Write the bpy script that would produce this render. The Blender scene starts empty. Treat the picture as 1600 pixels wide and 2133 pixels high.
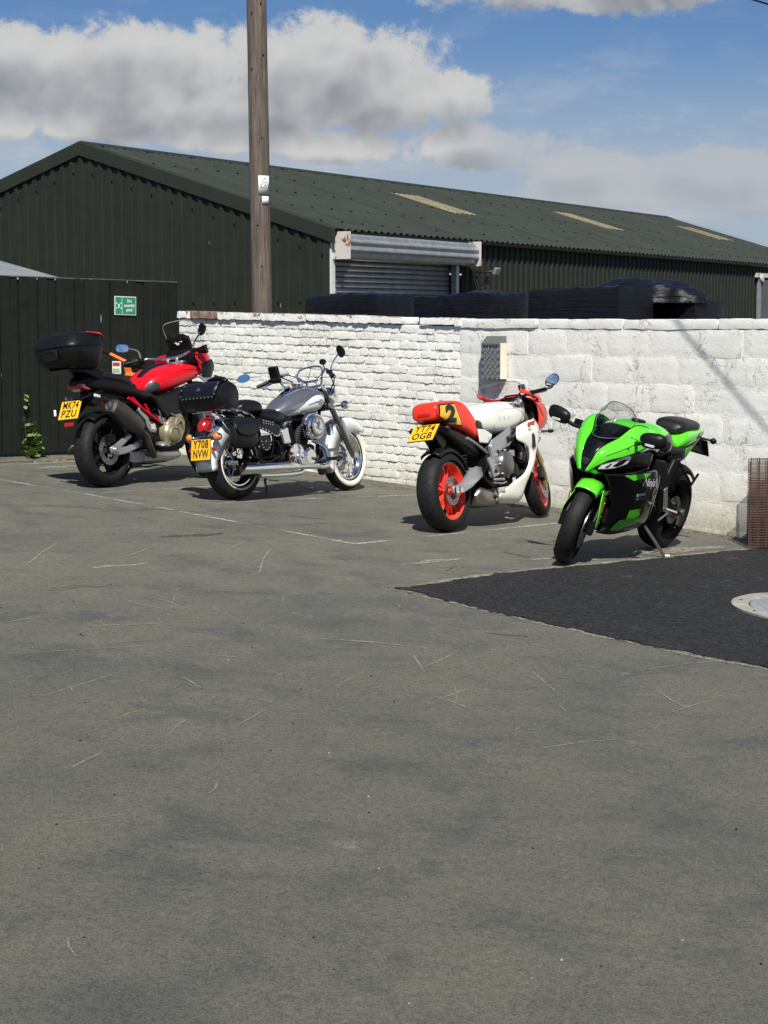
import bpy, bmesh, math, random
from mathutils import Vector, Matrix
random.seed(7)
SC = bpy.context.scene
COL = SC.collection
R = math.radians

# ------------------------------------------------------------------ camera, sky, sun, exposure
EYE = 1.786                                   # camera height above the yard at its own feet
cam_d = bpy.data.cameras.new('camera')
cam_d.sensor_fit = 'HORIZONTAL'; cam_d.sensor_width = 36.0
cam_d.lens = 36.0 * 3700 / 1600
cam_d.clip_start = 0.1; cam_d.clip_end = 5000
cam = bpy.data.objects.new('camera', cam_d); COL.objects.link(cam)
cam.location = (0, 0, EYE); cam.rotation_euler = (R(90 - 6.086), 0, 0)
SC.camera = cam
SC.view_settings.view_transform = 'Standard'; SC.view_settings.look = 'None'
SC.view_settings.gamma = 1.0; SC.view_settings.use_curve_mapping = False
SC.view_settings.exposure = 0.36
SC.cycles.max_bounces = 6; SC.cycles.diffuse_bounces = 3; SC.cycles.glossy_bounces = 3; SC.cycles.transparent_max_bounces = 12
SC.cycles.caustics_reflective = False; SC.cycles.caustics_refractive = False

SUN_EL = 50.0
SUN_H = Vector((0.09, -0.994, 0)).normalized()          # horizontal direction towards the sun
sun_vec = SUN_H * math.cos(R(SUN_EL)) + Vector((0, 0, math.sin(R(SUN_EL))))
sl = bpy.data.lights.new('sun', 'SUN'); sl.energy = 5.0; sl.angle = R(0.53); sl.color = (1.0, 0.96, 0.865)
so = bpy.data.objects.new('sun', sl); COL.objects.link(so)
so.rotation_euler = sun_vec.to_track_quat('Z', 'Y').to_euler(); so.location = (4, -10, 20)


class NT:
    """small helper for wiring node trees"""
    def __init__(s, tree): s.t = tree; s.n = tree.nodes; s.l = tree.links
    def new(s, typ, **kw):
        nd = s.n.new(typ)
        for k, v in kw.items(): setattr(nd, k, v)
        return nd
    def put(s, sock, val):
        if isinstance(val, bpy.types.NodeSocket): s.l.new(val, sock)
        elif val is not None: sock.default_value = val
    def m(s, op, a, b=None, c=None, clamp=False):
        nd = s.new('ShaderNodeMath', operation=op, use_clamp=clamp)
        for i, q in enumerate((a, b, c)):
            if q is not None: s.put(nd.inputs[i], q)
        return nd.outputs[0]
    def vm(s, op, a, b=None):
        nd = s.new('ShaderNodeVectorMath', operation=op)
        s.put(nd.inputs[0], a)
        if b is not None: s.put(nd.inputs[1], b)
        return nd.outputs['Value'] if op in ('DOT_PRODUCT', 'LENGTH') else nd.outputs[0]
    def comb(s, x, y, z):
        nd = s.new('ShaderNodeCombineXYZ')
        for i, q in enumerate((x, y, z)): s.put(nd.inputs[i], q)
        return nd.outputs[0]
    def sep(s, v):
        nd = s.new('ShaderNodeSeparateXYZ'); s.put(nd.inputs[0], v); return nd.outputs
    def noise(s, vec, scale, detail=4, rough=.55, dist=0.0):
        nd = s.new('ShaderNodeTexNoise'); s.put(nd.inputs['Vector'], vec)
        nd.inputs['Scale'].default_value = scale; nd.inputs['Detail'].default_value = detail
        nd.inputs['Roughness'].default_value = rough; nd.inputs['Distortion'].default_value = dist
        return nd.outputs['Fac']
    def voro(s, vec, scale, feature='F1', out='Distance'):
        nd = s.new('ShaderNodeTexVoronoi', feature=feature); s.put(nd.inputs['Vector'], vec)
        nd.inputs['Scale'].default_value = scale
        return nd.outputs[out]
    def ss(s, x, lo, hi):                                 # smoothstep
        nd = s.new('ShaderNodeMapRange', interpolation_type='SMOOTHSTEP')
        s.put(nd.inputs['Value'], x); s.put(nd.inputs['From Min'], lo); s.put(nd.inputs['From Max'], hi)
        return nd.outputs[0]
    def mix(s, f, a, b):
        nd = s.new('ShaderNodeMix', data_type='RGBA')
        s.put(nd.inputs['Factor'], f)
        s.put(nd.inputs[6], a if isinstance(a, bpy.types.NodeSocket) else (*a, 1) if len(a) == 3 else a)
        s.put(nd.inputs[7], b if isinstance(b, bpy.types.NodeSocket) else (*b, 1) if len(b) == 3 else b)
        return nd.outputs[2]
    def bump(s, h, strength=.5, dist=.01, nrm=None):
        nd = s.new('ShaderNodeBump'); nd.inputs['Strength'].default_value = strength
        nd.inputs['Distance'].default_value = dist; s.put(nd.inputs['Height'], h)
        if nrm is not None: s.put(nd.inputs['Normal'], nrm)
        return nd.outputs[0]


world = bpy.data.worlds.new('World'); SC.world = world; world.use_nodes = True
wt = world.node_tree; wt.nodes.clear(); W = NT(wt)
sky = W.new('ShaderNodeTexSky', sky_type='NISHITA'); sky.sun_disc = False
sky.sun_elevation = R(SUN_EL); sky.sun_rotation = math.atan2(SUN_H.x, SUN_H.y)
sky.air_density = 1.0; sky.dust_density = 0.6; sky.ozone_density = 2.0; sky.altitude = 20

# cloud cover as a function of direction only: heaps with ragged, curled edges
CLOUDS = [(-6.8, 5.05, 4.6, .92), (-4.8, 5.3, 2.4, .82), (-1.2, 5.2, 2.6, 1.05), (-.2, 4.55, 2.4, .7), (-3.5, 4.45, 3.6, .62), (1.1, 4.6, 1.3, .55),
          (2.0, 3.6, 1.7, .48), (4.0, 3.2, 1.2, .36), (6.6, 3.1, 1.6, .46), (7.9, 2.5, 1.3, .45), (4.2, 6.85, 3.6, .62), (-6.0, 3.95, 1.3, .4), (-7.6, 4.0, .8, .36),
          (5.4, 2.7, 2.8, .42), (-1.0, 3.6, 1.4, .36), (-3.0, 3.75, 1.6, .36)]
cg = bpy.data.node_groups.new('cloud_density', 'ShaderNodeTree')
cg.interface.new_socket('UV', in_out='INPUT', socket_type='NodeSocketVector')
cg.interface.new_socket('Density', in_out='OUTPUT', socket_type='NodeSocketFloat')
cg.interface.new_socket('Body', in_out='OUTPUT', socket_type='NodeSocketFloat')
G = NT(cg); gi = G.new('NodeGroupInput'); go_ = G.new('NodeGroupOutput')
uv = gi.outputs[0]
su = G.sep(uv)
u0, v0 = su[0], su[1]
near_ = None
for (cu, cv, ru, rv) in CLOUDS:
    ma = G.new('ShaderNodeVectorMath', operation='MULTIPLY_ADD'); G.put(ma.inputs[0], uv)
    ma.inputs[1].default_value = (1 / ru, 1 / rv, 0); ma.inputs[2].default_value = (-cu / ru, -cv / rv, 0)
    q = G.vm('DOT_PRODUCT', ma.outputs[0], ma.outputs[0])
    near_ = q if near_ is None else G.m('SMOOTH_MIN', near_, q, .3)
field = G.m('MAXIMUM', G.m('SUBTRACT', 1.0, near_), -1.2)
# beyond the heaps unseen cloud goes on sparser, thinned to lower the ambient light
far = G.m('MAXIMUM', G.ss(G.m('ABSOLUTE', u0), 9.5, 14.0), G.ss(v0, 7.6, 9.5))
gen = G.m('MULTIPLY', G.m('SUBTRACT', G.noise(uv, .13, 2, .55), .66), 9.0)
fm = G.new('ShaderNodeMix', data_type='FLOAT'); G.put(fm.inputs['Factor'], far); G.put(fm.inputs[2], field); G.put(fm.inputs[3], gen)
fb = G.noise(uv, .9, 8, .69, .2)
dens = G.m('ADD', fm.outputs[0], G.m('MULTIPLY', G.m('SUBTRACT', fb, .5), 3.5))
G.l.new(dens, go_.inputs[0])
fbs = G.noise(uv, .8, 2, .5, .2)
G.l.new(G.m('ADD', fm.outputs[0], G.m('MULTIPLY', G.m('SUBTRACT', fbs, .5), 2.2)), go_.inputs[1])

gen_c = W.new('ShaderNodeTexCoord').outputs['Generated']
dsep = W.sep(gen_c)
hyp = W.m('SQRT', W.m('ADD', W.m('MULTIPLY', dsep[0], dsep[0]), W.m('MULTIPLY', dsep[1], dsep[1])))
az = W.m('ARCTAN2', dsep[0], dsep[1])
U_ = W.m('MULTIPLY', az, 37.0)
V_ = W.m('MULTIPLY', W.m('DIVIDE', dsep[2], W.m('MAXIMUM', hyp, .25)), 37.0)
def dens_at(du, dv):
    g = W.new('ShaderNodeGroup'); g.node_tree = cg
    W.put(g.inputs[0], W.comb(W.m('ADD', U_, du), W.m('ADD', V_, dv), 0.0)); return g
g0 = dens_at(0, 0); g1 = dens_at(.08, .50); d0 = g0.outputs[0]
cover = W.ss(d0, -.25, .45)
shade = W.m('ADD', W.m('MULTIPLY', W.ss(g1.outputs[1], .0, 1.65), .98), W.m('MULTIPLY', W.ss(d0, 1.2, .0), .10))
thin = W.m('MULTIPLY', W.ss(U_, .8, 3.0), W.ss(V_, 4.9, 4.0))       # the small low clouds are thinner and greyer
shade = W.m('ADD', W.m('MULTIPLY', shade, W.m('SUBTRACT', 1.0, W.m('MULTIPLY', thin, .6))), W.m('MULTIPLY', thin, .26))
cloud_col = W.mix(shade, (9.6, 9.5, 9.3), (3.55, 3.75, 4.25))
hazev = W.ss(V_, 6.2, 2.2)                                # whiter air towards the horizon
tint = W.new('ShaderNodeMix', data_type='RGBA', blend_type='MULTIPLY'); tint.inputs['Factor'].default_value = 1.0
W.put(tint.inputs[6], sky.outputs[0]); tint.inputs[7].default_value = (.60, .80, 1.12, 1)
sky_h = W.mix(W.m('MULTIPLY', hazev, .85), tint.outputs[2], (6.1, 7.1, 8.4))
wisp = W.m('MULTIPLY', W.ss(W.noise(W.comb(W.m('MULTIPLY', U_, .38), V_, 2.0), 1.0, 6, .66), .44, .68), W.m('ADD', .12, W.m('MULTIPLY', hazev, .6)))
sky_w = W.mix(wisp, sky_h, (7.6, 8.0, 8.6))
sky_c = W.mix(W.m('MULTIPLY', cover, W.m('SUBTRACT', .94, W.m('MULTIPLY', thin, .34))), sky_w, cloud_col)
up_only = W.ss(V_, -2.0, -.5)
final = W.mix(up_only, (.9, .9, .85), sky_c)
world.cycles.sampling_method = 'NONE'
bg = W.new('ShaderNodeBackground'); W.put(bg.inputs[0], final); bg.inputs[1].default_value = 0.052
W.l.new(bg.outputs[0], W.new('ShaderNodeOutputWorld').inputs[0])

# ------------------------------------------------------------------ yard plane and helpers
BX, CYG = 0.0486, 0.0097
def sc_(t, a): return t if abs(t) < a else math.copysign(a + (1 - math.exp(-(abs(t) - a) / a)) * a * .6, t)
def zg(x, y): return -BX * sc_(x, 9) + CYG * sc_(y, 30)
GN = Vector((BX, -CYG, 1)).normalized()


def catmull(p, sub, closed=False):
    """Catmull-Rom through tuples of any length"""
    n = len(p); out = []
    if n < 3 or sub <= 1: 
        if n == 2 and sub > 1:
            return [tuple(a + (b - a) * i / sub for a, b in zip(p[0], p[1])) for i in range(sub)] + [tuple(p[1])]
        return [tuple(q) for q in p]
    rng = n if closed else n - 1
    for i in range(rng):
        def g(k): return p[k % n] if closed else p[max(0, min(n - 1, k))]
        a, b, c, d = g(i - 1), g(i), g(i + 1), g(i + 2)
        for j in range(sub):
            t = j / sub; t2 = t * t; t3 = t2 * t
            out.append(tuple(.5 * (2 * q1 + (q2 - q0) * t + (2 * q0 - 5 * q1 + 4 * q2 - q3) * t2 + (3 * q1 - q0 - 3 * q2 + q3) * t3)
                             for q0, q1, q2, q3 in zip(a, b, c, d)))
    if not closed: out.append(tuple(p[-1]))
    return out


class MB:
    def __init__(s): s.v = []; s.f = []; s.uv = {}
    def add(s, vs, fs):
        o = len(s.v); s.v += [Vector(q) for q in vs]; s.f += [tuple(i + o for i in q) for q in fs]; return s
    def box(s, c, d, M=None):
        c = Vector(c); h = Vector(d) / 2
        vs = [Vector((i * h.x, j * h.y, k * h.z)) for i in (-1, 1) for j in (-1, 1) for k in (-1, 1)]
        if M is not None: vs = [M @ q for q in vs]
        return s.add([c + q for q in vs], [(0, 1, 3, 2), (4, 6, 7, 5), (0, 4, 5, 1), (2, 3, 7, 6), (0, 2, 6, 4), (1, 5, 7, 3)])
    def tube(s, pts, r, n=8, cap=True, sub=1, flat=1.0, closed=False):
        if sub > 1: 
            if not isinstance(r, (int, float)):
                q = catmull([tuple(p) + (rr,) for p, rr in zip(pts, r)], sub); pts = [p[:3] for p in q]; r = [p[3] for p in q]
            else: pts = catmull([tuple(p) for p in pts], sub, closed)
        P = [Vector(p) for p in pts]; m = len(P)
        if isinstance(r, (int, float)): r = [r] * m
        t0 = (P[1] - P[0]).normalized(); ref = Vector((0, 0, 1)) if abs(t0.z) < .9 else Vector((1, 0, 0))
        u = t0.cross(ref).normalized(); vs = []
        for i in range(m):
            if closed: t = (P[(i + 1) % m] - P[i - 1]).normalized()
            else: t = (P[min(i + 1, m - 1)] - P[max(i - 1, 0)]).normalized()
            u = (u - t * u.dot(t)).normalized(); w = t.cross(u)
            for k in range(n):
                a = 2 * math.pi * k / n
                vs.append(P[i] + (u * math.cos(a) + w * math.sin(a) * flat) * r[i])
        fs = [(i * n + k, i * n + (k + 1) % n, (i + 1) * n + (k + 1) % n, (i + 1) * n + k) for i in range(m - 1) for k in range(n)]
        if closed: fs += [((m - 1) * n + k, (m - 1) * n + (k + 1) % n, (k + 1) % n, k) for k in range(n)]
        elif cap: fs += [tuple(range(n))[::-1], tuple((m - 1) * n + k for k in range(n))]
        return s.add(vs, fs)
    def lathe(s, prof, c=(0, 0, 0), n=36, closed=True, M=None):
        """profile (radius, height) turned about the Y axis"""
        c = Vector(c); m = len(prof); vs = []
        for i in range(n):
            a = 2 * math.pi * i / n
            for (r, h) in prof:
                q = Vector((r * math.cos(a), h, r * math.sin(a)))
                vs.append(c + (M @ q if M is not None else q))
        e = m if closed else m - 1
        o = len(s.v)
        fs = []
        for i in range(n):
            for k in range(e):
                fs.append((i * m + k, i * m + (k + 1) % m, ((i + 1) % n) * m + (k + 1) % m, ((i + 1) % n) * m + k))
        base = len(s.f)
        s.add(vs, fs)
        for i in range(n):
            for k in range(e):
                s.uv[base + i * e + k] = [(i / n, k / e), (i / n, (k + 1) / e), ((i + 1) / n, (k + 1) / e), ((i + 1) / n, k / e)]
        return s
    def disc(s, c, r, h, n=24, M=None, bev=.15):
        """capped drum about Y, thickness h"""
        b = min(r, h) * bev
        prof = [(0.0005, -h / 2), (r - b, -h / 2), (r, -h / 2 + b), (r, h / 2 - b), (r - b, h / 2), (0.0005, h / 2)]
        return s.lathe(prof, c, n, True, M)
    def loft(s, rings, cap=True, closed=True):
        n = len(rings[0]); m = len(rings); vs = [q for rg in rings for q in rg]
        e = n if closed else n - 1
        fs = [(i * n + k, i * n + (k + 1) % n, (i + 1) * n + (k + 1) % n, (i + 1) * n + k) for i in range(m - 1) for k in range(e)]
        if cap and closed: fs += [tuple(range(n))[::-1], tuple((m - 1) * n + k for k in range(n))]
        return s.add(vs, fs)
    def prism(s, poly, y0, y1, yf=None):
        """polygon in x,z pushed through y"""
        n = len(poly); A = [(x, (y0 + (yf(x, z) if yf else 0)), z) for x, z in poly]; B = [(x, (y1 + (yf(x, z) if yf else 0)), z) for x, z in poly]
        return s.add(A + B, [tuple(range(n)), tuple(range(2 * n - 1, n - 1, -1))] + [(i, i + n, (i + 1) % n + n, (i + 1) % n) for i in range(n)])
    def patch(s, grid, su=4, sv=4):
        rows = [catmull([tuple(p) for p in r], sv) for r in grid]
        colsn = len(rows[0]); full = list(zip(*[catmull([rows[i][k] for i in range(len(rows))], su) for k in range(colsn)]))
        n = colsn; m = len(full); vs = [q for r in full for q in r]
        return s.add(vs, [(i * n + k, i * n + k + 1, (i + 1) * n + k + 1, (i + 1) * n + k) for i in range(m - 1) for k in range(n - 1)])
    def build(s, name, mat, parent=None, T=None, smooth=True, ang=38, solid=0, bevel=0, sub=0, label=None, kind=None):
        me = bpy.data.meshes.new(name)
        vs = [T @ q for q in s.v] if T is not None else s.v
        me.from_pydata([tuple(q) for q in vs], [], s.f)
        if s.uv:
            l = me.uv_layers.new(name='UVMap')
            for p in me.polygons:
                if p.index in s.uv:
                    for k, li in enumerate(p.loop_indices): l.data[li].uv = s.uv[p.index][k]
        me.validate()
        bm = bmesh.new(); bm.from_mesh(me); bmesh.ops.recalc_face_normals(bm, faces=bm.faces); bm.to_mesh(me); bm.free()
        return finish(name, me, mat, parent, smooth, ang, solid, bevel, sub, label, kind)


def finish(name, me, mat, parent=None, smooth=True, ang=38, solid=0, bevel=0, sub=0, label=None, kind=None):
    if mat: me.materials.append(mat)
    if smooth:
        me.polygons.foreach_set('use_smooth', [True] * len(me.polygons)); me.set_sharp_from_angle(angle=R(ang))
    o = bpy.data.objects.new(name, me); COL.objects.link(o)
    if parent: o.parent = parent
    if solid: q = o.modifiers.new('solid', 'SOLIDIFY'); q.thickness = abs(solid); q.offset = -1 if solid > 0 else 1
    if bevel: q = o.modifiers.new('bevel', 'BEVEL'); q.width = bevel; q.segments = 2; q.limit_method = 'ANGLE'
    if sub: q = o.modifiers.new('sub', 'SUBSURF'); q.levels = sub; q.render_levels = sub
    if label: o['label'] = label
    if kind: o['kind'] = kind
    return o


def thing(name, label, cat, M=None, group=None):
    o = bpy.data.objects.new(name, None); COL.objects.link(o); o.empty_display_size = .2
    if M is not None: o.matrix_world = M
    o['label'] = label; o['category'] = cat
    if group: o['group'] = group
    return o
def tag(o, label, cat, group=None):
    o['label'] = label; o['category'] = cat
    if group: o['group'] = group
    return o
def frame(o, X, Z=(0, 0, 1)):
    """matrix with local X along X, Z as near to up as possible"""
    X = Vector(X).normalized(); Z = Vector(Z); Y = Z.cross(X).normalized(); Z = X.cross(Y)
    M = Matrix((X, Y, Z)).transposed().to_4x4(); M.translation = Vector(o); return M


def text_geo(body, size, align='CENTER', bold=0.0, spacing=1.0, shear=0.0):
    cu = bpy.data.curves.new('t', 'FONT'); cu.body = body; cu.size = size; cu.align_x = align; cu.align_y = 'CENTER'
    cu.offset = bold; cu.space_character = spacing; cu.shear = shear; cu.resolution_u = 3; cu.space_line = .95
    ob = bpy.data.objects.new('t', cu); me = bpy.data.meshes.new_from_object(ob)
    vs = [v.co.copy() for v in me.vertices]; fs = [tuple(p.vertices) for p in me.polygons]
    bpy.data.objects.remove(ob); bpy.data.curves.remove(cu); bpy.data.meshes.remove(me)
    return vs, fs
def text(name, body, size, mat, parent, o, right, up, off=.002, sx=1.0, **kw):
    vs, fs = text_geo(body, size, **kw)
    rt = Vector(right).normalized(); upv = Vector(up).normalized(); nrm = rt.cross(upv); o = Vector(o)
    mb = MB(); mb.add([o + rt * (q.x * sx) + upv * q.y + nrm * off for q in vs], fs)
    return mb.build(name, mat, parent, smooth=False)
# ------------------------------------------------------------------ materials
MATS = {}
def mat(name, col, rough=.5, metal=0.0, var=.08, vscale=9.0, bump=0.0, bscale=60.0, bdist=.003, coat=0.0, spec=.5, rvar=.12, dust=0.0):
    m = bpy.data.materials.new(name); m.use_nodes = True; t = m.node_tree; t.nodes.clear(); n = NT(t)
    b = n.new('ShaderNodeBsdfPrincipled'); o = n.new('ShaderNodeOutputMaterial'); n.l.new(b.outputs[0], o.inputs[0])
    pos = n.new('ShaderNodeNewGeometry').outputs['Position']
    nz = n.noise(pos, vscale, 5, .6)
    lo = tuple(max(0, c * (1 - var * 2)) for c in col); hi = tuple(min(1, c * (1 + var * 2)) for c in col)
    cc = n.mix(nz, lo, hi)
    if dust: cc = n.mix(n.m('MULTIPLY', n.ss(n.noise(pos, 22, 6, .65), .42, .8), dust), cc, (.30, .28, .24))
    n.put(b.inputs['Base Color'], cc)
    n.put(b.inputs['Roughness'], n.m('ADD', rough - rvar / 2, n.m('MULTIPLY', n.noise(pos, 31, 4), rvar), clamp=True))
    b.inputs['Metallic'].default_value = metal; b.inputs['Coat Weight'].default_value = coat; b.inputs['Coat Roughness'].default_value = .06
    b.inputs['Specular IOR Level'].default_value = spec
    if bump: n.put(b.inputs['Normal'], n.bump(n.noise(pos, bscale, 4, .6), bump, bdist))
    MATS[name] = m; m['n'] = 0
    return m
def nodes_mat(name):
    m = bpy.data.materials.new(name); m.use_nodes = True; t = m.node_tree; t.nodes.clear(); n = NT(t)
    b = n.new('ShaderNodeBsdfPrincipled'); o = n.new('ShaderNodeOutputMaterial'); n.l.new(b.outputs[0], o.inputs[0])
    pos = n.new('ShaderNodeNewGeometry').outputs['Position']
    return m, n, b, o, pos

m_red = mat('gloss_red_paint', (.60, .006, .014), .28, coat=.25, var=.03, spec=.35)
m_orange_red = mat('fluorescent_red_paint', (.85, .038, .018), .3, coat=.2, var=.03, spec=.35)
m_wheel_red = mat('orange_red_wheel_paint', (.85, .06, .03), .35, coat=.3, var=.04)
m_ywhite = mat('ivory_white_paint', (.74, .735, .67), .22, coat=.8, var=.02)
m_green = mat('lime_green_paint', (.10, .62, .02), .22, coat=.8, var=.03)
m_gblack = mat('gloss_black_paint', (.003, .003, .004), .2, coat=.5, var=.1, spec=.3)
m_black = mat('black_plastic', (.0055, .0055, .0062), .42, var=.12, spec=.25, dust=.010)
m_mblack = mat('matt_black_metal', (.005, .005, .0054), .5, var=.12, spec=.22, dust=.010)
m_leather = mat('black_leather', (.007, .007, .009), .36, var=.15, bump=.3, bscale=90, bdist=.003, spec=.32)
m_seat = mat('black_vinyl', (.009, .009, .010), .42, var=.1, spec=.4, dust=.015)
m_silver = mat('silver_paint', (.42, .43, .45), .32, metal=.65, coat=.3, var=.05)
m_cwhite = mat('pearl_white_paint', (.74, .77, .77), .18, coat=.9, var=.02)
m_csilver = mat('silver_grey_metallic_paint', (.27, .285, .31), .26, metal=.75, coat=.8, var=.04)
m_chrome = mat('chrome', (.78, .78, .78), .07, metal=1.0, var=.02, rvar=.05)
m_alu = mat('cast_aluminium', (.50, .50, .49), .38, metal=.85, var=.08, bump=.1, bscale=120)
m_steel = mat('grey_steel', (.32, .32, .32), .35, metal=.9, var=.1)
m_gun = mat('gunmetal_cover', (.17, .165, .155), .36, metal=.75, var=.08)
m_bronze = mat('bronze_engine_cover', (.34, .30, .20), .42, metal=.6, var=.08)
m_gold = mat('gold_anodised', (.45, .33, .10), .32, metal=.8, var=.06)
m_exh = mat('heat_tinted_steel', (.33, .29, .25), .33, metal=.9, var=.14, vscale=14)
m_dexh = mat('dark_exhaust_steel', (.07, .068, .06), .42, metal=.55, var=.12)
m_yplate = mat('yellow_plate', (.80, .46, .015), .35, var=.03, coat=.3)
m_ink = mat('black_print', (.008, .008, .009), .45, var=.02)
m_amber = mat('amber_lens', (.72, .17, .012), .18, var=.06, coat=.6)
m_redlens = mat('red_lens', (.42, .008, .015), .12, var=.1, coat=.8)
m_white = mat('white_print', (.80, .80, .78), .4, var=.03)
m_lens = mat('clear_lens', (.80, .82, .84), .10, metal=.35, var=.15, vscale=30, coat=.8)
m_mirror = mat('mirror_glass', (.62, .72, .86), .03, metal=1.0, var=.01, rvar=.02)
m_yellow = mat('race_number_yellow', (.86, .47, .02), .25, coat=.6, var=.02)
m_beige = mat('faded_beige_print', (.62, .585, .44), .4, var=.04)
m_orange = mat('orange_machine_paint', (.66, .15, .03), .42, var=.1, dust=.12)
m_ventgrey = mat('dull_grey_sheet', (.15, .152, .158), .5, metal=.3, var=.1, vscale=20)
m_forkdark = mat('dark_reflective_fork', (.16, .165, .165), .22, metal=.9, var=.08)
m_padgrey = mat('grey_knee_pad', (.03, .03, .032), .5)
m_wwall = mat('whitewall_rubber', (.74, .71, .62), .5, var=.05)
m_grey = mat('grey_plastic', (.10, .10, .105), .45, var=.08)
m_gline = mat('silver_grey_stripe', (.45, .47, .47), .3, coat=.6, var=.03)
m_dash = mat('dial_face', (.62, .62, .58), .3, var=.05)


def rubber(name, N, k, width, lim):
    m, n, b, o, pos = nodes_mat(name)
    uvn = n.new('ShaderNodeUVMap').outputs[0]; s = n.sep(uvn)
    dv = n.m('ABSOLUTE', n.m('SUBTRACT', s[1], .34))
    ph = n.m('FRACT', n.m('ADD', n.m('MULTIPLY', s[0], N), n.m('MULTIPLY', dv, k)))
    g = n.m('MULTIPLY', n.m('LESS_THAN', ph, width), n.m('MULTIPLY', n.m('LESS_THAN', dv, lim), n.m('GREATER_THAN', dv, .03)))
    nz = n.noise(pos, 40, 5)
    col = n.mix(nz, (.0055, .0055, .006), (.012, .012, .0115))
    col = n.mix(n.m('MULTIPLY', n.ss(n.noise(pos, 12, 5, .65), .45, .75), .25), col, (.032, .030, .027))
    n.put(b.inputs['Base Color'], n.mix(g, col, (.005, .005, .005)))
    b.inputs['Roughness'].default_value = .66; b.inputs['Specular IOR Level'].default_value = .28
    n.put(b.inputs['Normal'], n.bump(n.m('SUBTRACT', n.m('MULTIPLY', nz, .15), g), .8, .006))
    return m
m_tyre = rubber('tyre_rubber', 22, 5.0, .16, .26)
m_tyre2 = rubber('sport_tyre_rubber', 15, 3.2, .10, .2)


def glassy(name, tint, ior=1.45, rough=.02, gain=1.0):
    m = bpy.data.materials.new(name); m.use_nodes = True; t = m.node_tree; t.nodes.clear(); n = NT(t)
    tr = n.new('ShaderNodeBsdfTransparent'); tr.inputs[0].default_value = (*tint, 1)
    gl = n.new('ShaderNodeBsdfGlossy'); gl.inputs['Roughness'].default_value = rough
    lw = n.new('ShaderNodeLayerWeight'); fr = n.new('ShaderNodeMath', operation='POWER'); n.l.new(lw.outputs['Facing'], fr.inputs[0]); fr.inputs[1].default_value = 4.5; lw.inputs[0].default_value = .5
    mx = n.new('ShaderNodeMixShader'); n.l.new(n.m('MULTIPLY_ADD', fr.outputs[0], .40 * gain, .02), mx.inputs[0]); n.l.new(tr.outputs[0], mx.inputs[1]); n.l.new(gl.outputs[0], mx.inputs[2])
    n.l.new(mx.outputs[0], n.new('ShaderNodeOutputMaterial').inputs[0]); return m
m_clear = glassy('clear_screen', (.965, .97, .97), gain=.55)
m_smoke = glassy('smoked_screen', (.86, .87, .85), gain=1.3)


# old worn tarmac of the yard
def tarmac():
    m, n, b, o, pos = nodes_mat('worn_tarmac')
    big = n.noise(pos, .55, 6, .6, .4); mid = n.noise(pos, 2.3, 6, .62, .3); fine = n.noise(pos, 130, 4, .7); gr = n.voro(pos, 150)
    sp = n.sep(pos)
    str_ = n.noise(n.comb(n.m('MULTIPLY', sp[0], .9), sp[1], 0.0), 1.7, 6, .7, .3)
    c = n.mix(n.ss(big, .3, .7), (.085, .085, .075), (.108, .105, .085))
    c = n.mix(n.m('MULTIPLY', n.ss(str_, .40, .70), .55), c, (.130, .125, .099))
    c = n.mix(n.m('MULTIPLY', n.ss(mid, .47, .70), .8), c, (.060, .062, .061))
    c = n.mix(n.m('MULTIPLY', n.ss(n.noise(pos, 5.5, 7, .7), .6, .75), .5), c, (.20, .19, .155))
    grain = n.m('ADD', n.m('MULTIPLY', fine, .55), n.m('ADD', n.m('MULTIPLY', gr, .35), n.m('MULTIPLY', n.noise(pos, 34, 4, .75), .5)))
    c2 = n.new('ShaderNodeMix', data_type='RGBA', blend_type='MULTIPLY'); c2.inputs['Factor'].default_value = 1.0
    n.put(c2.inputs[6], c); n.put(c2.inputs[7], n.mix(n.ss(grain, .3, .95), (.20, .20, .20), (1.78, 1.78, 1.74)))
    sten = n.m('MULTIPLY', n.ss(n.noise(pos, 60, 2, .5), .74, .78), .7)                       # pale chippings
    c3 = n.mix(sten, c2.outputs[2], (.30, .29, .25))
    # colour mixed darker towards the near end of the yard, broken by noise
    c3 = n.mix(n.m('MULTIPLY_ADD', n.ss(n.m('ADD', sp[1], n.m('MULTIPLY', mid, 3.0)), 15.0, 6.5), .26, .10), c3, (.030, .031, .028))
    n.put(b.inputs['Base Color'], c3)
    n.put(b.inputs['Roughness'], n.m('ADD', .8, n.m('MULTIPLY', fine, .15)))
    b.inputs['Specular IOR Level'].default_value = .25
    n.put(b.inputs['Normal'], n.bump(grain, .55, .006, n.bump(mid, .25, .03)))
    return m
m_tarmac = tarmac()
def newtar():
    m, n, b, o, pos = nodes_mat('fresh_black_asphalt')
    gr = n.voro(pos, 75); fine = n.noise(pos, 60, 5, .75); big = n.noise(pos, 1.6, 5, .6)
    c = n.mix(n.ss(big, .3, .7), (.008, .008, .009), (.014, .014, .0145))
    c = n.mix(n.m('MULTIPLY', n.ss(n.noise(pos, 26, 4, .8), .46, .66), .75), c, (.045, .045, .046))
    c = n.mix(n.ss(fine, .5, .66), c, (.036, .036, .037))
    c = n.mix(n.m('MULTIPLY', n.ss(n.noise(pos, 40, 2), .70, .74), .8), c, (.20, .19, .17))
    c = n.mix(n.m('MULTIPLY', n.ss(n.noise(pos, 4, 6, .7), .58, .75), .35), c, (.11, .10, .08))
    n.put(b.inputs['Base Color'], c); b.inputs['Roughness'].default_value = .8; b.inputs['Specular IOR Level'].default_value = .25
    n.put(b.inputs['Normal'], n.bump(n.m('ADD', gr, fine), .7, .012))
    return m
m_newtar = newtar()
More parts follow.
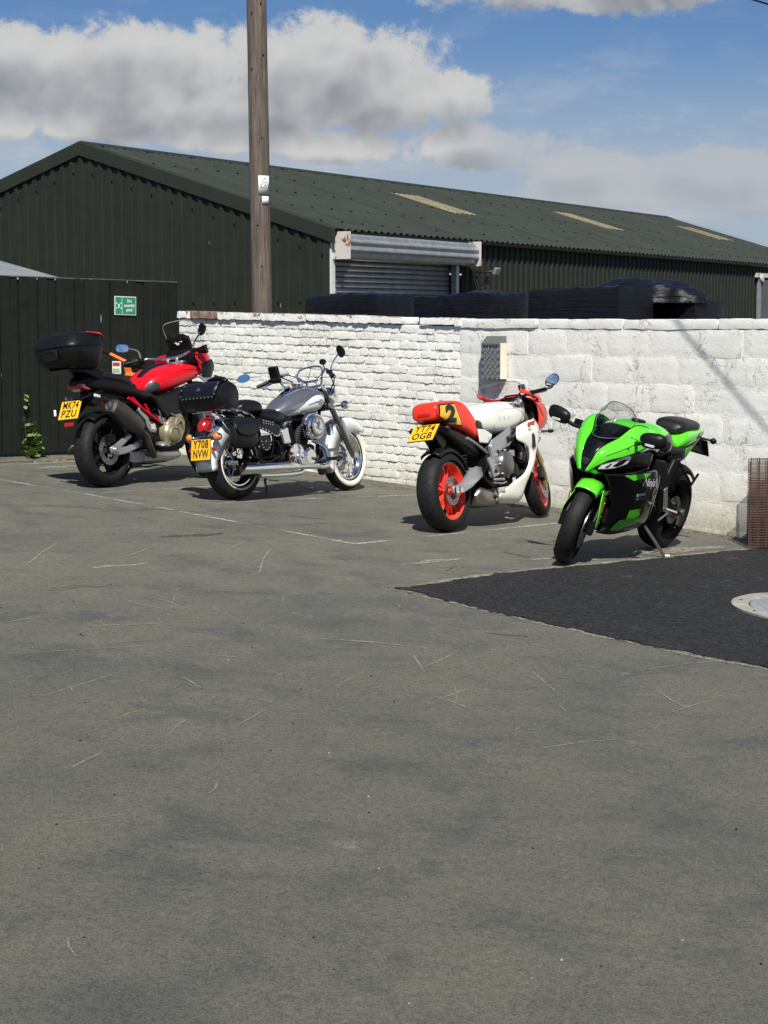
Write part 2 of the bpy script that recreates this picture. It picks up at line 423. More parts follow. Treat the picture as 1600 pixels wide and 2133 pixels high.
def dirt():
    m, n, b, o, pos = nodes_mat('dry_soil_and_grit')
    a = n.noise(pos, 9, 7, .7); f = n.noise(pos, 60, 4, .6)
    c = n.mix(n.ss(a, .3, .7), (.075, .062, .042), (.20, .17, .12)); c = n.mix(n.ss(f, .55, .75), c, (.30, .27, .20))
    n.put(b.inputs['Base Color'], c); b.inputs['Roughness'].default_value = .95
    n.put(b.inputs['Normal'], n.bump(n.m('ADD', a, f), 1.0, .02)); return m
m_dirt = dirt()
def worn_paint():
    m, n, b, o, pos = nodes_mat('worn_white_road_paint')
    b.inputs['Base Color'].default_value = (.42, .41, .37, 1); b.inputs['Roughness'].default_value = .8
    tr = n.new('ShaderNodeBsdfTransparent'); mx = n.new('ShaderNodeMixShader')
    f = n.m('MULTIPLY', n.ss(n.noise(pos, 2.4, 5, .65), .38, .60), n.ss(n.noise(pos, 45, 4, .7), .38, .60))
    n.l.new(f, mx.inputs[0]); n.l.new(tr.outputs[0], mx.inputs[1]); n.l.new(b.outputs[0], mx.inputs[2]); n.l.new(mx.outputs[0], o.inputs[0]); return m
m_line = worn_paint()
def scuff(name, col, lo, hi):
    m, n, b, o, pos = nodes_mat(name)
    b.inputs['Base Color'].default_value = (*col, 1); b.inputs['Roughness'].default_value = .9
    tr = n.new('ShaderNodeBsdfTransparent'); mx = n.new('ShaderNodeMixShader')
    f = n.m('MULTIPLY', n.ss(n.noise(pos, 28, 5, .7), lo, hi), .6)
    n.l.new(f, mx.inputs[0]); n.l.new(tr.outputs[0], mx.inputs[1]); n.l.new(b.outputs[0], mx.inputs[2]); n.l.new(mx.outputs[0], o.inputs[0]); return m
m_scuff = scuff('pale_scratch', (.29, .275, .225), .34, .58)
m_stain = scuff('dark_oil_stain', (.022, .021, .019), .35, .6)
m_rstain = scuff('reddish_stain', (.16, .10, .07), .4, .62)
m_smear = scuff('spilt_plaster', (.42, .38, .29), .40, .6)


# white masonry paint over brick and block
def masonry(name, chips, cream, bscale, bdist, crack, dirt=.3):
    m, n, b, o, pos = nodes_mat(name)
    ob = n.new('ShaderNodeObjectInfo').outputs['Random']
    a = n.noise(pos, 2.2, 6, .65); f = n.noise(pos, 26, 6, .65, .6); g = n.noise(pos, 75, 4, .6)
    c = n.mix(n.ss(a, .32, .7), (.85, .852, .805), (.79, .79, .735))
    sp = n.sep(pos)
    low = n.ss(n.m('ADD', sp[2], n.m('MULTIPLY', a, .5)), .85, .25)                     # splash-back staining at the foot
    c = n.mix(n.m('MULTIPLY', low, .55), c, cream)
    c = n.mix(n.m('MULTIPLY', n.ss(f, .56, .72), dirt), c, (.44, .43, .38))
    rain = n.noise(n.comb(n.m('MULTIPLY', sp[0], 7.0), n.m('MULTIPLY', sp[1], 7.0), n.m('MULTIPLY', sp[2], .8)), 1.3, 5, .65)
    c = n.mix(n.m('MULTIPLY', n.ss(rain, .55, .75), dirt * .6), c, (.50, .50, .43))
    c = n.mix(n.m('MULTIPLY', n.ss(n.m('ADD', sp[2], n.m('MULTIPLY', f, .35)), .46, .16), .55), c, (.30, .29, .21))
    vec = n.vm('ADD', pos, n.comb(ob, ob, ob))
    ch = n.ss(n.noise(vec, 5.5, 6, .72, .4), 1 - chips, 1 - chips + .025)
    bare = n.mix(n.noise(pos, 45, 4), (.10, .055, .038), (.27, .16, .11))
    c = n.mix(ch, c, bare)
    # flaking edges and hairline cracks in the paint film
    ridged = n.m('ABSOLUTE', n.m('SUBTRACT', n.noise(pos, bscale, 5, .55, .8), .5))
    cr = n.ss(ridged, .03, .0)
    crm = n.m('MULTIPLY', cr, n.ss(n.noise(pos, 3.1, 3), .48, .62))
    c = n.mix(n.m('MULTIPLY', crm, crack), c, (.33, .32, .28))
    n.put(b.inputs['Base Color'], c); b.inputs['Roughness'].default_value = .72; b.inputs['Specular IOR Level'].default_value = .3
    h = n.m('ADD', n.m('MULTIPLY', n.noise(pos, bscale * 1.6, 7, .68, 1.0), .8), n.m('ADD', n.m('MULTIPLY', g, .18), n.m('ADD', n.m('MULTIPLY', crm, -.35), n.m('MULTIPLY', ch, -.3))))
    n.put(b.inputs['Normal'], n.bump(h, .8, bdist))
    return m
m_brick = masonry('white_painted_brick', .272, (.66, .60, .44), 15, .0085, .7, .5)
m_block = masonry('white_painted_block', .215, (.70, .64, .50), 8, .0075, .8, .2)
m_mortar = masonry('white_painted_mortar', .26, (.62, .57, .43), 20, .010, .3)
def barebrick():
    m, n, b, o, pos = nodes_mat('part_bare_brick')
    up = n.sep(n.new('ShaderNodeNewGeometry').outputs['True Normal'])[2]
    ob = n.new('ShaderNodeObjectInfo').outputs['Random']
    nz = n.noise(pos, 11, 7, .72, .4)
    bare = n.mix(n.noise(pos, 45, 4), (.13, .055, .035), (.30, .16, .11))
    grime = n.mix(n.noise(pos, 30, 5), (.16, .13, .10), (.42, .37, .31))
    k = n.ss(n.m('ADD', nz, n.m('MULTIPLY', n.m('MAXIMUM', up, 0.0), .3)), .60, .64)
    k2 = n.ss(ob, .14, .10)
    c = n.mix(n.m('MAXIMUM', k, k2), (.82, .82, .78), n.mix(n.ss(nz, .45, .55), grime, bare))
    n.put(b.inputs['Base Color'], c); b.inputs['Roughness'].default_value = .85
    n.put(b.inputs['Normal'], n.bump(n.noise(pos, 30, 6, .65), .7, .008)); return m
m_coping = barebrick()


def stained(name, c0, c1, rough, streak=(.2, .2, .2), sk=.0, vs=3.0, bump=.2, bsc=40, bd=.004, speck=None, metal=0.0):
    """painted or coated sheet with vertical weather streaks and bird specks"""
    m, n, b, o, pos = nodes_mat(name)
    sp = n.sep(pos)
    c = n.mix(n.ss(n.noise(pos, vs, 6, .6), .3, .7), c0, c1)
    st = n.noise(n.comb(n.m('MULTIPLY', n.m('ADD', sp[0], sp[1]), 9.0), n.m('MULTIPLY', n.m('SUBTRACT', sp[0], sp[1]), 9.0), n.m('MULTIPLY', sp[2], .55)), 1.2, 6, .65)
    c = n.mix(n.m('MULTIPLY', n.ss(st, .5, .78), sk), c, streak)
    if speck:
        fl = n.noise(n.comb(n.m('MULTIPLY', n.m('ADD', sp[0], sp[1]), 12.0), n.m('MULTIPLY', n.m('SUBTRACT', sp[0], sp[1]), 12.0), n.m('MULTIPLY', sp[2], 3.2)), .9, 2, .5)
        c = n.mix(n.m('MULTIPLY', n.ss(fl, speck, speck + .03), .7), c, (.45, .45, .41))
    n.put(b.inputs['Base Color'], c); b.inputs['Metallic'].default_value = metal
    b.inputs['Specular IOR Level'].default_value = .3
    n.put(b.inputs['Roughness'], n.m('ADD', rough - .08, n.m('MULTIPLY', n.noise(pos, 12, 5), .16)))
    n.put(b.inputs['Normal'], n.bump(n.noise(pos, bsc, 5, .6), bump, bd)); return m
m_clad = stained('dark_green_cladding', (.011, .0152, .0105), (.015, .0195, .0135), .7, (.023, .028, .021), .5, speck=.765)
m_roof = stained('dark_green_roof_sheet', (.024, .0305, .0225), (.032, .0395, .029), .72, (.062, .068, .05), .4, 1.2, speck=.80)
m_trim = stained('dark_green_flashing', (.016, .0205, .0145), (.020, .0245, .0175), .66, (.03, .034, .025), .35)
m_fence = stained('dark_green_stained_timber', (.0045, .007, .0043), (.008, .011, .0068), .85, (.018, .021, .015), .55, 7.0, .5, 55, .004, speck=.735)
m_lightroof = stained('weathered_fibreglass_sheet', (.15, .125, .075), (.25, .22, .14), .75, (.09, .08, .05), .7, 8)
m_galv = stained('galvanised_steel', (.30, .32, .33), (.42, .44, .45), .42, (.22, .23, .23), .5, 6, metal=.55)
m_shut = stained('grey_shutter_steel', (.25, .265, .275), (.33, .345, .35), .42, (.17, .17, .165), .5, 5, metal=.35)
m_lgrey = stained('pale_grey_roof_sheet', (.19, .205, .22), (.24, .255, .27), .6, (.16, .17, .18), .3, 2)
m_conc = stained('pale_concrete', (.24, .23, .20), (.34, .33, .29), .85, (.15, .14, .12), .5, 9, .6, 60, .006)
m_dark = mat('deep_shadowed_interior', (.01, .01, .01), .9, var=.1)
def rusty(name, paint, thr):
    m, n, b, o, pos = nodes_mat(name); sp = n.sep(pos)
    v = n.comb(n.m('MULTIPLY', sp[0], 1.0), n.m('MULTIPLY', sp[1], 1.0), n.m('MULTIPLY', sp[2], .45))
    k = n.ss(n.noise(v, 9, 6, .7, .5), thr, thr + .05)
    c = n.mix(k, paint, n.mix(n.noise(pos, 40, 4), (.10, .035, .015), (.30, .11, .04)))
    n.put(b.inputs['Base Color'], c); b.inputs['Roughness'].default_value = .7
    n.put(b.inputs['Normal'], n.bump(n.noise(pos, 50, 5), .4, .004)); return m
m_rust = rusty('rust_streaked_white_steel', (.52, .49, .45), .56)
m_rustwire = mat('rusted_wire', (.075, .038, .030), .75, var=.25, vscale=30)
def wood():
    m, n, b, o, pos = nodes_mat('weathered_pole_timber'); sp = n.sep(pos)
    v = n.comb(n.m('MULTIPLY', sp[0], 1.0), n.m('MULTIPLY', sp[1], 1.0), n.m('MULTIPLY', sp[2], .035))
    g = n.noise(v, 55, 6, .7, .4); l = n.noise(n.comb(sp[0], sp[1], n.m('MULTIPLY', sp[2], .12)), 14, 5, .6, .6)
    c = n.mix(n.ss(g, .35, .68), (.055, .040, .032), (.185, .150, .120)); c = n.mix(n.m('MULTIPLY', n.ss(l, .4, .65), .55), c, (.10, .078, .066))
    vk = n.voro(n.comb(n.m('MULTIPLY', sp[0], 1.0), sp[1], n.m('MULTIPLY', sp[2], .42)), 5.0)
    c = n.mix(n.ss(vk, .13, .08), c, (.03, .022, .018))
    n.put(b.inputs['Base Color'], c); b.inputs['Roughness'].default_value = .85
    n.put(b.inputs['Normal'], n.bump(g, .9, .010)); return m
m_pole = wood()
def wrap():
    m, n, b, o, pos = nodes_mat('black_stretch_film'); sp = n.sep(pos)
    st = n.noise(n.comb(n.m('MULTIPLY', sp[0], .8), n.m('MULTIPLY', sp[1], .8), n.m('MULTIPLY', sp[2], 16.0)), 2.2, 5, .6, .5)
    cr = n.noise(pos, 8, 6, .6, 1.5)
    n.put(b.inputs['Base Color'], n.mix(cr, (.004, .004, .0055), (.008, .009, .011))); b.inputs['Roughness'].default_value = .34; b.inputs['Specular IOR Level'].default_value = .33
    n.put(b.inputs['Normal'], n.bump(n.m('ADD', st, n.m('MULTIPLY', n.noise(pos, 3.5, 4, .5, 1.5), 1.0)), .55, .03)); return m
m_wrap = wrap()
def leafm():
    m, n, b, o, pos = nodes_mat('weed_leaf')
    c = n.mix(n.noise(pos, 22, 4), (.075, .145, .03), (.19, .27, .075))
    n.put(b.inputs['Base Color'], c); b.inputs['Roughness'].default_value = .5
    b.inputs['Transmission Weight'].default_value = 0.0; b.inputs['Subsurface Weight'].default_value = .0
    return m
m_leaf = leafm()
m_stem = mat('weed_stem', (.09, .12, .04), .6)
m_signgreen = mat('sign_green', (.012, .24, .125), .4, var=.06, dust=.12)
m_signwhite = mat('sign_white', (.68, .74, .68), .4, var=.06, dust=.1)
def tread(name, c0, c1, scale, rot):
    m, n, b, o, pos = nodes_mat(name)
    n.put(b.inputs['Base Color'], n.mix(n.noise(pos, 25, 5), c0, c1)); b.inputs['Metallic'].default_value = .6; b.inputs['Roughness'].default_value = .42
    n.put(b.inputs['Normal'], n.bump(n.noise(pos, 60, 4), .3, .004)); return m
m_tread = tread('tread_plate_steel', (.30, .31, .32), (.42, .43, .44), 1, 0)
m_paleplate = mat('pale_galvanised_cover', (.30, .32, .32), .5, metal=.25, var=.12, vscale=20, bump=.4, bscale=70, bdist=.004)
# ------------------------------------------------------------------ ground
def axis_steps(near, far, st):
    a = [i * st for i in range(int(near / st) + 1)]; q = a[-1]
    while q < far: q = q * 1.35 + .5; a.append(q)
    return [-t for t in a[:0:-1]] + a
xs = axis_steps(8, 900, .5); ys = axis_steps(30, 900, .75)
g = MB(); nx = len(xs)
g.add([(x, y, zg(x, y)) for y in ys for x in xs], [(j * nx + i, j * nx + i + 1, (j + 1) * nx + i + 1, (j + 1) * nx + i) for j in range(len(ys) - 1) for i in range(nx - 1)])
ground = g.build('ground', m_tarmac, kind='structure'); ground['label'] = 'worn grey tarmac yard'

def sheet(name, poly, mat_, lift, parent=None, rag=0.0, step=.12, kind=None, skirt=.012):
    """flat thin slab following the yard; poly = world x,y corners; rag = ragged edge amplitude"""
    pts = []
    n = len(poly)
    for i in range(n):
        a = Vector(poly[i]); b = Vector(poly[(i + 1) % n]); L = (b - a).length; k = max(1, int(L / step)); nr = Vector((-(b - a).y, (b - a).x)).normalized()
        for j in range(k):
            q = a + (b - a) * j / k
            if rag and j: q += nr * (random.uniform(-1, 1) * rag + math.sin(j * .7 + i) * rag * .8)
            pts.append(q)
    m = MB(); N_ = len(pts)
    m.add([(q.x, q.y, zg(q.x, q.y) + lift) for q in pts] + [(q.x, q.y, zg(q.x, q.y) - skirt) for q in pts],
          [tuple(range(N_))] + [(i, (i + 1) % N_, (i + 1) % N_ + N_, i + N_) for i in range(N_)])
    return m.build(name, mat_, parent, smooth=False, kind=kind)
patch_o = sheet('asphalt_patch', [(.067, 11.174), (.16, 11.20), (.23, 11.31), (.82, 12.03), (2.06, 13.16), (2.52, 13.6), (2.9, 13.95), (3.4, 14.4), (6.5, 11.3), (3.9, 7.2), (2.0, 9.12), (1.42, 9.63), (.71, 10.38)],
                m_newtar, .010, None, .020, .05, 'structure'); patch_o['label'] = 'fresh black asphalt patch beside the green motorbike'

# manhole on the patch

mh = thing('manhole_cover', 'round pale manhole cover in a concrete ring set in the black asphalt', 'manhole cover', frame((2.847, 11.037, zg(2.847, 11.037) + .010), (1, 0, -BX), GN))
Rz = Matrix.Rotation(R(90), 3, 'X')
q = MB(); prof = [(.545, -.01), (.655, -.01), (.655, .012), (.648, .016), (.552, .013), (.545, .004)]
q.lathe(prof, (0, 0, 0), 64, True, Matrix.Rotation(R(90), 3, 'X')); 
for i, v in enumerate(q.v): v.z += random.uniform(-.0015, .0015) if v.z > .005 else 0
q.build('concrete_ring', m_conc, mh)
q = MB(); q.lathe([(.0005, -.012), (.536, -.012), (.536, .005), (.528, .009), (.0005, .009)], (0, 0, 0), 64, True, Matrix.Rotation(R(90), 3, 'X'))
lid = q.build('lid', m_paleplate, mh)
q = MB()
for i in range(-12, 13):
    for j in range(-12, 13):
        x, y = i * .042, j * .042
        if x * x + y * y < .50 ** 2: q.box((x, y, .0105), (.034, .010, .005), Matrix.Rotation(R(45 if (i + j) % 2 else -45), 3, 'Z'))
q.build('tread_studs', m_paleplate, lid, smooth=False)
for a in (200, 250, 160, 110, 300, 20):
    q = MB(); q.disc((.60 * math.cos(R(a)), .60 * math.sin(R(a)), .0135), .010, .008, 10, Rz); q.build('bolt_hole', m_dark, mh)

def gpt(px, py):                                      # yard point seen at a photograph position
    p = R(6.086); u = (px - 800) / 3700; v = -(py - 1066.5) / 3700
    d = Vector((u, math.cos(p) + v * math.sin(p), -math.sin(p) + v * math.cos(p)))
    t = -EYE / (d.z + BX * d.x - CYG * d.y); return (d.x * t, d.y * t)
# worn parking bay lines
def strip(pts, w, lift, mb, wob=0.0):
    P = [Vector(p) for p in pts]; out = []
    dense = []
    for a, b in zip(P, P[1:]):
        k = max(1, int((b - a).length / .15))
        dense += [a + (b - a) * i / k for i in range(k)]
    dense.append(P[-1]); n = len(dense); L = []; Rr = []
    for i, q in enumerate(dense):
        t = (dense[min(i + 1, n - 1)] - dense[max(i - 1, 0)]).normalized(); nr = Vector((-t.y, t.x)); e = min(i, n - 1 - i)
        ww = w * (1 + wob * random.uniform(-.5, .5)) * (min(1, .3 + e * .35) if wob else 1); off = nr * random.uniform(-1, 1) * w * wob * .3
        L.append(q + nr * ww / 2 + off); Rr.append(q - nr * ww / 2 + off)
    mb.add([(q.x, q.y, zg(q.x, q.y) + lift) for q in L + Rr], [(i, i + 1, n + i + 1, n + i) for i in range(n - 1)])
def line(pts, w):
    mb = MB(); strip(pts, w, .004, mb); o = mb.build('bay_line', m_line, ground, smooth=False); return o
line([(-5.2, 17.95), (-3.565, 16.427), (-2.625, 15.593), (-.215, 13.171)], .055)
line([(-.215, 13.171), (1.504, 15.145), (1.9, 15.6)], .05)
line([(-5.0, 16.5), (-3.851, 17.761), (-3.24, 18.539), (-2.6, 19.3)], .06)
line([(-2.525, 15.76), (-1.595, 16.796), (.2, 18.0)], .045)
line([(-1.459, 15.339), (-.908, 15.928), (.32, 16.853)], .05)
sm = MB()
strip([(-3.45, 17.62), (-3.1, 18.15)], .16, .0045, sm, .8); strip([(1.05, 12.75), (1.5, 13.1)], .12, .0045, sm, .8); strip([(1.5, 12.9), (1.9, 13.3)], .13, .0045, sm, .8)
strip([(.15, 12.2), (.55, 12.7)], .10, .0045, sm, .9); strip([(1.9, 13.3), (2.7, 14.1)], .16, .0045, sm, .8); strip([(-1.9, 11.4), (-1.55, 11.75)], .10, .0045, sm, .8)
for (a_, b_) in (((.10, 11.13), (.72, 10.36)), ((.75, 10.33), (1.43, 9.60)), ((1.45, 9.58), (2.05, 9.05)), ((.20, 11.33), (.82, 12.08)), ((.85, 12.09), (2.05, 13.22)), ((2.1, 13.25), (2.9, 14.0))):
    strip([a_, b_], .07, .0048, sm, .9)
sm.build('spilt_plaster', m_smear, ground, smooth=False, kind='stuff')
st = MB()
for a_, b_, w_ in (((1055, 1150), (1105, 1162), .14), ((1100, 1125), (1160, 1131), .06), ((600, 1075), (680, 1082), .10), ((300, 1060), (420, 1068), .08), ((930, 1190), (960, 1180), .12), ((330, 1120), (470, 1112), .10), ((1010, 1320), (1100, 1326), .08)):
    strip([gpt(*a_), gpt(*b_)], w_, .0042, st, .9)
st.build('oil_stains', m_stain, ground, smooth=False, kind='stuff')
st = MB(); strip([gpt(110, 1232), gpt(170, 1224), gpt(235, 1226)], .24, .0043, st, .9); st.build('rusty_stain', m_rstain, ground, smooth=False, kind='stuff')
sc = MB()
marks = [((.05, .6), 0)]
PX = [((93, 1165), (225, 1093)), ((820, 1418 - 0), (925, 1360))]
SCR = [((52, 1180), (126, 1128)), ((245, 1165), (330, 1135)), ((465, 1150), (520, 1123)), ((540, 1195), (567, 1140)), ((90, 1452), (285, 1390)), ((175, 1305), (335, 1300)),
       ((0, 1300), (110, 1286)), ((255, 1250), (340, 1270)), ((300, 1243), (382, 1266)), ((380, 1412), (420, 1435)), ((885, 1390), (945, 1362)), ((860, 1365), (885, 1400)),
       ((905, 1452), (980, 1478)), ((920, 1455), (975, 1435)), ((1350, 1395), (1500, 1378)), ((710, 1282), (820, 1268)), ((1110, 1400), (1155, 1440)), ((500, 1508), (550, 1480)),
       ((240, 1500), (300, 1480)), ((1040, 1330), (1180, 1358)), ((390, 1500), (350, 1530)), ((1370, 1440), (1440, 1480)), ((600, 1215), (780, 1222)), ((60, 1225), (200, 1215)), ((230, 1350), (330, 1365)),
       ((420, 1362), (530, 1372)), ((700, 1430), (760, 1400)), ((1000, 1260), (1060, 1232)), ((640, 1330), (900, 1352)), ((1130, 1560), (1300, 1540)), ((150, 1600), (210, 1570))]
for a, b in SCR: strip([gpt(*a), gpt((a[0] + b[0]) / 2 + random.uniform(-6, 6), (a[1] + b[1]) / 2 + random.uniform(-3, 3)), gpt(*b)], random.uniform(.010, .026), .004, sc, .7)
for i in range(70):
    x = random.uniform(-4, 3); y = random.uniform(4.5, 15); 
    if abs(x) > y * .25: continue
    a = random.uniform(0, 6.28); L = random.choice((.08, .15, .25, .5, .8)); c = (x + L * math.cos(a) * .5 + random.uniform(-.01, .01), y + L * math.sin(a) * .5)
    strip([(x, y), c, (x + L * math.cos(a), y + L * math.sin(a))], random.uniform(.004, .012), .004, sc, .8)
sc.build('scuff_marks', m_scuff, ground, smooth=False, kind='stuff')
# loose grit
def grit(name, mat_, n, s0, s1, area, seed):
    rg = random.Random(seed); mb = MB()
    for i in range(n):
        x, y = area(rg); s = rg.uniform(s0, s1); z = zg(x, y)
        mb.add([(x + s * rg.uniform(.6, 1), y, z), (x, y + s * rg.uniform(.6, 1), z), (x - s * rg.uniform(.6, 1), y, z), (x, y - s, z), (x + rg.uniform(-.3, .3) * s, y, z + s * rg.uniform(.5, 1))],
               [(0, 1, 4), (1, 2, 4), (2, 3, 4), (3, 0, 4)])
    return mb.build(name, mat_, ground, smooth=False, kind='stuff')
def near(rg):
    while True:
        x = rg.uniform(-3.5, 3); y = rg.uniform(4.3, 15)
        if abs(x) < y * .23: return x, y
grit('pale_grit', m_conc, 60, .003, .007, near, 3)
grit('dark_grit', m_mblack, 110, .003, .009, near, 5)
grit('asphalt_crumbs', m_newtar, 260, .003, .009, lambda rg: (lambda t: (.067 + 1.94 * t + rg.gauss(0, .04), 11.174 - 2.05 * t + rg.gauss(-.02, .05)))(rg.random()), 8)
for nm, (a, b), off, sd in (('wall_foot_grit', ((-2.3, 19.98), (3.1, 14.55)), .09, 9),):
    grit(nm, m_dirt, 700, .006, .03, lambda rg: (lambda t: (a[0] + (b[0] - a[0]) * t - abs(rg.gauss(0, .09)) * .7, a[1] + (b[1] - a[1]) * t - abs(rg.gauss(0, .09)) * .7))(rg.random()), sd)
vg = [(-2.45, 20.2), (-2.7, 19.35), (-3.05, 18.95), (-3.75, 18.2), (-4.3, 17.55), (-5.2, 16.6), (-5.6, 17.0), (-4.6, 18.0), (-2.3, 20.6)]
verge = sheet('verge', vg, m_dirt, .012, None, .03, .1, 'structure'); verge['label'] = 'strip of dry soil along the foot of the fence'
def vergept(rg):
    t = rg.random(); return (-4.3 + 1.9 * t + rg.uniform(-.03, .28), 18.05 + 2.1 * t - rg.uniform(.0, .35))
q = grit('verge_stones', m_conc, 160, .006, .02, vergept, 12)

# ------------------------------------------------------------------ brick wall
A = Vector((-2.34, 20.12, 0)); J = Vector((.736, 17.38, 0)); E = Vector((2.969, 14.76, 0))
def brick_mesh(name, L, H, D, mat_, rg, nu=6, nv=3, jit=.0016, rnd=.0016):
    """box along x, face towards -y, pillowy uneven face"""
    mb = MB(); vs = []
    for j in range(nv + 1):
        for i in range(nu + 1):
            x = (i / nu - .5) * L; z = (j / nv - .5) * H
            ex = 1 if i in (0, nu) else 0; ez = 1 if j in (0, nv) else 0
            y = -rg.uniform(0, jit) + rnd * max(ex, ez)
            if ex and ez: x *= .985; z *= .93; y += rnd * .5
            vs.append((x + rg.uniform(-.003, .003) * (1 + ex), y, z + rg.uniform(-.003, .003) * (1 + ez)))
    n = nu + 1; fs = [(j * n + i, j * n + i + 1, (j + 1) * n + i + 1, (j + 1) * n + i) for j in range(nv) for i in range(nu)]
    rim = [i for i in range(n)] + [j * n + nu for j in range(1, nv + 1)] + [nv * n + i for i in range(nu - 1, -1, -1)] + [j * n for j in range(nv - 1, 0, -1)]
    o = len(vs); vs += [(vs[k][0], D, vs[k][2]) for k in rim]; m = len(rim)
    fs += [(rim[k], o + k, o + (k + 1) % m, rim[(k + 1) % m]) for k in range(m)] + [tuple(o + k for k in range(m))]
    mb.add(vs, fs)
    ob = mb.build(name, mat_, None, ang=24); me = ob.data; bpy.data.objects.remove(ob); return me
def inst(name, me, parent, loc, rot=(0, 0, 0), scale=None):
    o = bpy.data.objects.new(name, me); COL.objects.link(o); o.parent = parent; o.location = loc; o.rotation_euler = rot
    if scale: o.scale = scale
    return o
w = (J - A); Lb = w.length
SL = -.0212
bw = thing('brick_wall', 'white painted brick wall with a reddish coping behind the cruiser', 'wall', frame((A.x, A.y, 0), (w.x, w.y, SL * Lb)))
rg = random.Random(4)
PL, PH, CT = .236, .0815, 1.915
def zgu(u, P0, P1):                                     # ground height along the wall
    q = P0 + (P1 - P0) * (u / (P1 - P0).length); return zg(q.x, q.y)
variants = [brick_mesh('brick', PL - rg.uniform(.008, .014), PH - rg.uniform(.008, .015), .10, m_brick, rg) for i in range(14)]
half = [brick_mesh('brick', PL / 2 - .012, PH - .011, .10, m_brick, rg, 3, 3) for i in range(5)]
spots = []
for row in range(1, 22):
    z = CT - .078 - PH * (row - .5)
    hdr = row % 6 == 4
    step = PL / 2 if hdr else PL; off = (.0 if row % 2 else PL / 2) + rg.uniform(-.012, .012)
    u = -step + off * (.5 if hdr else 1)
    while u < Lb + step:
        c = u + step / 2
        lo, hi = max(c - step / 2, .01), min(c + step / 2, Lb - .005)
        if hi - lo > .05 and z + SL * 0 > zgu(min(max(c, 0), Lb), A, J) - SL * c - .06:
            spots.append(((lo + hi) / 2, z, (hi - lo) / step, hdr))
        u += step
# the pieces nearest the camera and clear of the motorbikes are bricks one by one, the rest one mass
def hidden(u, z): return (1.0 < u < 2.4 and z < .95 + .0 * u) or z < .42 + (.0 if u > 2.6 else .25)
order = sorted(spots, key=lambda s: (hidden(s[0], s[1]), -s[0] * .25 - s[1]))
rest = MB()
for k, (c, z, fr, hdr) in enumerate(order):
    me = rg.choice(half if hdr else variants); dy = rg.uniform(-.007, .006); rx = (rg.uniform(-.06, .04), rg.uniform(-.016, .016), rg.uniform(-.02, .02)); zz = z + rg.uniform(-.005, .005)
    if k < 286: inst('brick', me, bw, (c, dy, zz), rx, (fr, 1, 1))
    else:
        MM = Matrix.Translation((c, dy, zz)) @ Matrix.Diagonal((fr, 1, 1, 1))
        rest.add([MM @ v.co for v in me.vertices], [tuple(p.vertices) for p in me.polygons])
if rest.v: rest.build('bricks', m_brick, bw, kind='stuff', ang=50)
core = MB(); core.box((Lb / 2, .114, .86), (Lb - .004, .20, 1.95))
core.build('mortar', m_mortar, bw, smooth=False)
cop = [brick_mesh('coping_brick', PL * 1.9 - .010, .072, .26, m_coping, rg, 8, 2, .006) for i in range(8)]
u = 0.0; i = 0
while u < Lb - .05:
    Lc = PL * 1.9 * rg.choice((.5, 1, 1, .5)); Lc = min(Lc, Lb - u)
    if not (3.18 < u + Lc / 2 < 3.56):
        inst('coping_brick', rg.choice(cop), bw, (u + Lc / 2, -.028 + rg.uniform(-.008, .006), CT - .037 + rg.uniform(-.005, .004)), (rg.uniform(-.02, .02), rg.uniform(-.012, .012), rg.uniform(-.01, .01)), (Lc / (PL * 1.9), 1, rg.uniform(.9, 1.05)))
    u += Lc; i += 1

# ------------------------------------------------------------------ block wall
w2 = (E - J); dirw = w2.normalized(); E2 = J + dirw * 4.3; L2 = 4.3
kw = thing('block_wall', 'white painted concrete block wall with coping slabs behind the green motorbike', 'wall', frame((J.x, J.y, 0), (w2.x, w2.y, 0)))
BL, BH, KT = .50, .240, 1.815
bvar = [brick_mesh('block', BL - .004, BH - .004, .18, m_block, rg, 10, 6, .003, .004) for i in range(10)]
for row in range(8):
    z = KT - .085 - BH * (row + .5); u = -(BL * .5 if row % 2 else BL * .12)
    while u < L2:
        lo, hi = max(u, .0), min(u + BL, L2)
        if hi - lo > .06 and z + BH / 2 > zgu((lo + hi) / 2, J, E2) + .01:
            inst('block', rg.choice(bvar), kw, ((lo + hi) / 2, rg.uniform(-.004, .003), z + rg.uniform(-.002, .002)), (rg.uniform(-.008, .008), 0, rg.uniform(-.006, .006)), ((hi - lo) / BL, 1, 1))
        u += BL
cvar = [brick_mesh('coping_slab', 1.06 - .008, .082, .24, m_block, rg, 14, 2, .006, .006) for i in range(3)]
u = 0
while u < L2:
    Lc = min(1.06, L2 - u); inst('coping_slab', rg.choice(cvar), kw, (u + Lc / 2, (-.015 if u < .9 else -.004) + rg.uniform(-.003, .003), KT - .042 + rg.uniform(-.003, .003)), (0, 0, rg.uniform(-.006, .006)), (Lc / 1.06, 1, 1)); u += Lc
core = MB(); core.box((L2 / 2 + .004, .0970, .75), (L2 - .01, .19, 1.95)); core.build('mortar', m_mortar, kw, smooth=False)

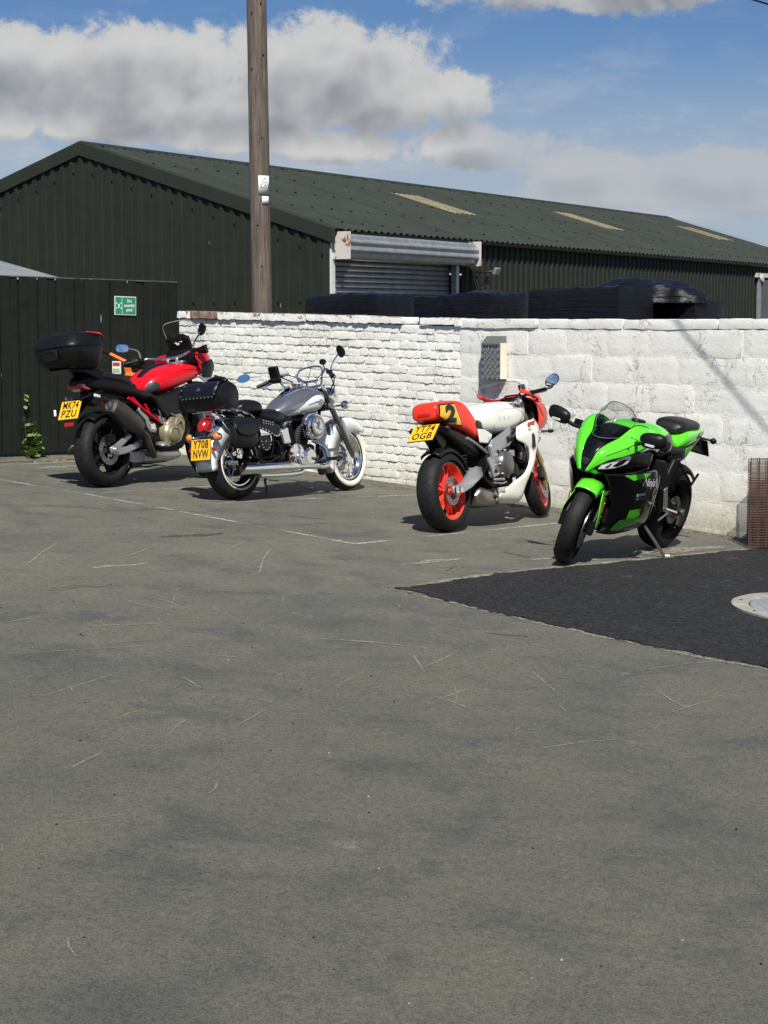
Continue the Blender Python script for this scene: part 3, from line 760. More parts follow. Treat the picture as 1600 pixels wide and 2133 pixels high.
# ventilation box on the block wall
vb = thing('vent_box', 'grey tread-plate vent box with five square slots on the white block wall', 'vent box', kw.matrix_world @ Matrix.Translation((.535, -.012, 1.255)))
q = MB(); side = [(0, 0), (-.085, 0), (-.085, .335), (-.012, .405), (0, .405)]
xs_ = (-.13, .13); pts = [(x, y, z) for x in xs_ for (y, z) in side]; n = len(side)
q.add(pts, [tuple(range(n)), tuple(range(2 * n - 1, n - 1, -1))] + [(i, i + n, (i + 1) % n + n, (i + 1) % n) for i in range(n)])
q.build('housing', m_ventgrey, vb, smooth=False, bevel=.004)
for r_ in range(9):
    for c_ in range(4):
        x = -.0975 + c_ * .065 - (.0325 if r_ % 2 else 0); z = .02 + r_ * .0325
        if not (-.10 <= x <= .10): continue
        q = MB(); q.box((x, -.0875, z), (.040, .003, .040), Matrix.Rotation(R(9 if r_ % 2 else -9), 3, 'X') @ Matrix.Rotation(R(45), 3, 'Y'))
        for k in range(3): q.box((x + (k - 1) * .008, -.0895, z + (k - 1) * .008 * (1 if r_ % 2 else -1)), (.026, .003, .003), Matrix.Rotation(R(45 if r_ % 2 else -45), 3, 'Y'))
        q.build('tread_diamond', m_tread, vb, smooth=False)
for i in range(5):
    q = MB(); q.box((-.084 + i * .042, -.0855, .307), (.024, .006, .024)); q.build('slot', m_dark, vb, smooth=False)
q = MB(); q.box((.135, -.043, .17), (.008, .084, .338)); q.build('side_board', mat('cream_painted_board', (.66, .62, .50), .7, dust=.1), vb, smooth=False)

# ------------------------------------------------------------------ fence
F0 = Vector((-2.376, 20.405, 0)); F1 = Vector((-4.012, 18.513, 0)); fd = (F1 - F0).normalized()
fn = thing('timber_fence', 'dark green stained close-board timber fence on the left', 'fence', frame((F0.x, F0.y, 0), -fd))
rg = random.Random(11)
bd = []
for k in range(6):
    mb = MB(); hw = .0575; n = 9; L = []; Rr = []
    for i in range(n + 1):
        z = i / n * 2.0; L.append((-hw + rg.uniform(-.002, .002), z)); Rr.append((hw + rg.uniform(-.002, .002), z))
    mb.prism(L + Rr[::-1], -.018, .0); ob = mb.build('board', m_fence, None, smooth=False); bd.append(ob.data); bpy.data.objects.remove(ob)
x = -.065
k = 0
while x > -3.6:
    pz = zg(*(F0 + fd * -x).xy); top = 2.243 + (-x) * .0094
    inst('board', rg.choice(bd), fn, (x, -.008 if k % 2 else .006, pz + .045), (rg.uniform(-.006, .006), rg.uniform(-.004, .004), rg.uniform(-.03, .03)), (1, 1, (top - pz - .045 + rg.uniform(-.004, .004)) / 2.0))
    x -= .1235; k += 1
q = MB(); q.box((-.012, .04, 1.2), (.075, .075, 2.05)); q.build('post', m_fence, fn, smooth=False)
for z in (.7, 1.9):
    q = MB(); q.box((-1.8, .035, z), (3.6, .04, .09)); q.build('rail', m_fence, fn, smooth=False)
q = MB(); q.box((-1.8, .016, 1.345), (3.55, .006, 1.78)); q.build('backing', m_fence, fn, smooth=False)
q = MB(); q.box((-1.78, .008, 2.262), (3.58, .05, .014), Matrix.Rotation(.0094, 3, 'Y')); q.build('sunlit_top_strip', mat('sunlit_fence_top', (.085, .09, .07), .85, var=.3, vscale=14), fn, smooth=False)  # added strip, paler colour stands in for sun on the board tops
# fire assembly sign
sg = thing('assembly_sign', 'green fire assembly point sign screwed to the dark fence', 'sign', frame(F0 + fd * .785 + Vector((0, 0, 1.972)), -fd) @ Matrix.Translation((0, -.034, 0)))
sw, sh = .31, .205
q = MB(); q.box((0, 0, 0), (sw, .006, sh)); q.build('border_plate', m_signwhite, sg, T=Matrix.Rotation(R(1.2), 4, 'Y'), smooth=False)
q = MB(); q.box((0, -.0035, 0), (sw - .018, .004, sh - .018)); q.build('green_panel', m_signgreen, sg, T=Matrix.Rotation(R(1.2), 4, 'Y'), smooth=False)
for i, t in enumerate(('Fire', 'assembly', 'point')):
    text('lettering', t, .050, m_signwhite, sg, (.052, -.0075, .050 - i * .048), (1, 0, 0), (0, 0, 1), bold=.0014, sx=.85)
q = MB(); q.box((-.052, -.0065, 0), (.004, .002, sh - .02)); q.build('divider', m_signwhite, sg, smooth=False)
q = MB()
for sx_ in (-1, 1):
    for sz_ in (-1, 1): q.box((-.098 + sx_ * .033, -.0065, sz_ * .027), (.016, .002, .016), Matrix.Rotation(R(45), 3, 'Y'))
for dx, dz, s_ in ((0, .014, .014), (-.008, .004, .01), (.008, .004, .01), (0, -.002, .014), (-.006, -.014, .008), (.006, -.014, .008)): q.box((-.098 + dx, -.0065, dz), (s_, .002, .02 if dz < .01 else .014))
q.build('people_symbol', m_signwhite, sg, smooth=False)

# ------------------------------------------------------------------ big shed
SD = Vector((.5278, .8493, 0)).normalized(); GD = Vector((-SD.y, SD.x, 0))          # along the side, along the gable
CR = Vector((-.844, 27.0, 0)); EAVE = 3.235 - .03; RISE = 1.492; HALF = 4.85; LEN = 24.4
shed = thing('farm_shed', 'long dark green metal clad shed with a pitched roof', 'shed', frame((CR.x, CR.y, 0), SD))
# local: x along the side (away), y along the gable (to the left), z up
def corrug(n0, n1, pitch, depth, base, fn):
    """trapezoid profile: list of (t, d)"""
    out = []
    t = n0
    while t < n1:
        for a, d in ((0, 0), (.42, 0), (.5, depth), (.84, depth), (.92, 0)):
            if t + a * pitch <= n1: out.append((t + a * pitch, d))
        t += pitch
    out.append((n1, 0)); return out
pr = corrug(0, 2 * HALF, .205, -.030, 0, None)
def rz(y): return EAVE + RISE * (1 - abs(y - HALF) / HALF)
m = MB(); n = len(pr)
m.add([(d, y, -.3) for y, d in pr] + [(d, y, rz(y) - .07) for y, d in pr], [(i, i + 1, n + i + 1, n + i) for i in range(n - 1)])
gable = m.build('gable_cladding', m_clad, shed, smooth=False)
pr = corrug(0, LEN, .205, -.030, 0, None)
m = MB(); 
def side_strip(a, b, z0, z1, m):
    p = [q for q in pr if a <= q[0] <= b]; n = len(p)
    m.add([(t, d, z0) for t, d in p] + [(t, d, z1) for t, d in p], [(i, i + 1, n + i + 1, n + i) for i in range(n - 1)])
side_strip(4.1, LEN, -.3, EAVE - .03, m)
side_strip(0, 4.25, EYE + 1.30, EAVE - .03, m)
m.build('side_cladding', m_clad, shed, smooth=False)
# roof sheets: ribs run from ridge to eave
OV, OG = .16, .0
pr2 = corrug(-OG, LEN + OG, .19, .028, 0, None)
sl = RISE / HALF
def roofz(y): return EAVE + RISE * (1 - abs(y - HALF) / HALF) + .01
nr = Vector((0, -sl, 1)).normalized()
m = MB(); n = len(pr2); rows = [-OV, .9, 1.95, 3.2, HALF]
P = []
for y in rows:
    P += [Vector((t, y, roofz(y))) + Vector((0, nr.y, nr.z)) * d + Vector((0, 0, random.uniform(-.004, .004))) for t, d in pr2]
RF = [(j * n + i, j * n + i + 1, (j + 1) * n + i + 1, (j + 1) * n + i) for j in range(len(rows) - 1) for i in range(n - 1)]
m.add(P, RF)
roof = m.build('roof', m_roof, shed, smooth=False, solid=.006)
m = MB(); m.add([(-OG, HALF, roofz(HALF)), (LEN + OG, HALF, roofz(HALF)), (LEN + OG, 2 * HALF + OV, roofz(2 * HALF + OV)), (-OG, 2 * HALF + OV, roofz(2 * HALF + OV))], [(0, 1, 2, 3)])
m.build('far_roof_slope', m_roof, shed, smooth=False, solid=.006)
# translucent roof sheets
for (u0, u1, ya, yb) in ((7.3, 8.35, 2.05, 3.42), (14.4, 15.4, 2.08, 3.46), (21.6, 22.8, 2.25, 3.48)):
    pp = [q for q in corrug(-OG, LEN + OG, .19, .028, 0, None) if u0 <= q[0] <= u1]; n = len(pp); m = MB()
    for y in (ya, yb): m.add([Vector((t, y, roofz(y))) + Vector((0, nr.y, nr.z)) * (d + .012) for t, d in pp], [])
    m.f = [(i, i + 1, n + i + 1, n + i) for i in range(n - 1)]
    m.build('rooflight', m_lightroof, roof, smooth=False, solid=.004)
m = MB(); rgf = random.Random(17)
for y in (.25, 1.2, 2.3, 3.5, 4.55):
    t = .2
    while t < LEN:
        if rgf.random() < .8:
            c_ = Vector((t + rgf.uniform(-.02, .02), y + rgf.uniform(-.02, .02), 0)); c_.z = roofz(c_.y) + .036; m.box(c_, (.035, .035, .022))
        t += .57
m.build('roof_fixings', m_mblack, roof, smooth=False, kind='stuff')
m = MB()
for t in range(0, 25, 1): m.box((t + .14 + .9, 2.45, roofz(2.45) + .031), (.004, 4.75, .004), Matrix.Rotation(math.atan(sl), 3, 'X'))
m.build('sheet_laps', m_trim, roof, smooth=False, kind='stuff')
m = MB()
for y in [k * .41 + .08 for k in range(24)]:
    for z in (1.2, 2.1, rz(y) - .42): m.disc((-.034, y, z), .016, .012, 8, Matrix.Rotation(R(90), 3, 'Z'))
m.build('gable_fixings', m_mblack, gable, smooth=False, kind='stuff')
# ridge cap, verge flashing, gutter
m = MB(); m.add([(-OG - .02, HALF - .22, roofz(HALF - .22) + .034), (-OG - .02, HALF, roofz(HALF) + .04), (-OG - .02, HALF + .22, roofz(HALF + .22) + .034), (LEN + OG, HALF - .22, roofz(HALF - .22) + .034), (LEN + OG, HALF, roofz(HALF) + .04), (LEN + OG, HALF + .22, roofz(HALF + .22) + .034)], [(0, 1, 4, 3), (1, 2, 5, 4)])
m.build('ridge_cap', m_trim, roof, smooth=False, solid=.004)
for sgn in (1, -1):
    y0 = HALF - sgn * (HALF + OV + .01); m = MB()
    pts = [(-OG - .062, y0, roofz(y0) + .030), (-OG - .062, HALF, roofz(HALF) + .030)]
    vs = []
    for (x, y, z) in pts: vs += [(x + .28, y, z - .005), (x + .012, y, z), (x, y, z - .012), (x, y, z - .225), (x + .03, y, z - .235)]
    m.add(vs, [(i, i + 1, 6 + i, 5 + i) for i in range(4)])
    m.build('verge_flashing', m_trim, shed, smooth=False, solid=.004)
m = MB(); m.box((LEN / 2, -.005, EAVE - .02), (LEN, .03, .10)); m.build('fascia', m_trim, shed, smooth=False)
m = MB(); m.tube([(-.02, -.11, EAVE - .055), (LEN, -.11, EAVE - .055)], .045, 10); m.build('gutter', m_black, shed)
m = MB(); m.box((.02, .02, 1.4), (.10, .10, 3.4)); m.build('corner_trim', m_trim, shed, smooth=False)
m = MB(); m.box((LEN - .02, HALF, 1.7), (.05, 2 * HALF - .1, 3.1)); m.build('end_wall', m_clad, shed, smooth=False)
m = MB(); m.box((LEN / 2, 2 * HALF - .03, 1.4), (LEN, .05, 3.4)); m.build('back_wall', m_clad, shed, smooth=False)

# roller door at the near corner
rd = thing('roller_door', 'grey steel roller door with rusty end plates at the corner of the green shed', 'roller door', shed.matrix_world.copy())
DB, DT, D0, D1 = EYE + .37, EYE + 1.02, .12, 3.82
m = MB(); m.box((.055, -.015, 1.45), (.10, .09, 2 * (DT + .33 - 1.45))); m.build('white_jamb', mat('white_jamb_paint', (.62, .63, .62), .5, dust=.15), rd, smooth=False)
m = MB(); m.box((D1 + .06, .0, 1.3), (.10, .10, 3.0)); m.build('jamb', m_galv, rd, smooth=False)
ns = 13
for i in range(ns):
    z = DB + .082 * i; mb = MB(); prof = [(.0, .0), (-.010, .010), (-.022, .03), (-.022, .055), (-.008, .078), (.006, .0815)]
    vs = []
    for x in (D0, D1):
        vs += [(x, .10 + y, z + zz) for y, zz in prof]
    mb.add(vs, [(k, k + 1, 7 + k, 6 + k) for k in range(5)]); mb.build('slat', m_shut, rd, ang=60, solid=.003)
mb = MB(); mb.box(((D0 + D1) / 2, .10, DB - .03), (D1 - D0, .05, .07)); mb.build('bottom_bar', mat('dirty_cream_bar', (.42, .41, .35), .6, dust=.5), rd, smooth=False)
mb = MB(); n = 140; rr = .175; vs = []; cz = EYE + 1.15
for x in (.06, 4.08):
    for k in range(n): 
        a = 2 * math.pi * k / n; r2 = rr + .018 * math.cos(a * 9); vs.append((x, -.17 + r2 * math.cos(a), cz + r2 * math.sin(a)))
mb.add(vs, [(k, (k + 1) % n, n + (k + 1) % n, n + k) for k in range(n)] + [tuple(range(n)), tuple(range(2 * n - 1, n - 1, -1))]); mb.build('rolled_curtain', m_galv, rd, ang=40)
for x in (.04, 4.10):
    mb = MB(); mb.box((x, -.19, EYE + 1.155), (.012, .38, .41)); mb.build('end_plate', m_rust, rd, smooth=False)
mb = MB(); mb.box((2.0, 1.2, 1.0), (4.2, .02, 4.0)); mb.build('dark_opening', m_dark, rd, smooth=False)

# floodlight with its cable by the door
fl = thing('floodlight', 'small floodlight on a bracket beside the rusty roller door plate', 'floodlight', shed.matrix_world @ Matrix.Translation((4.55, -.30, EYE + .88)))
mb = MB(); mb.box((.10, -.08, 0), (.16, .05, .12), Matrix.Rotation(R(25), 3, 'X')); mb.build('housing', m_galv, fl, smooth=False, bevel=.008)
mb = MB(); mb.tube([(0, .28, -.02), (0, .05, -.02), (.06, -.02, 0)], .014); mb.box((-.05, .02, -.16), (.05, .04, .14)); mb.build('bracket', m_black, fl)
mb = MB(); mb.tube([(0, .28, .02), (-.12, .1, -.10), (.02, .0, -.22), (.1, .1, -.12), (.2, .27, -.25)], .008, 6, sub=5); mb.build('cable', m_black, fl)

# sliding door frame further along the side
sd = thing('sliding_door', 'weathered grey sliding door and track at the far end of the shed side', 'door', shed.matrix_world @ Matrix.Translation((18.3, -.05, 0)))
mb = MB(); mb.box((1.6, -.03, EYE + 1.12), (3.4, .10, .10)); mb.build('track', m_rust, sd, smooth=False)
mb = MB(); mb.box((.06, -.03, 1.3), (.14, .06, 3.1)); mb.build('post', m_galv, sd, smooth=False)
for i in range(8):
    mb = MB(); mb.box((.34 + i * .30, -.04, 1.35), (.28, .05, 2.9)); mb.build('plank', mat('weathered_grey_door_%d' % i, (.085 + .02 * (i % 3), .085, .09), .7, var=.2, vscale=14), sd, smooth=False)
mb = MB(); mb.tube([(.9, -.09, .2), (1.9, -.09, 2.8)], .04, 4); mb.build('brace', m_grey, sd)
mb = MB(); mb.disc((.10, -.09, EYE + 1.05), .09, .05, 16); mb.build('roller', m_rust, sd)

# shelter with a pale roof behind the fence
sr = thing('lean_to_shelter', 'pale grey sloping roof of a low shelter just above the left fence', 'shelter', frame((-4.93, 24.0, 0), (.851 * .9, -.524 * .3, 0)))
mb = MB(); L = 3.2; t = .05
for dy in (0, 3.0):
    mb.add([(.0, dy, EYE + .52), (-L, dy, EYE + .52 + L * .27), (-L, dy, EYE + .52 + L * .27 - t), (.0, dy, EYE + .52 - t)], [])
mb.f = [(0, 1, 2, 3), (7, 6, 5, 4), (0, 4, 5, 1), (1, 5, 6, 2), (2, 6, 7, 3), (3, 7, 4, 0)]
mb.build('roof_sheet', m_lgrey, sr, smooth=False)
mb = MB(); poly = [(-.06, 0), (-.06, EYE + .48), (-L + .05, EYE + .46 + L * .26), (-L + .05, 0)]; mb.prism(poly, .05, 2.9); mb.build('wall', m_lgrey, sr, smooth=False)

# ------------------------------------------------------------------ pole with plates and wires
PB = Vector((-1.345, 20.0, zg(-1.345, 20) - .1))
pl = thing('telegraph_pole', 'tall weathered wooden pole rising behind the brick wall', 'pole')
lean = Vector((-.011, .0, 1))
mb = MB(); rg = random.Random(2); pts = []; rr = []
for i in range(25):
    z = i * .4; pts.append(PB + lean * z); rr.append(.117 - .0015 * z + rg.uniform(-.001, .001))
mb.tube(pts, rr, 20); mb.build('shaft', m_pole, pl)
for z, a in ((3.65, -1.2), (4.4, -2.1), (4.55, -.9), (2.7, -1.8), (3.1, -1.3), (5.1, -1.1), (2.25, -1.45), (5.0, -2.0)):
    q = PB + lean * z + Vector((math.cos(a), math.sin(a), 0)) * .113; mb = MB(); mb.lathe([(.0005, -.006), (.010, -.006), (.007, .006), (.0005, .007)], q, 8, True); mb.build('nail', m_mblack, pl)
def curved_plate(name, zc, h, w_, a_c, mat_, off=.118):
    mb = MB(); n = 8; vs = []
    c = PB + lean * (zc - PB.z)
    for i in range(n + 1):
        a = a_c + (i / n - .5) * w_ / off
        for z in (-h / 2, h / 2): vs.append(c + Vector((math.cos(a) * off, math.sin(a) * off, z)))
    mb.add(vs, [(2 * i, 2 * i + 2, 2 * i + 3, 2 * i + 1) for i in range(n)]); return mb, c
AC = R(-61)
ws = thing('warning_plate', 'white warning plate with a black triangle on the wooden pole', 'sign')
zt = EYE + (672 - 391) / 3700 * 19.9
mb, c = curved_plate('plate', zt, .205, .135, AC, m_signwhite); mb.build('plate', m_white, ws, solid=.003)
def on_pole(zc, segs, th, off=.1205):
    mb = MB(); c = PB + lean * (zc - PB.z)
    for (x0, z0), (x1, z1) in segs:
        pts = []
        for i in range(6):
            x = x0 + (x1 - x0) * i / 5; z = z0 + (z1 - z0) * i / 5; a = AC + x / off; pts.append(c + Vector((math.cos(a) * off, math.sin(a) * off, z)))
        mb.tube(pts, th, 4, True)
    return mb
on_pole(zt, [((-.045, -.03), (.058, -.03)), ((.058, -.03), (.006, .085)), ((.006, .085), (-.045, -.03))], .0042).build('triangle', m_ink, ws)
on_pole(zt, [((.0, .03), (.012, .028)), ((.006, .045), (.004, .012)), ((.004, .012), (.018, -.002)), ((-.008, -.01), (.022, -.008)), ((.018, 0), (.024, -.008))], .004).build('falling_man_symbol', m_ink, ws)
on_pole(zt, [((-.045, -.055), (.05, -.055)), ((-.018, -.074), (.034, -.074))], .0028).build('fine_print', m_grey, ws)
ps = thing('pole_number_plate', 'small square white number plate below the warning plate on the pole', 'sign')
zt2 = EYE + (672 - 421.5) / 3700 * 19.9
mb, c = curved_plate('plate', zt2, .085, .085, AC + .12, m_signwhite); mb.build('plate', m_white, ps, solid=.003)
AC0 = AC; AC = AC + .12
on_pole(zt2, [((-.012, .028), (-.012, .012)), ((-.012, .028), (-.004, .024)), ((.004, .026), (.004, .012)), ((.012, .026), (.024, .014)), ((-.002, -.006), (-.002, -.024)), ((-.002, -.006), (.006, -.008)), ((.012, -.006), (.02, -.01)), ((.02, -.01), (.012, -.024)), ((.012, -.024), (.022, -.024))], .0022).build('number', m_grey, ps)
AC = AC0
def cable(name, a, b, sag, r, label):
    a, b = Vector(a), Vector(b); pts = []
    for i in range(41):
        t = i / 40; q = a.lerp(b, t); q.z -= sag * 4 * t * (1 - t); pts.append(q)
    mb = MB(); mb.tube(pts, r, 6); o = mb.build(name, m_black); tag(o, label, 'cable'); return o
cable('overhead_cable', (-1.40, 20.0, 6.9), (6.05, 7.83, 1.87), .0, .007, 'black overhead cable crossing the top right corner of the sky')

# ------------------------------------------------------------------ black film wrapped pallets behind the wall
def wrapped(name, label, c, rot, L, D, Hh, seed, top):
    """pallet load in black stretch film: slack gathered top, slightly bellied sides"""
    rg = random.Random(seed); mb = MB(); nu, nz = 44, 16
    from mathutils import noise as nz_
    vs = []
    per = []
    for i in range(nu):
        t = i / nu * 4; k = int(t); f = t - k
        x, y = ((-1 + 2 * f, -1), (1, -1 + 2 * f), (1 - 2 * f, 1), (-1, 1 - 2 * f))[k]
        per.append((x, y))
    for j in range(nz + 1):
        z = j / nz
        for (x, y) in per:
            rr = 1 - .05 * (abs(x * y) ** 3); p = Vector((x * L / 2 * rr, y * D / 2 * rr, z * Hh))
            nzv = nz_.noise(Vector((x * 2.3 + seed, y * 2.3, z * 9)))
            d = 1 + .012 * nzv - (.03 * z ** 6)
            vs.append((p.x * d, p.y * d, p.z + (top(p.x, p.y, rg) * z ** 8 if j > nz - 4 else 0)))
    n = nu; fs = [(j * n + i, j * n + (i + 1) % n, (j + 1) * n + (i + 1) % n, (j + 1) * n + i) for j in range(nz) for i in range(n)]
    o = nz * n; prev = list(range(o, o + n))
    for s in (.93, .8, .6, .35, .08):                     # gathered film on top
        base = len(vs)
        for i, (x, y) in enumerate(per):
            px, py = x * L / 2 * s, y * D / 2 * s
            w_ = (.5 - abs(nz_.noise(Vector((px * 5 + seed, py * 5, s * 3))))) * .07 + (.4 - abs(nz_.noise(Vector((px * 14, py * 14, seed))))) * .035
            vs.append((px, py, Hh + .02 * (1 - s) + top(px, py, rg) + w_))
        fs += [(prev[i], prev[(i + 1) % n], base + (i + 1) % n, base + i) for i in range(n)]; prev = list(range(base, base + n))
    fs.append(tuple(prev)); mb.add(vs, fs)
    t = thing(name, label, 'pallet', Matrix.Translation((c[0], c[1], zg(c[0], c[1]))) @ Matrix.Rotation(R(rot), 4, 'Z'), 'black wrapped pallets behind the wall')
    mb.build('wrapped_load', m_wrap, t, T=Matrix.Translation((0, 0, .14)), ang=60)
    for k in range(3):
        q = MB(); q.box((0, (k - 1) * D * .4, .05), (L, .09, .10)); q.build('bearer', m_pole, t, smooth=False)
    for k in range(5):
        q = MB(); q.box((-L * .42 + k * L * .21, 0, .12), (.10, D, .022)); q.build('deck_board', m_pole, t, smooth=False)
    return t
zero = lambda x, y, r: 0.0
wrapped('wrapped_pallet', 'black wrapped pallet load, leftmost one, below the roller door', (-.28, 20.6), -42, 1.2, .7, 1.70, 3, lambda x, y, r: .03 - .05 * abs(x - .1))
wrapped('wrapped_pallet', 'black wrapped pallet with gathered film top, second from the left', (.92, 19.2), -44, 1.15, .65, 1.73, 9, lambda x, y, r: .035 + .03 * math.sin(x * 5))
wrapped('wrapped_pallet', 'wide black wrapped pallet with banded film, third from the left', (2.10, 18.2), -42, 1.2, .65, 1.86, 14, lambda x, y, r: .02 + .03 * x)
wrapped('wrapped_pallet', 'black wrapped pallet on the far right, partly behind the wide one', (2.98, 18.62), -40, 1.0, .62, 1.80, 21, zero)
sk = MB(); vs = []; n = 60
from mathutils import noise as nzz
rings = []
for j in range(17):
    ph = j / 16 * math.pi / 2 * .98; rg_ = []
    for i in range(n):
        a = 2 * math.pi * i / n; r0 = math.cos(ph) ** .6; x = .66 * r0 * math.cos(a); y = .32 * r0 * math.sin(a); z = .24 * math.sin(ph) ** .8 * (1 - .25 * x)
        k = 1 + .12 * nzz.noise(Vector((x * 5, y * 5, z * 9))) + .10 * (.4 - abs(nzz.noise(Vector((x * 9 + 3, y * 9, z * 14)))))
        rg_.append((x * k, y * k, z * k))
    rings.append(rg_)
sk.loft(rings)
o = sk.build('slumped_film', m_wrap, T=Matrix.Translation((2.74, 18.60, 1.985)) @ Matrix.Rotation(R(-40), 4, 'Z'), ang=70)
tag(o, 'loose black plastic sheet heaped on top of the right hand pallets', 'plastic sheet')

# ------------------------------------------------------------------ rusty wire mesh panels against the block wall
def mesh_panel():
    t = MB()
    Wd, Hh = .62, .69
    for i in range(34): t.box((Wd / 2, 0, .012 + i * (Hh - .02) / 33), (Wd, .005, .006))
    for i in range(10): t.box((.004 + i * (Wd - .008) / 9, .005, Hh / 2), (.006, .005, Hh))
    o = t.build('mesh_panel', m_rustwire, None, smooth=False); me = o.data; bpy.data.objects.remove(o); return me
pm = mesh_panel()
for k in range(4):
    o = bpy.data.objects.new('mesh_panel', pm); COL.objects.link(o)
    y = 14.02 + .13 * k; x = y * .2065 + .012 * math.sin(k * 2.3)
    o.matrix_world = frame((x, y, zg(x, y) + .01), (1, -.10 + .012 * math.sin(k * 1.7), 0)) @ Matrix.Rotation(R(-1.0 + .5 * math.sin(k)), 4, 'X')
    lab = ('frontmost', 'second from the front', 'third from the front', 'rearmost')[k] + ' rusty wire mesh panel of the upright stack at the right edge'
    tag(o, lab, 'mesh panel', 'rusty mesh panels stacked at the right edge')

# ------------------------------------------------------------------ weeds at the fence
def leaf_mesh(L, W_):
    mb = MB(); prof = [(0, .02), (.2, .75), (.42, 1), (.65, .8), (.85, .4), (1, .02)]; vs = []
    for t, w_ in prof: vs += [(-W_ / 2 * w_, t * L, .12 * L * math.sin(t * 2.6) - .0), (0, t * L, .12 * L * math.sin(t * 2.6) - .12 * W_ * w_), (W_ / 2 * w_, t * L, .12 * L * math.sin(t * 2.6))]
    mb.add(vs, [(3 * i + k, 3 * i + k + 1, 3 * i + k + 4, 3 * i + k + 3) for i in range(5) for k in range(2)])
    o = mb.build('leaf', m_leaf, None, ang=80); me = o.data; bpy.data.objects.remove(o); return me
lm = [leaf_mesh(.095, .07), leaf_mesh(.08, .06), leaf_mesh(.12, .075), leaf_mesh(.06, .042)]
def weed(label, base, stems, seed, ls=1.0):
    rg = random.Random(seed)
    t = thing('weed', label, 'weed', frame((base[0], base[1], zg(*base) + .012), -fd), 'weeds along the fence')
    for (dx, dy, h, nl) in stems:
        pts = [(dx * .3, dy * .3, 0), (dx * .6 + rg.uniform(-.02, .02), dy * .7, h * .5), (dx, dy, h)]
        q = MB(); q.tube(pts, [.004, .003, .0015], 5, sub=4); q.build('stem', m_stem, t)
        for i in range(nl):
            f = (i + .6) / nl; z = h * f; x = dx * (.3 + .7 * f); y = dy * (.3 + .7 * f)
            o = inst('leaf', rg.choice(lm), t, (x, y, z), (R(rg.uniform(-35, 40)), R(rg.uniform(-40, 40)), R(rg.choice((90, -90, 180, 150, 210, 120, -120)) + rg.uniform(-25, 25))), None)
            s = ls * rg.uniform(.75, 1.3); o.scale = (s, s, s)
    return t
wp = F0 + fd * 2.18 + Vector((.745, -.667, 0)) * .06
weed('broad leaved green weed climbing the foot of the dark fence', (wp.x, wp.y), [(-.06, -.02, .40, 8), (.09, -.03, .38, 8), (.02, -.06, .26, 7), (-.12, -.05, .18, 7), (.14, -.08, .20, 7), (-.08, -.14, .06, 6), (.06, -.12, .10, 6), (-.15, -.16, .04, 4)], 5)
wp2 = F0 + fd * 1.62 + Vector((.745, -.667, 0)) * .05
weed('tiny sparse weed at the fence foot beside the red bike rear tyre', (wp2.x, wp2.y), [(.01, -.02, .11, 6), (-.03, -.03, .07, 4)], 8, .55)
# a sprig pushing through the boards higher up
sp = thing('weed', 'small leafy sprig growing out between the fence boards', 'weed', frame(F0 + fd * 2.20 + Vector((.745, -.667, 0)) * .03 + Vector((0, 0, zg(-3.8, 18.7) + .52)), -fd), 'weeds along the fence')
q = MB(); q.tube([(0, .02, 0), (0, -.02, .06), (-.01, -.02, .16)], .0025, 5, sub=4); q.build('stem', m_stem, sp)
for z, a in ((.03, 150), (.07, 215), (.11, 170), (.15, 190)): inst('leaf', lm[1], sp, (0, -.02, z), (R(-40), 0, R(a)), (.8, .8, .8))
q = MB()
rgx = random.Random(31)
for i in range(70):
    t = rgx.uniform(.55, 3.3); c = F0 + fd * t + Vector((.745, -.667, 0)) * rgx.uniform(.02, .25); z = zg(c.x, c.y) + .01; a = rgx.uniform(0, 6.28); L = rgx.uniform(.02, .06)
    q.add([(c.x, c.y, z), (c.x + .003, c.y, z), (c.x + math.cos(a) * L, c.y + math.sin(a) * L, z + L * rgx.uniform(.1, .7))], [(0, 1, 2)])
q.build('dry_grass', mat('straw', (.28, .25, .14), .8), verge, smooth=False, kind='stuff')

# ------------------------------------------------------------------ orange hoist behind the red motorbike
hc = Vector((-2.66, 18.45, 0)); hc.z = zg(hc.x, hc.y)
HZ = -.12
ho = thing('workshop_hoist', 'orange workshop hoist with a warning label standing behind the red motorbike', 'hoist', frame(hc, (.86, -.51, 0)))
q = MB(); q.tube([(-.22, 0, 1.150), (.14, .0, 1.015)], .021, 4); q.build('boom', m_orange, ho, ang=20)
q = MB(); q.tube([(-.34, 0, 1.185), (-.22, 0, 1.150)], .014, 10); q.build('grip', m_black, ho)
q = MB(); q.box((.11, 0, .55), (.07, .07, 1.000)); q.box((-.05, 0, .05), (.62, .08, .06)); q.build('mast', m_mblack, ho, smooth=False, bevel=.005)
q = MB()
for s in (-1, 1): q.box((-.05, s * .28, .05), (.62, .05, .05))
q.box((.2, 0, .05), (.06, .6, .06)); q.build('base_legs', m_mblack, ho, smooth=False)
q = MB(); q.prism([(-.02, 1.070), (.05, 1.050), (.10, 0.960), (.16, 0.900), (.10, .95), (.02, 0.930)], -.045, .045); q.build('bracket', m_orange, ho, smooth=False)
q = MB(); q.tube([(.03, -.05, 0.940), (.20, -.05, .93)], .03, 4); q.tube([(.16, 0, 0.960), (.26, 0, .98)], .026, 8); q.build('ram', m_orange, ho)
q = MB(); q.tube([(.12, .0, 1.040), (.36, 0, 0.990)], .022, 8); q.build('pump_handle', m_black, ho)
q = MB(); q.box((-.115, -.03, 1.015), (.11, .008, .13)); lab = q.build('warning_label', m_white, ho, smooth=False)
for z, mm, h in ((1.050, mat('label_red', (.5, .04, .05), .5), .035), (0.985, mat('label_green', (.35, .5, .2), .5), .04)):
    q = MB(); q.box((-.115, -.0355, z), (.09, .003, h)); q.build('label_band', mm, lab, smooth=False)
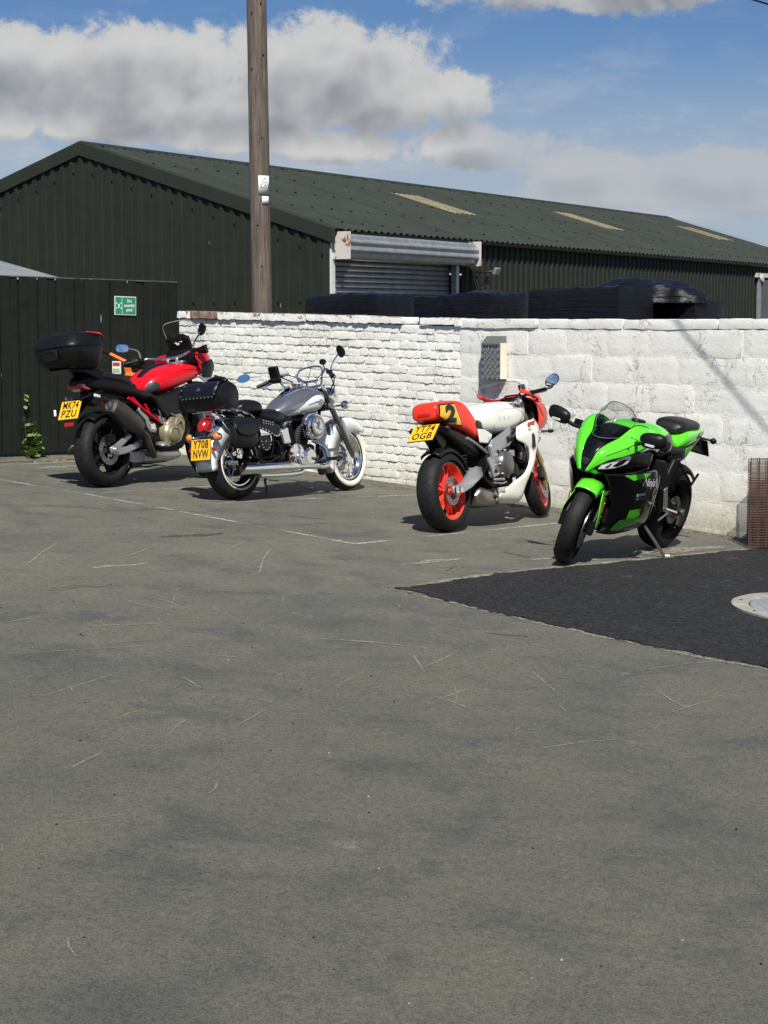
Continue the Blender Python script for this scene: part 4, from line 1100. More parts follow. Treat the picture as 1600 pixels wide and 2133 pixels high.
# ------------------------------------------------------------------ motorbike parts
class Body:
    """closed lofted body along x from sections (x, z top, z bottom, half width)"""
    def __init__(s, secs, n=2.4, k=36, sub=6):
        s.n, s.k = n, k; s.fine = catmull([tuple(q) for q in secs], sub)
    def ring(s, q):
        x, zt, zb, hw = q[:4]; zc, hh = (zt + zb) / 2, (zt - zb) / 2; out = []
        for i in range(s.k):
            t = 2 * math.pi * i / s.k; c, z = math.cos(t), math.sin(t)
            out.append((x, hw * math.copysign(abs(c) ** (2 / s.n), c), zc + hh * math.copysign(abs(z) ** (2 / s.n), z)))
        return out
    def mesh(s, cap=True):
        m = MB(); m.loft([s.ring(q) for q in s.fine], cap); return m
    def at(s, x):
        f = s.fine
        if f[0][0] > f[-1][0]: f = f[::-1]
        if x <= f[0][0]: return f[0]
        for a, b in zip(f, f[1:]):
            if x <= b[0]:
                t = (x - a[0]) / max(1e-6, b[0] - a[0]); return tuple(p + (q - p) * t for p, q in zip(a, b))
        return f[-1]
    def y(s, x, z):
        q = s.at(x); zc, hh = (q[1] + q[2]) / 2, max(1e-4, (q[1] - q[2]) / 2); t = min(.995, abs((z - zc) / hh))
        return q[3] * (1 - t ** s.n) ** (1 / s.n)


def decal(name, surf, poly, mat_, parent, side, off=.003, cuts=3, tris=None, label=None):
    """flat x,z outline laid on a side surface y = side * surf(x, z)"""
    bm = bmesh.new()
    if tris: 
        vv = [bm.verts.new((x, 0, z)) for x, z in tris[0]]
        for f in tris[1]:
            try: bm.faces.new([vv[i] for i in f])
            except ValueError: pass
    else: bm.faces.new([bm.verts.new((x, 0, z)) for x, z in poly])
    bmesh.ops.triangulate(bm, faces=bm.faces)
    for _ in range(cuts): bmesh.ops.subdivide_edges(bm, edges=[e for e in bm.edges if e.calc_length() > .025], cuts=1, use_grid_fill=False); bmesh.ops.triangulate(bm, faces=bm.faces)
    for v in bm.verts: v.co.y = side * (surf(v.co.x, v.co.z) + off)
    bmesh.ops.recalc_face_normals(bm, faces=bm.faces)
    me = bpy.data.meshes.new(name); bm.to_mesh(me); bm.free()
    # outward
    o = finish(name, me, mat_, parent, True, 60, label=label)
    return o
def text_on(name, surf, body, size, mat_, parent, side, x, z, rot=0, off=.004, sx=1.0, cuts=1, **kw):
    vs, fs = text_geo(body, size, **kw); c, s = math.cos(rot), math.sin(rot); d = 1 if side < 0 else -1
    tri = ([(x + d * (q.x * sx * c - q.y * s), z + q.x * sx * s + q.y * c) for q in vs], fs)
    return decal(name, surf, None, mat_, parent, side, off, cuts, tri)


def wheel(root, name, cx, Rr, w_, rr, rim_mat, tyre_mat, spokes=5, T=None, disc=.11, disc_sides=(-1,), wire=False, white=None, hub_mat=None, discw=.04):
    c = (cx, 0, Rr)
    m = MB(); a, b = w_ * .37, .012
    m.lathe([(rr + .014, -a), (rr + .014, -a + .008), (rr - .004, -a * .8), (rr - .02, 0), (rr - .004, a * .8), (rr + .014, a - .008), (rr + .014, a), (rr - .004, a), (rr - .016, a * .78), (rr - .034, 0), (rr - .016, -a * .78), (rr - .004, -a)], c, 48)
    if not wire:
        m.disc(c, .045, w_ * .75, 20); m.disc(c, .028, w_ * 1.25, 14)
        for i in range(spokes):
            for s in (-1, 1):
                t = 2 * math.pi * i / spokes + .2; t2 = t + s * .16; th = .011
                p0 = Vector((math.cos(t + s * .25), 0, math.sin(t + s * .25))) * .035; p1 = Vector((math.cos(t2), 0, math.sin(t2))) * (rr - .018)
                d = (p1 - p0).normalized(); n = Vector((-d.z, 0, d.x)) * th; yv = Vector((0, w_ * .17, 0)); y2 = Vector((0, w_ * .12, 0)); cc = Vector(c)
                m.add([cc + p0 + n + yv, cc + p0 - n + yv, cc + p0 - n - yv, cc + p0 + n - yv, cc + p1 + n + y2, cc + p1 - n + y2, cc + p1 - n - y2, cc + p1 + n - y2],
                      [(0, 1, 2, 3), (7, 6, 5, 4), (0, 4, 5, 1), (1, 5, 6, 2), (2, 6, 7, 3), (3, 7, 4, 0)])
    rim = m.build(name, rim_mat, root, T)
    prof = []
    n = 14
    for i in range(n + 1):
        t = -1 + 2 * i / n; prof.append((Rr - .072 * abs(t) ** 2.3 * (w_ / .18) ** .5, .5 * w_ * math.sin(t * math.pi / 2 * .98)))
    prof += [(rr + .045, .49 * w_), (rr + .015, .40 * w_), (rr + .002, .36 * w_), (rr, .1 * w_), (rr, -.1 * w_), (rr + .002, -.36 * w_), (rr + .015, -.40 * w_), (rr + .045, -.49 * w_)]
    m = MB(); m.lathe(prof, c, 64); m.build('tyre', tyre_mat, rim, T, ang=60)
    if white:
        for s in (-1, 1):
            m = MB(); r0, r1 = white; y0 = s * .5 * w_; m.lathe([(r0, y0 * .86), (r0 + .006, y0 * .93 + s * .004), (r0 * .6 + r1 * .4, y0 + s * .004), (r1 - .006, y0 * .985 + s * .004), (r1, y0 * .95), (r1 - .01, y0 * .9), (r0 + .006, y0 * .8)], c, 64)
            m.build('whitewall', m_wwall, rim, T, ang=70)
    if wire:
        m = MB(); m.disc(c, .05, .07, 20); m.disc(c, .035, w_ * .95, 16); m.disc((cx, .05 * 1, Rr), .062, .014, 20); m.disc((cx, -.05, Rr), .062, .014, 20); m.build('hub', hub_mat or m_chrome, rim, T)
        m = MB(); cc = Vector(c)
        for i in range(40):
            t = 2 * math.pi * i / 40; s = 1 if i % 2 else -1; k = .55 if (i // 2) % 2 else -.55
            m.tube([cc + Vector((math.cos(t + k) * .055, s * .045, math.sin(t + k) * .055)), cc + Vector((math.cos(t) * (rr - .016), s * .008, math.sin(t) * (rr - .016)))], .0026, 5)
        m.build('spokes', m_chrome, rim, T)
    for s in disc_sides:
        m = MB(); y = s * (w_ * discw / .04 * .27 + .028); m.lathe([(disc * .62, y - .003), (disc, y - .003), (disc, y + .003), (disc * .62, y + .003)], c, 40); 
        for i in range(6):
            t = i * math.pi / 3; m.tube([(cx + math.cos(t) * .03, y, Rr + math.sin(t) * .03), (cx + math.cos(t + .3) * disc * .66, y, Rr + math.sin(t + .3) * disc * .66)], .006, 5)
        dd = m.build('brake_disc', m_steel, rim, T)
        m = MB()
        for i in range(24):
            t = i * math.pi / 12; rh = disc * (.76 if i % 2 else .88); m.disc((cx + math.cos(t) * rh, y + s * .0035, Rr + math.sin(t) * rh), .0055, .002, 8)
        m.build('disc_holes', m_dark, dd, T)
    return rim


def plate(root, top, bot, lines, w_=.228, parent=None, tilt=0):
    """number plate across the bike: centre line from top (x,z) to bottom (x,z), facing back"""
    t = Vector((top[0], 0, top[1])); b = Vector((bot[0], 0, bot[1])); up = (t - b).normalized(); H_ = (t - b).length
    right = Vector((0, -1, 0)); nrm = right.cross(up)                              # seen from behind, right is -y
    c = (t + b) / 2; M = Matrix((right, nrm, up)).transposed().to_4x4(); M.translation = c
    if tilt: M = M @ Matrix.Rotation(tilt, 4, 'Y')
    m = MB(); m.box((0, 0, 0), (w_, .004, H_)); o = m.build('number_plate', m_yplate, root, M, smooth=False)
    kb = 1 if nrm.dot(Vector((-1, 0, 0))) > 0 else -1
    m = MB(); m.box((0, -kb * .005, 0), (w_ * 1.03, .005, H_ * 1.03)); m.build('plate_backing', m_mblack, o, M, smooth=False)
    for i, s in enumerate([q for q in lines if q]):
        vs, fs = text_geo(s, .098 * H_ / .178, bold=.0022, spacing=1.10)
        m = MB(); zc = (.043 - i * .083) * H_ / .178
        wd = max(q.x for q in vs) - min(q.x for q in vs); sx = min(1.0, w_ * .86 / wd) * .92
        k = 1 if nrm.dot(Vector((-1, 0, 0))) > 0 else -1
        m.add([(q.x * sx, k * .0032, zc + q.y) for q in vs], fs); m.build('characters', m_ink, o, M, smooth=False)
    return o
def mirror(root, c, face, w_, h_, stalk, T=None, body=None, roll=0, glass=True, shape=2.3, r_st=.007, st_mat=None, name='mirror'):
    """mirror head at c whose glass looks along face; stalk = points"""
    f = Vector(face).normalized(); rt = Vector((0, 0, 1)).cross(f).normalized(); up = f.cross(rt)
    M = Matrix((rt, f, up)).transposed().to_4x4(); M.translation = Vector(c); M = M @ Matrix.Rotation(roll, 4, 'Y'); n = 20
    def rg_(s, y): return [(s * w_ / 2 * math.copysign(abs(math.cos(t)) ** (2 / shape), math.cos(t)), y, s * h_ / 2 * math.copysign(abs(math.sin(t)) ** (2 / shape), math.sin(t))) for t in [2 * math.pi * i / n for i in range(n)]]
    m = MB(); m.loft([rg_(.35, -.045), rg_(.75, -.035), rg_(1.0, -.012), rg_(1.02, 0)]); 
    TT = (T @ M) if T is not None else M
    o = m.build(name, body or m_black, root, TT)
    if glass:
        m = MB(); m.loft([rg_(.93, .001), rg_(.90, .0025)]); m.build('glass', m_mirror, o, TT)
    if stalk:
        m = MB(); m.tube(stalk, r_st, 8, sub=5); m.build('stalk', st_mat or m_black, o, T)
    return o
def lever_and_grip(root, bar, c0, c1, T, lev=True, gm=None, lm_=None):
    m = MB(); m.tube([c0, c1], .0165, 12); 
    d = (Vector(c1) - Vector(c0)).normalized()
    o = m.build('grip', gm or m_black, bar, T)
    if lev:
        m = MB(); f = Vector((.05, 0, -.01)); m.tube([Vector(c0) - d * .02 + f * .6, Vector(c0) + d * .04 + f * 1.2, Vector(c1) + f * 1.0], .006, 6, sub=4, flat=1.6); m.build('lever', lm_ or m_alu, bar, T)
        m = MB(); m.box(Vector(c0) - d * .03, (.05, .045, .035)); m.build('switchgear', m_black, bar, T, bevel=.006)
def steerT(px, pz, rake, ang):
    ax = Vector((-math.sin(R(rake)), 0, math.cos(R(rake)))); P0 = Vector((px, 0, pz))
    return Matrix.Translation(P0) @ Matrix.Rotation(R(ang), 4, ax) @ Matrix.Translation(-P0)
def bike_root(name, label, o, heading, lean, scale=1.0):
    x, y = o; X = Vector((math.cos(R(heading)), math.sin(R(heading)), 0)); X = (X - GN * X.dot(GN)).normalized()
    M = frame((x, y, zg(x, y)), X, GN) @ Matrix.Rotation(R(-lean), 4, 'X') @ Matrix.Translation((0, 0, .004)) @ Matrix.Scale(scale, 4)
    return thing(name, label, 'motorbike', M, 'motorbikes parked along the wall')
def arch(cx, cz, r, hw, a0, a1, skirt, lip=.0, n=26, r2=None, hw2=None):
    """mudguard grid: cross-section of five points swept round the axle; angles in degrees from forward, anticlockwise up"""
    g = []
    for i in range(n + 1):
        t = i / n; a = R(a0 + (a1 - a0) * t); rr_ = r + ((r2 or r) - r) * t; h = hw + ((hw2 or hw) - hw) * t; s = skirt(t) if callable(skirt) else skirt
        row = []
        for y, dr in ((-1, -s), (-1, -.02), (-.92, 0), (-.6, .016), (0, .024), (.6, .016), (.92, 0), (1, -.02), (1, -s)):
            row.append((cx + (rr_ + dr) * math.cos(a), y * h, cz + (rr_ + dr) * math.sin(a)))
        g.append(row)
    return g
def grid(g):
    m = MB(); n = len(g[0]); m.add([q for r in g for q in r], [(i * n + k, i * n + k + 1, (i + 1) * n + k + 1, (i + 1) * n + k) for i in range(len(g) - 1) for k in range(n - 1)]); return m
def sides(fn):
    for s in (-1, 1): fn(s)
def indicator(root, base, tip, lens, T=None, r=.026, body=None):
    m = MB(); m.tube([base, tip], [.009, .008], 8); d = (Vector(tip) - Vector(base)).normalized()
    m.tube([Vector(tip) - d * .004, Vector(tip) + d * .02, Vector(tip) + d * .045], [.012, r, r * .45], 12, sub=4)
    o = m.build('indicator', body or m_black, root, T)
    return o
def finned(root, base, axis, r, L, nf, parent=None, mat_=None):
    m = MB(); a = Vector(axis).normalized(); q = a.to_track_quat('Y', 'Z').to_matrix()
    m.lathe([(r * .72, 0), (r * .72, L), (.0005, L), (.0005, 0)], base, 20, True, q)
    for i in range(nf):
        h = L * (i + .5) / nf; t = L / nf * .28; m.lathe([(r * .6, h - t), (r, h - t), (r, h + t), (r * .6, h + t)], base, 24, True, q)
    return m

# ================================================================== white and red half-faired bike
def bike_y():
    B = bike_root('half_faired_motorbike', 'white and red half-faired sports bike with orange wheels and yellow number two tail', (.513, 14.184), 58.4, 10)
    FX = 1.62; T = steerT(1.28, .95, 28, 16)
    wheel(B, 'rear_wheel', 0, .322, .19, .226, m_wheel_red, m_tyre2, 5, None, .115, (-1,))
    wheel(B, 'front_wheel', FX, .302, .122, .224, m_wheel_red, m_tyre2, 5, T, .155, (-1, 1), discw=.05)
    # tail hump
    tb = Body([(-.192, .985, .915, .078), (-.178, 1.017, .905, .110), (-.11, 1.040, .885, .130), (.06, 1.048, .83, .138), (.22, 1.038, .79, .142), (.31, .985, .755, .145), (.39, .90, .72, .143), (.445, .80, .70, .12)], 4.6, 30)
    tail = tb.mesh().build('tail_cowl', m_orange_red, B)
    for s in (-1, 1):
        decal('number_border', tb.y, [(-.158, 1.018), (.075, 1.024), (.168, .830), (.005, .842), (-.168, .918)], m_ink, tail, s, .003, 4)
        decal('number_panel', tb.y, [(-.146, 1.006), (.065, 1.012), (.150, .842), (.010, .854), (-.156, .922)], m_yellow, tail, s, .006, 4)
        text_on('number_two', tb.y, '2', .180, m_ink, tail, s, -.012, .930, 0, .011, 1.6, 3, bold=.010)
        for k in range(3): decal('vent_slot', tb.y, [(-.186, .975 - k * .02), (-.172, .978 - k * .02), (-.172, .969 - k * .02), (-.186, .966 - k * .02)], m_dark, tail, s, .004, 1)
    st = Body([(.30, .885, .80, .12), (.40, .885, .78, .15), (.50, .89, .77, .14), (.56, .90, .80, .10)], 3); st.mesh().build('seat', m_seat, B)
    # tank
    tk = Body([(.41, .92, .83, .07), (.48, .985, .78, .145), (.62, 1.015, .745, .185), (.85, 1.025, .735, .205), (1.05, 1.02, .76, .205), (1.2, 1.012, .815, .18), (1.30, .985, .865, .13), (1.345, .945, .885, .07)], 2.9)
    tank = tk.mesh().build('fuel_tank', m_ywhite, B)
    for s in (-1, 1):
        text_on('maker_name', tk.y, 'YAMAHA', .058, m_ink, tank, s, 1.08, .972, -.03, .006, 1.05, 2, bold=.002)
        for k in range(3): text_on('faded_mark', tk.y, '9', .06, m_beige, tank, s, .70 + k * .075 if s < 0 else .85 - k * .075, .868, .05, .005, .8, 2)
    for s in (-1, 1):
        m = MB(); pp = catmull([(.62, .84), (.70, .93), (.90, .955), (1.08, .93), (1.16, .87), (1.08, .80), (.88, .765), (.70, .775)], 5, True); m.tube([(x, s * (tk.y(x, z) + .001), z) for x, z in pp], .0022, 5, closed=True); m.build('tank_crease', m_beige, tank)
    m = MB(); m.disc((.98, 0, 1.024), .05, .02, 20, Matrix.Rotation(R(90), 3, 'X')); m.build('filler_cap', m_mblack, tank)
    for s in (-1, 1):
        m = MB(); m.prism([(.385, .80), (.50, .79), (.61, .75), (.60, .72), (.52, .672), (.40, .685)], s * .145, s * .165); m.build('side_panel', m_ywhite, B, bevel=.008)
        m = MB(); m.prism([(1.03, .89), (1.13, .865), (1.15, .78), (1.05, .72), (.80, .645), (.655, .60), (.66, .50), (.60, .405), (.49, .385), (.46, .43), (.52, .53), (.495, .655), (.56, .70), (.80, .77)], s * .165, s * .205, lambda x, z, s=s: -s * max(0, (x - .85)) * .28)
        fr = m.build('frame_spar', m_silver, B, bevel=.012)
        for (x, z) in ((.93, .745), (.80, .705), (.60, .60), (.53, .44)):
            m = MB(); m.disc((x, s * (.208 - max(0, x - .85) * .28), z), .015, .012, 12); m.build('frame_bolt', m_mblack, fr)
        m = MB(); m.tube([(.25, s * .12, .735), (.40, s * .13, .67), (.54, s * .15, .585)], .013, 8, sub=4); m.build('subframe', m_silver, B)
        # swingarm
        m = MB(); m.prism([(-.085, .300), (-.09, .355), (.05, .375), (.22, .475), (.34, .50), (.41, .46), (.42, .41), (.22, .33), (.06, .290)], s * .115, s * .150); sw_ = m.build('swingarm', m_silver, B, bevel=.012)
        m = MB(); m.disc((-.0, s * .158, .325), .026, .022, 14); m.box((-.055, s * .155, .325), (.05, .014, .05)); m.build('axle_nut', m_chrome, sw_)
        # rider footrest plate
        m = MB(); m.prism([(.47, .40), (.52, .50), (.44, .565), (.40, .55), (.45, .46)], s * .20, s * .215); m.build('footrest_plate', m_alu, B, bevel=.004)
        m = MB(); m.tube([(.46, s * .22, .375), (.47, s * .31, .37)], .011, 8); m.tube([(.44, s * .225, .35), (.56, s * .235, .335), (.62, s * .25, .345)], .008, 6, sub=3); m.build('footrest', m_alu, B)
    m = MB(); m.box((.40, 0, .45), (.12, .24, .08)); m.build('swingarm_pivot', m_silver, B, bevel=.01)
    # undertail, plate
    m = Body([(-.10, .87, .80, .08), (-.02, .84, .76, .11), (.15, .80, .68, .12), (.35, .74, .60, .12), (.46, .72, .56, .11)], 4).mesh(); m.build('undertray', m_black, B)
    m = MB(); m.prism([(-.11, .88), (-.06, .88), (.02, .72), (-.03, .64), (-.16, .77), (-.16, .80)], -.06, .06); m.tube([(-.09, -.07, .66), (.10, -.07, .60)], .008); m.tube([(-.09, .07, .66), (.10, .07, .60)], .008); m.build('plate_hanger', m_black, B, bevel=.004)
    plate(B, (-.160, .862), (-.298, .742), ('YT74', 'OGB'))
    m = MB(); m.box((-.188, 0, .94), (.02, .12, .03)); m.build('tail_light', m_redlens, B, bevel=.008)
    sides(lambda s: indicator(B, (-.13, s * .08, .83), (-.13, s * .14, .825), None))
    # engine
    m = MB(); m.box((.72, 0, .52), (.42, .32, .30)); m.box((.90, 0, .60), (.24, .30, .26), Matrix.Rotation(R(-25), 3, 'Y')); m.box((.80, 0, .36), (.40, .24, .12)); eng = m.build('engine', m_mblack, B, bevel=.03)
    m = MB(); m.lathe([(.0005, -.265), (.035, -.263), (.085, -.250), (.108, -.225), (.115, -.16), (.0005, -.16)], (.70, 0, .495), 28); m.build('clutch_cover', m_gun, eng)
    m = MB(); m.lathe([(.0005, -.225), (.05, -.222), (.07, -.20), (.07, -.15), (.0005, -.15)], (.86, 0, .44), 24); m.build('generator_cover', m_mblack, eng)
    m = MB()
    for k in range(8): 
        t = k * math.pi / 4; m.disc((.70 + .112 * math.cos(t), -.222, .495 + .112 * math.sin(t)), .008, .02, 8)
    m.build('cover_bolt', m_steel, eng)
    m = MB(); m.lathe([(.0005, .235), (.07, .228), (.095, .20), (.095, .15), (.0005, .15)], (.62, 0, .43), 26); m.build('sprocket_cover', m_mblack, eng)
    m = MB(); m.tube([(.98, -.17, .66), (1.04, -.19, .58), (1.0, -.20, .50)], .035, 10, sub=4); m.tube([(.78, -.15, .70), (.90, -.17, .68), (1.0, -.13, .70)], .025, 8, sub=4); m.build('hoses', m_black, eng)
    m = MB(); m.box((.90, -.165, .575), (.10, .03, .06)); m.build('water_pump', m_alu, eng, bevel=.008)
    m = MB(); m.box((1.09, 0, .58), (.05, .40, .30), Matrix.Rotation(R(-12), 3, 'Y')); m.build('radiator', m_mblack, B)
    # collector box under the engine
    ex = Body([(.36, .28, .19, .09), (.42, .33, .165, .13), (.55, .30, .150, .15), (.75, .245, .148, .14), (.97, .225, .165, .10)], 3.4); exo = ex.mesh().build('exhaust', m_exh, B)
    for s in (-1, 1): m = MB(); m.lathe([(.0005, -.01), (.026, -.01), (.026, .012), (.019, .012), (.019, 0), (.0005, 0)], (.60, s * .135, .20), 14); m.build('exhaust_outlet', m_dexh, exo)
    m = MB(); m.tube([(.62, -.145, .155), (.62, -.152, .22), (.62, -.13, .28)], .008, 6, sub=4); m.build('exhaust_strap', m_steel, exo)
    # fairing side panels
    for s in (-1, 1):
        rows = [((.95, .215, .79), (1.05, .23, .82), (1.20, .235, .845), (1.30, .20, .86)),
                ((.915, .225, .69), (1.08, .25, .735), (1.25, .255, .77), (1.37, .21, .79)),
                ((1.03, .232, .645), (1.15, .252, .66), (1.27, .252, .68), (1.36, .19, .69)),
                ((1.108, .228, .595), (1.16, .245, .597), (1.235, .24, .60), (1.30, .17, .60)),
                ((1.112, .222, .50), (1.15, .236, .497), (1.19, .23, .49), (1.25, .15, .48)),
                ((1.01, .212, .395), (1.07, .224, .395), (1.13, .215, .40), (1.19, .13, .39)),
                ((.80, .198, .325), (.92, .208, .315), (1.05, .198, .30), (1.12, .10, .29)),
                ((.58, .178, .235), (.75, .188, .215), (.98, .175, .185), (1.05, .07, .20)),
                ((.60, .13, .185), (.75, .135, .165), (.93, .12, .155), (1.0, .05, .17))]
        m = MB(); m.patch([[(x, s * y, z) for x, y, z in r] for r in rows], 4, 4); fp = m.build('fairing_panel', m_ywhite, B, solid=.006 * s, ang=60)
        yf = lambda x, z: .255
        def fy(x, z): return .249 if z > .64 else .243
        m = MB(); m.prism([(1.135, .72), (1.19, .735), (1.185, .61), (1.14, .60)], s * .250, s * .264); m.build('fairing_vent', m_dark, fp)
        ss = lambda x, z: .256
        if s < 0:
            m = MB(); m.prism([(1.085, .82), (1.215, .835), (1.20, .795), (1.15, .81), (1.095, .782)], -.262, -.258); m.build('sponsor_chevron', mat('sticker_red', (.5, .03, .04), .4), fp)
            text_on('sponsor_name', ss, 'Marlboro', .034, m_ink, fp, s, 1.145, .762, .04, .004, .95, 0)
            text_on('fairing_letters', ss, 'GP', .058, m_ink, fp, s, 1.265, .668, .04, .002, 1.0, 0, bold=.0015)
            text_on('fairing_small_text', ss, 'racing', .018, m_ink, fp, s, 1.265, .712, .04, .002, 1.1, 0)
            text_on('tank_mark', lambda x, z: .168, '7', .04, m_ink, fp, s, .53, .71, .0, .002, 1.0, 0, shear=.2)
    # nose cowl
    nc = Body([(1.33, 1.065, .69, .25), (1.44, 1.06, .71, .248), (1.56, 1.03, .735, .215), (1.66, .97, .765, .15), (1.72, .90, .80, .07)], 2.6)
    m = MB(); k0 = [nc.ring(q) for q in nc.fine]
    m.loft(k0, False); f0 = m.f; m.f = [f for f in m.f]; m.f.append(tuple(range(len(m.v) - nc.k, len(m.v))))
    nose = m.build('nose_cowl', m_orange_red, B, solid=.006, ang=60)
    m = MB(); m.disc((1.70, 0, .885), .085, .05, 28, Matrix.Rotation(R(90), 3, 'Z')); m.build('headlight', m_lens, B)
    m = MB(); m.box((1.44, 0, .90), (.14, .36, .28)); m.box((1.36, 0, 1.03), (.05, .17, .10)); m.build('instrument_panel', m_mblack, B, bevel=.02)
    for s in (-1, 1):
        m = MB(); m.patch([[(1.10, s * .215, 1.115), (1.22, s * .225, 1.09), (1.38, s * .22, 1.062), (1.50, s * .19, 1.055)], [(1.10, s * .21, 1.08), (1.22, s * .235, 1.06), (1.38, s * .24, 1.02), (1.50, s * .21, 1.0)]], 3, 4); m.build('cowl_edge', m_orange_red, nose, solid=.006)
    m = MB(); m.patch([[(1.12, .20, 1.10), (1.13, .20, 1.155), (1.20, .11, 1.185), (1.235, 0, 1.195), (1.20, -.11, 1.185), (1.13, -.20, 1.155), (1.12, -.20, 1.10)],
                       [(1.30, .215, 1.075), (1.31, .20, 1.11), (1.36, .11, 1.135), (1.38, 0, 1.145), (1.36, -.11, 1.135), (1.31, -.20, 1.11), (1.30, -.215, 1.075)],
                       [(1.46, .20, 1.055), (1.48, .18, 1.065), (1.52, .10, 1.072), (1.54, 0, 1.075), (1.52, -.10, 1.072), (1.48, -.18, 1.065), (1.46, -.20, 1.055)]], 4, 3)
    sc_o = m.build('windscreen', m_clear, B, solid=.003)
    m = MB(); m.tube([(1.12, .20, 1.10), (1.13, .20, 1.155), (1.20, .11, 1.185), (1.235, 0, 1.195), (1.20, -.11, 1.185), (1.13, -.20, 1.155), (1.12, -.20, 1.10)], .0028, 6, sub=5); m.build('screen_edge', m_grey, sc_o)
    # front end
    for s in (-1, 1):
        m = MB(); m.tube([(1.245, s * .105, 1.0), (1.43, s * .105, .66)], .026, 14); fk = m.build('fork_leg', m_bronze, B, T)
        m = MB(); m.tube([(1.43, s * .105, .66), (1.60, s * .105, .34)], .021, 12); m.box((FX - .015, s * .10, .32), (.06, .04, .10)); m.build('fork_slider', m_gold, fk, T)
        m = MB(); m.box((FX - .13, s * .10, .36), (.07, .05, .12), Matrix.Rotation(R(28), 3, 'Y')); m.build('brake_caliper', m_mblack, fk, T, bevel=.01)
        m = MB(); m.disc((1.24, s * .105, 1.015), .03, .035, 16, Matrix.Rotation(R(90), 3, 'X')); m.build('fork_cap', m_chrome, fk, T)
    m = MB(); m.box((1.25, 0, .985), (.09, .27, .035), Matrix.Rotation(R(20), 3, 'Y')); m.box((1.36, 0, .80), (.10, .27, .04), Matrix.Rotation(R(20), 3, 'Y')); tri = m.build('triple_clamp', m_alu, B, T, bevel=.01)
    m = MB()
    for s in (-1, 1): m.tube([(1.25, s * .11, 1.03), (1.22, s * .24, 1.045), (1.14, s * .37, 1.04)], .013, 8, sub=3)
    bar = m.build('handlebar', m_mblack, B, T)
    for s in (-1, 1): lever_and_grip(B, bar, (1.205, s * .265, 1.045), (1.14, s * .375, 1.04), T)
    m = MB(); m.disc((1.30, -.14, 1.115), .03, .05, 16, Matrix.Rotation(R(90), 3, 'X')); m.tube([(1.30, -.14, 1.09), (1.24, -.10, 1.05), (1.16, -.06, 1.02)], .007, 6, sub=4); m.build('brake_reservoir', m_black, bar, T)
    for (p0, p1, p2) in (((1.26, .06, 1.04), (1.10, .12, 1.05), (1.12, .22, 1.05)), ((1.30, -.18, 1.04), (1.36, -.24, .98), (1.36, -.16, .88))):
        m = MB(); m.tube([p0, p1, p2], .006, 6, sub=5); m.build('control_cable', m_black, bar, T)
    mirror(B, (1.215, -.43, 1.105), (-.97, .16, .03), .135, .092, [(1.14, -.385, 1.04), (1.16, -.425, 1.045), (1.21, -.43, 1.07)], T, roll=R(-25), r_st=.010)
    m = grid(arch(FX, .302, .318, .068, 35, 165, .05)); m.build('front_mudguard', m_ywhite, B, T, solid=.004)
    m = grid(arch(0, .322, .340, .09, 25, 120, .03)); m.build('rear_hugger', m_black, B, solid=.004)
    sides(lambda s: indicator(B, (1.40, s * .22, .74), (1.42, s * .28, .735), None, r=.018))
    m = MB(); m.tube([(.30, .0, .52), (.46, 0, .72)], .04, 12); sh_ = m.build('shock', m_mblack, B)
    m = MB(); pts = []
    for i in range(70): t = i / 69; a = t * 6 * 2 * math.pi; p = Vector((.30, 0, .52)).lerp(Vector((.44, 0, .69)), t); pts.append(p + Vector((math.cos(a) * .045, math.sin(a) * .045, 0)))
    m.tube(pts, .006, 5); m.build('spring', m_gold, sh_)
    m = MB(); m.tube([(.55, .14, .36), (.50, .26, .20), (.44, .33, .065)], .013, 8); m.disc((.44, .335, .062), .025, .012, 10, Matrix.Rotation(R(90), 3, 'X')); m.build('side_stand', m_mblack, B)
    m = MB(); m.tube([(.0, .075, .36), (.56, .075, .45)], .008, 4); m.tube([(.0, .075, .28), (.56, .075, .40)], .008, 4); m.build('chain', m_steel, B)
    m = MB(); m.prism([(.60, .56), (.95, .63), (1.0, .52), (.92, .38), (.60, .30), (.45, .40)], -.13, .13); m.build('engine_mounts', m_mblack, B)
    return B
bike_y()
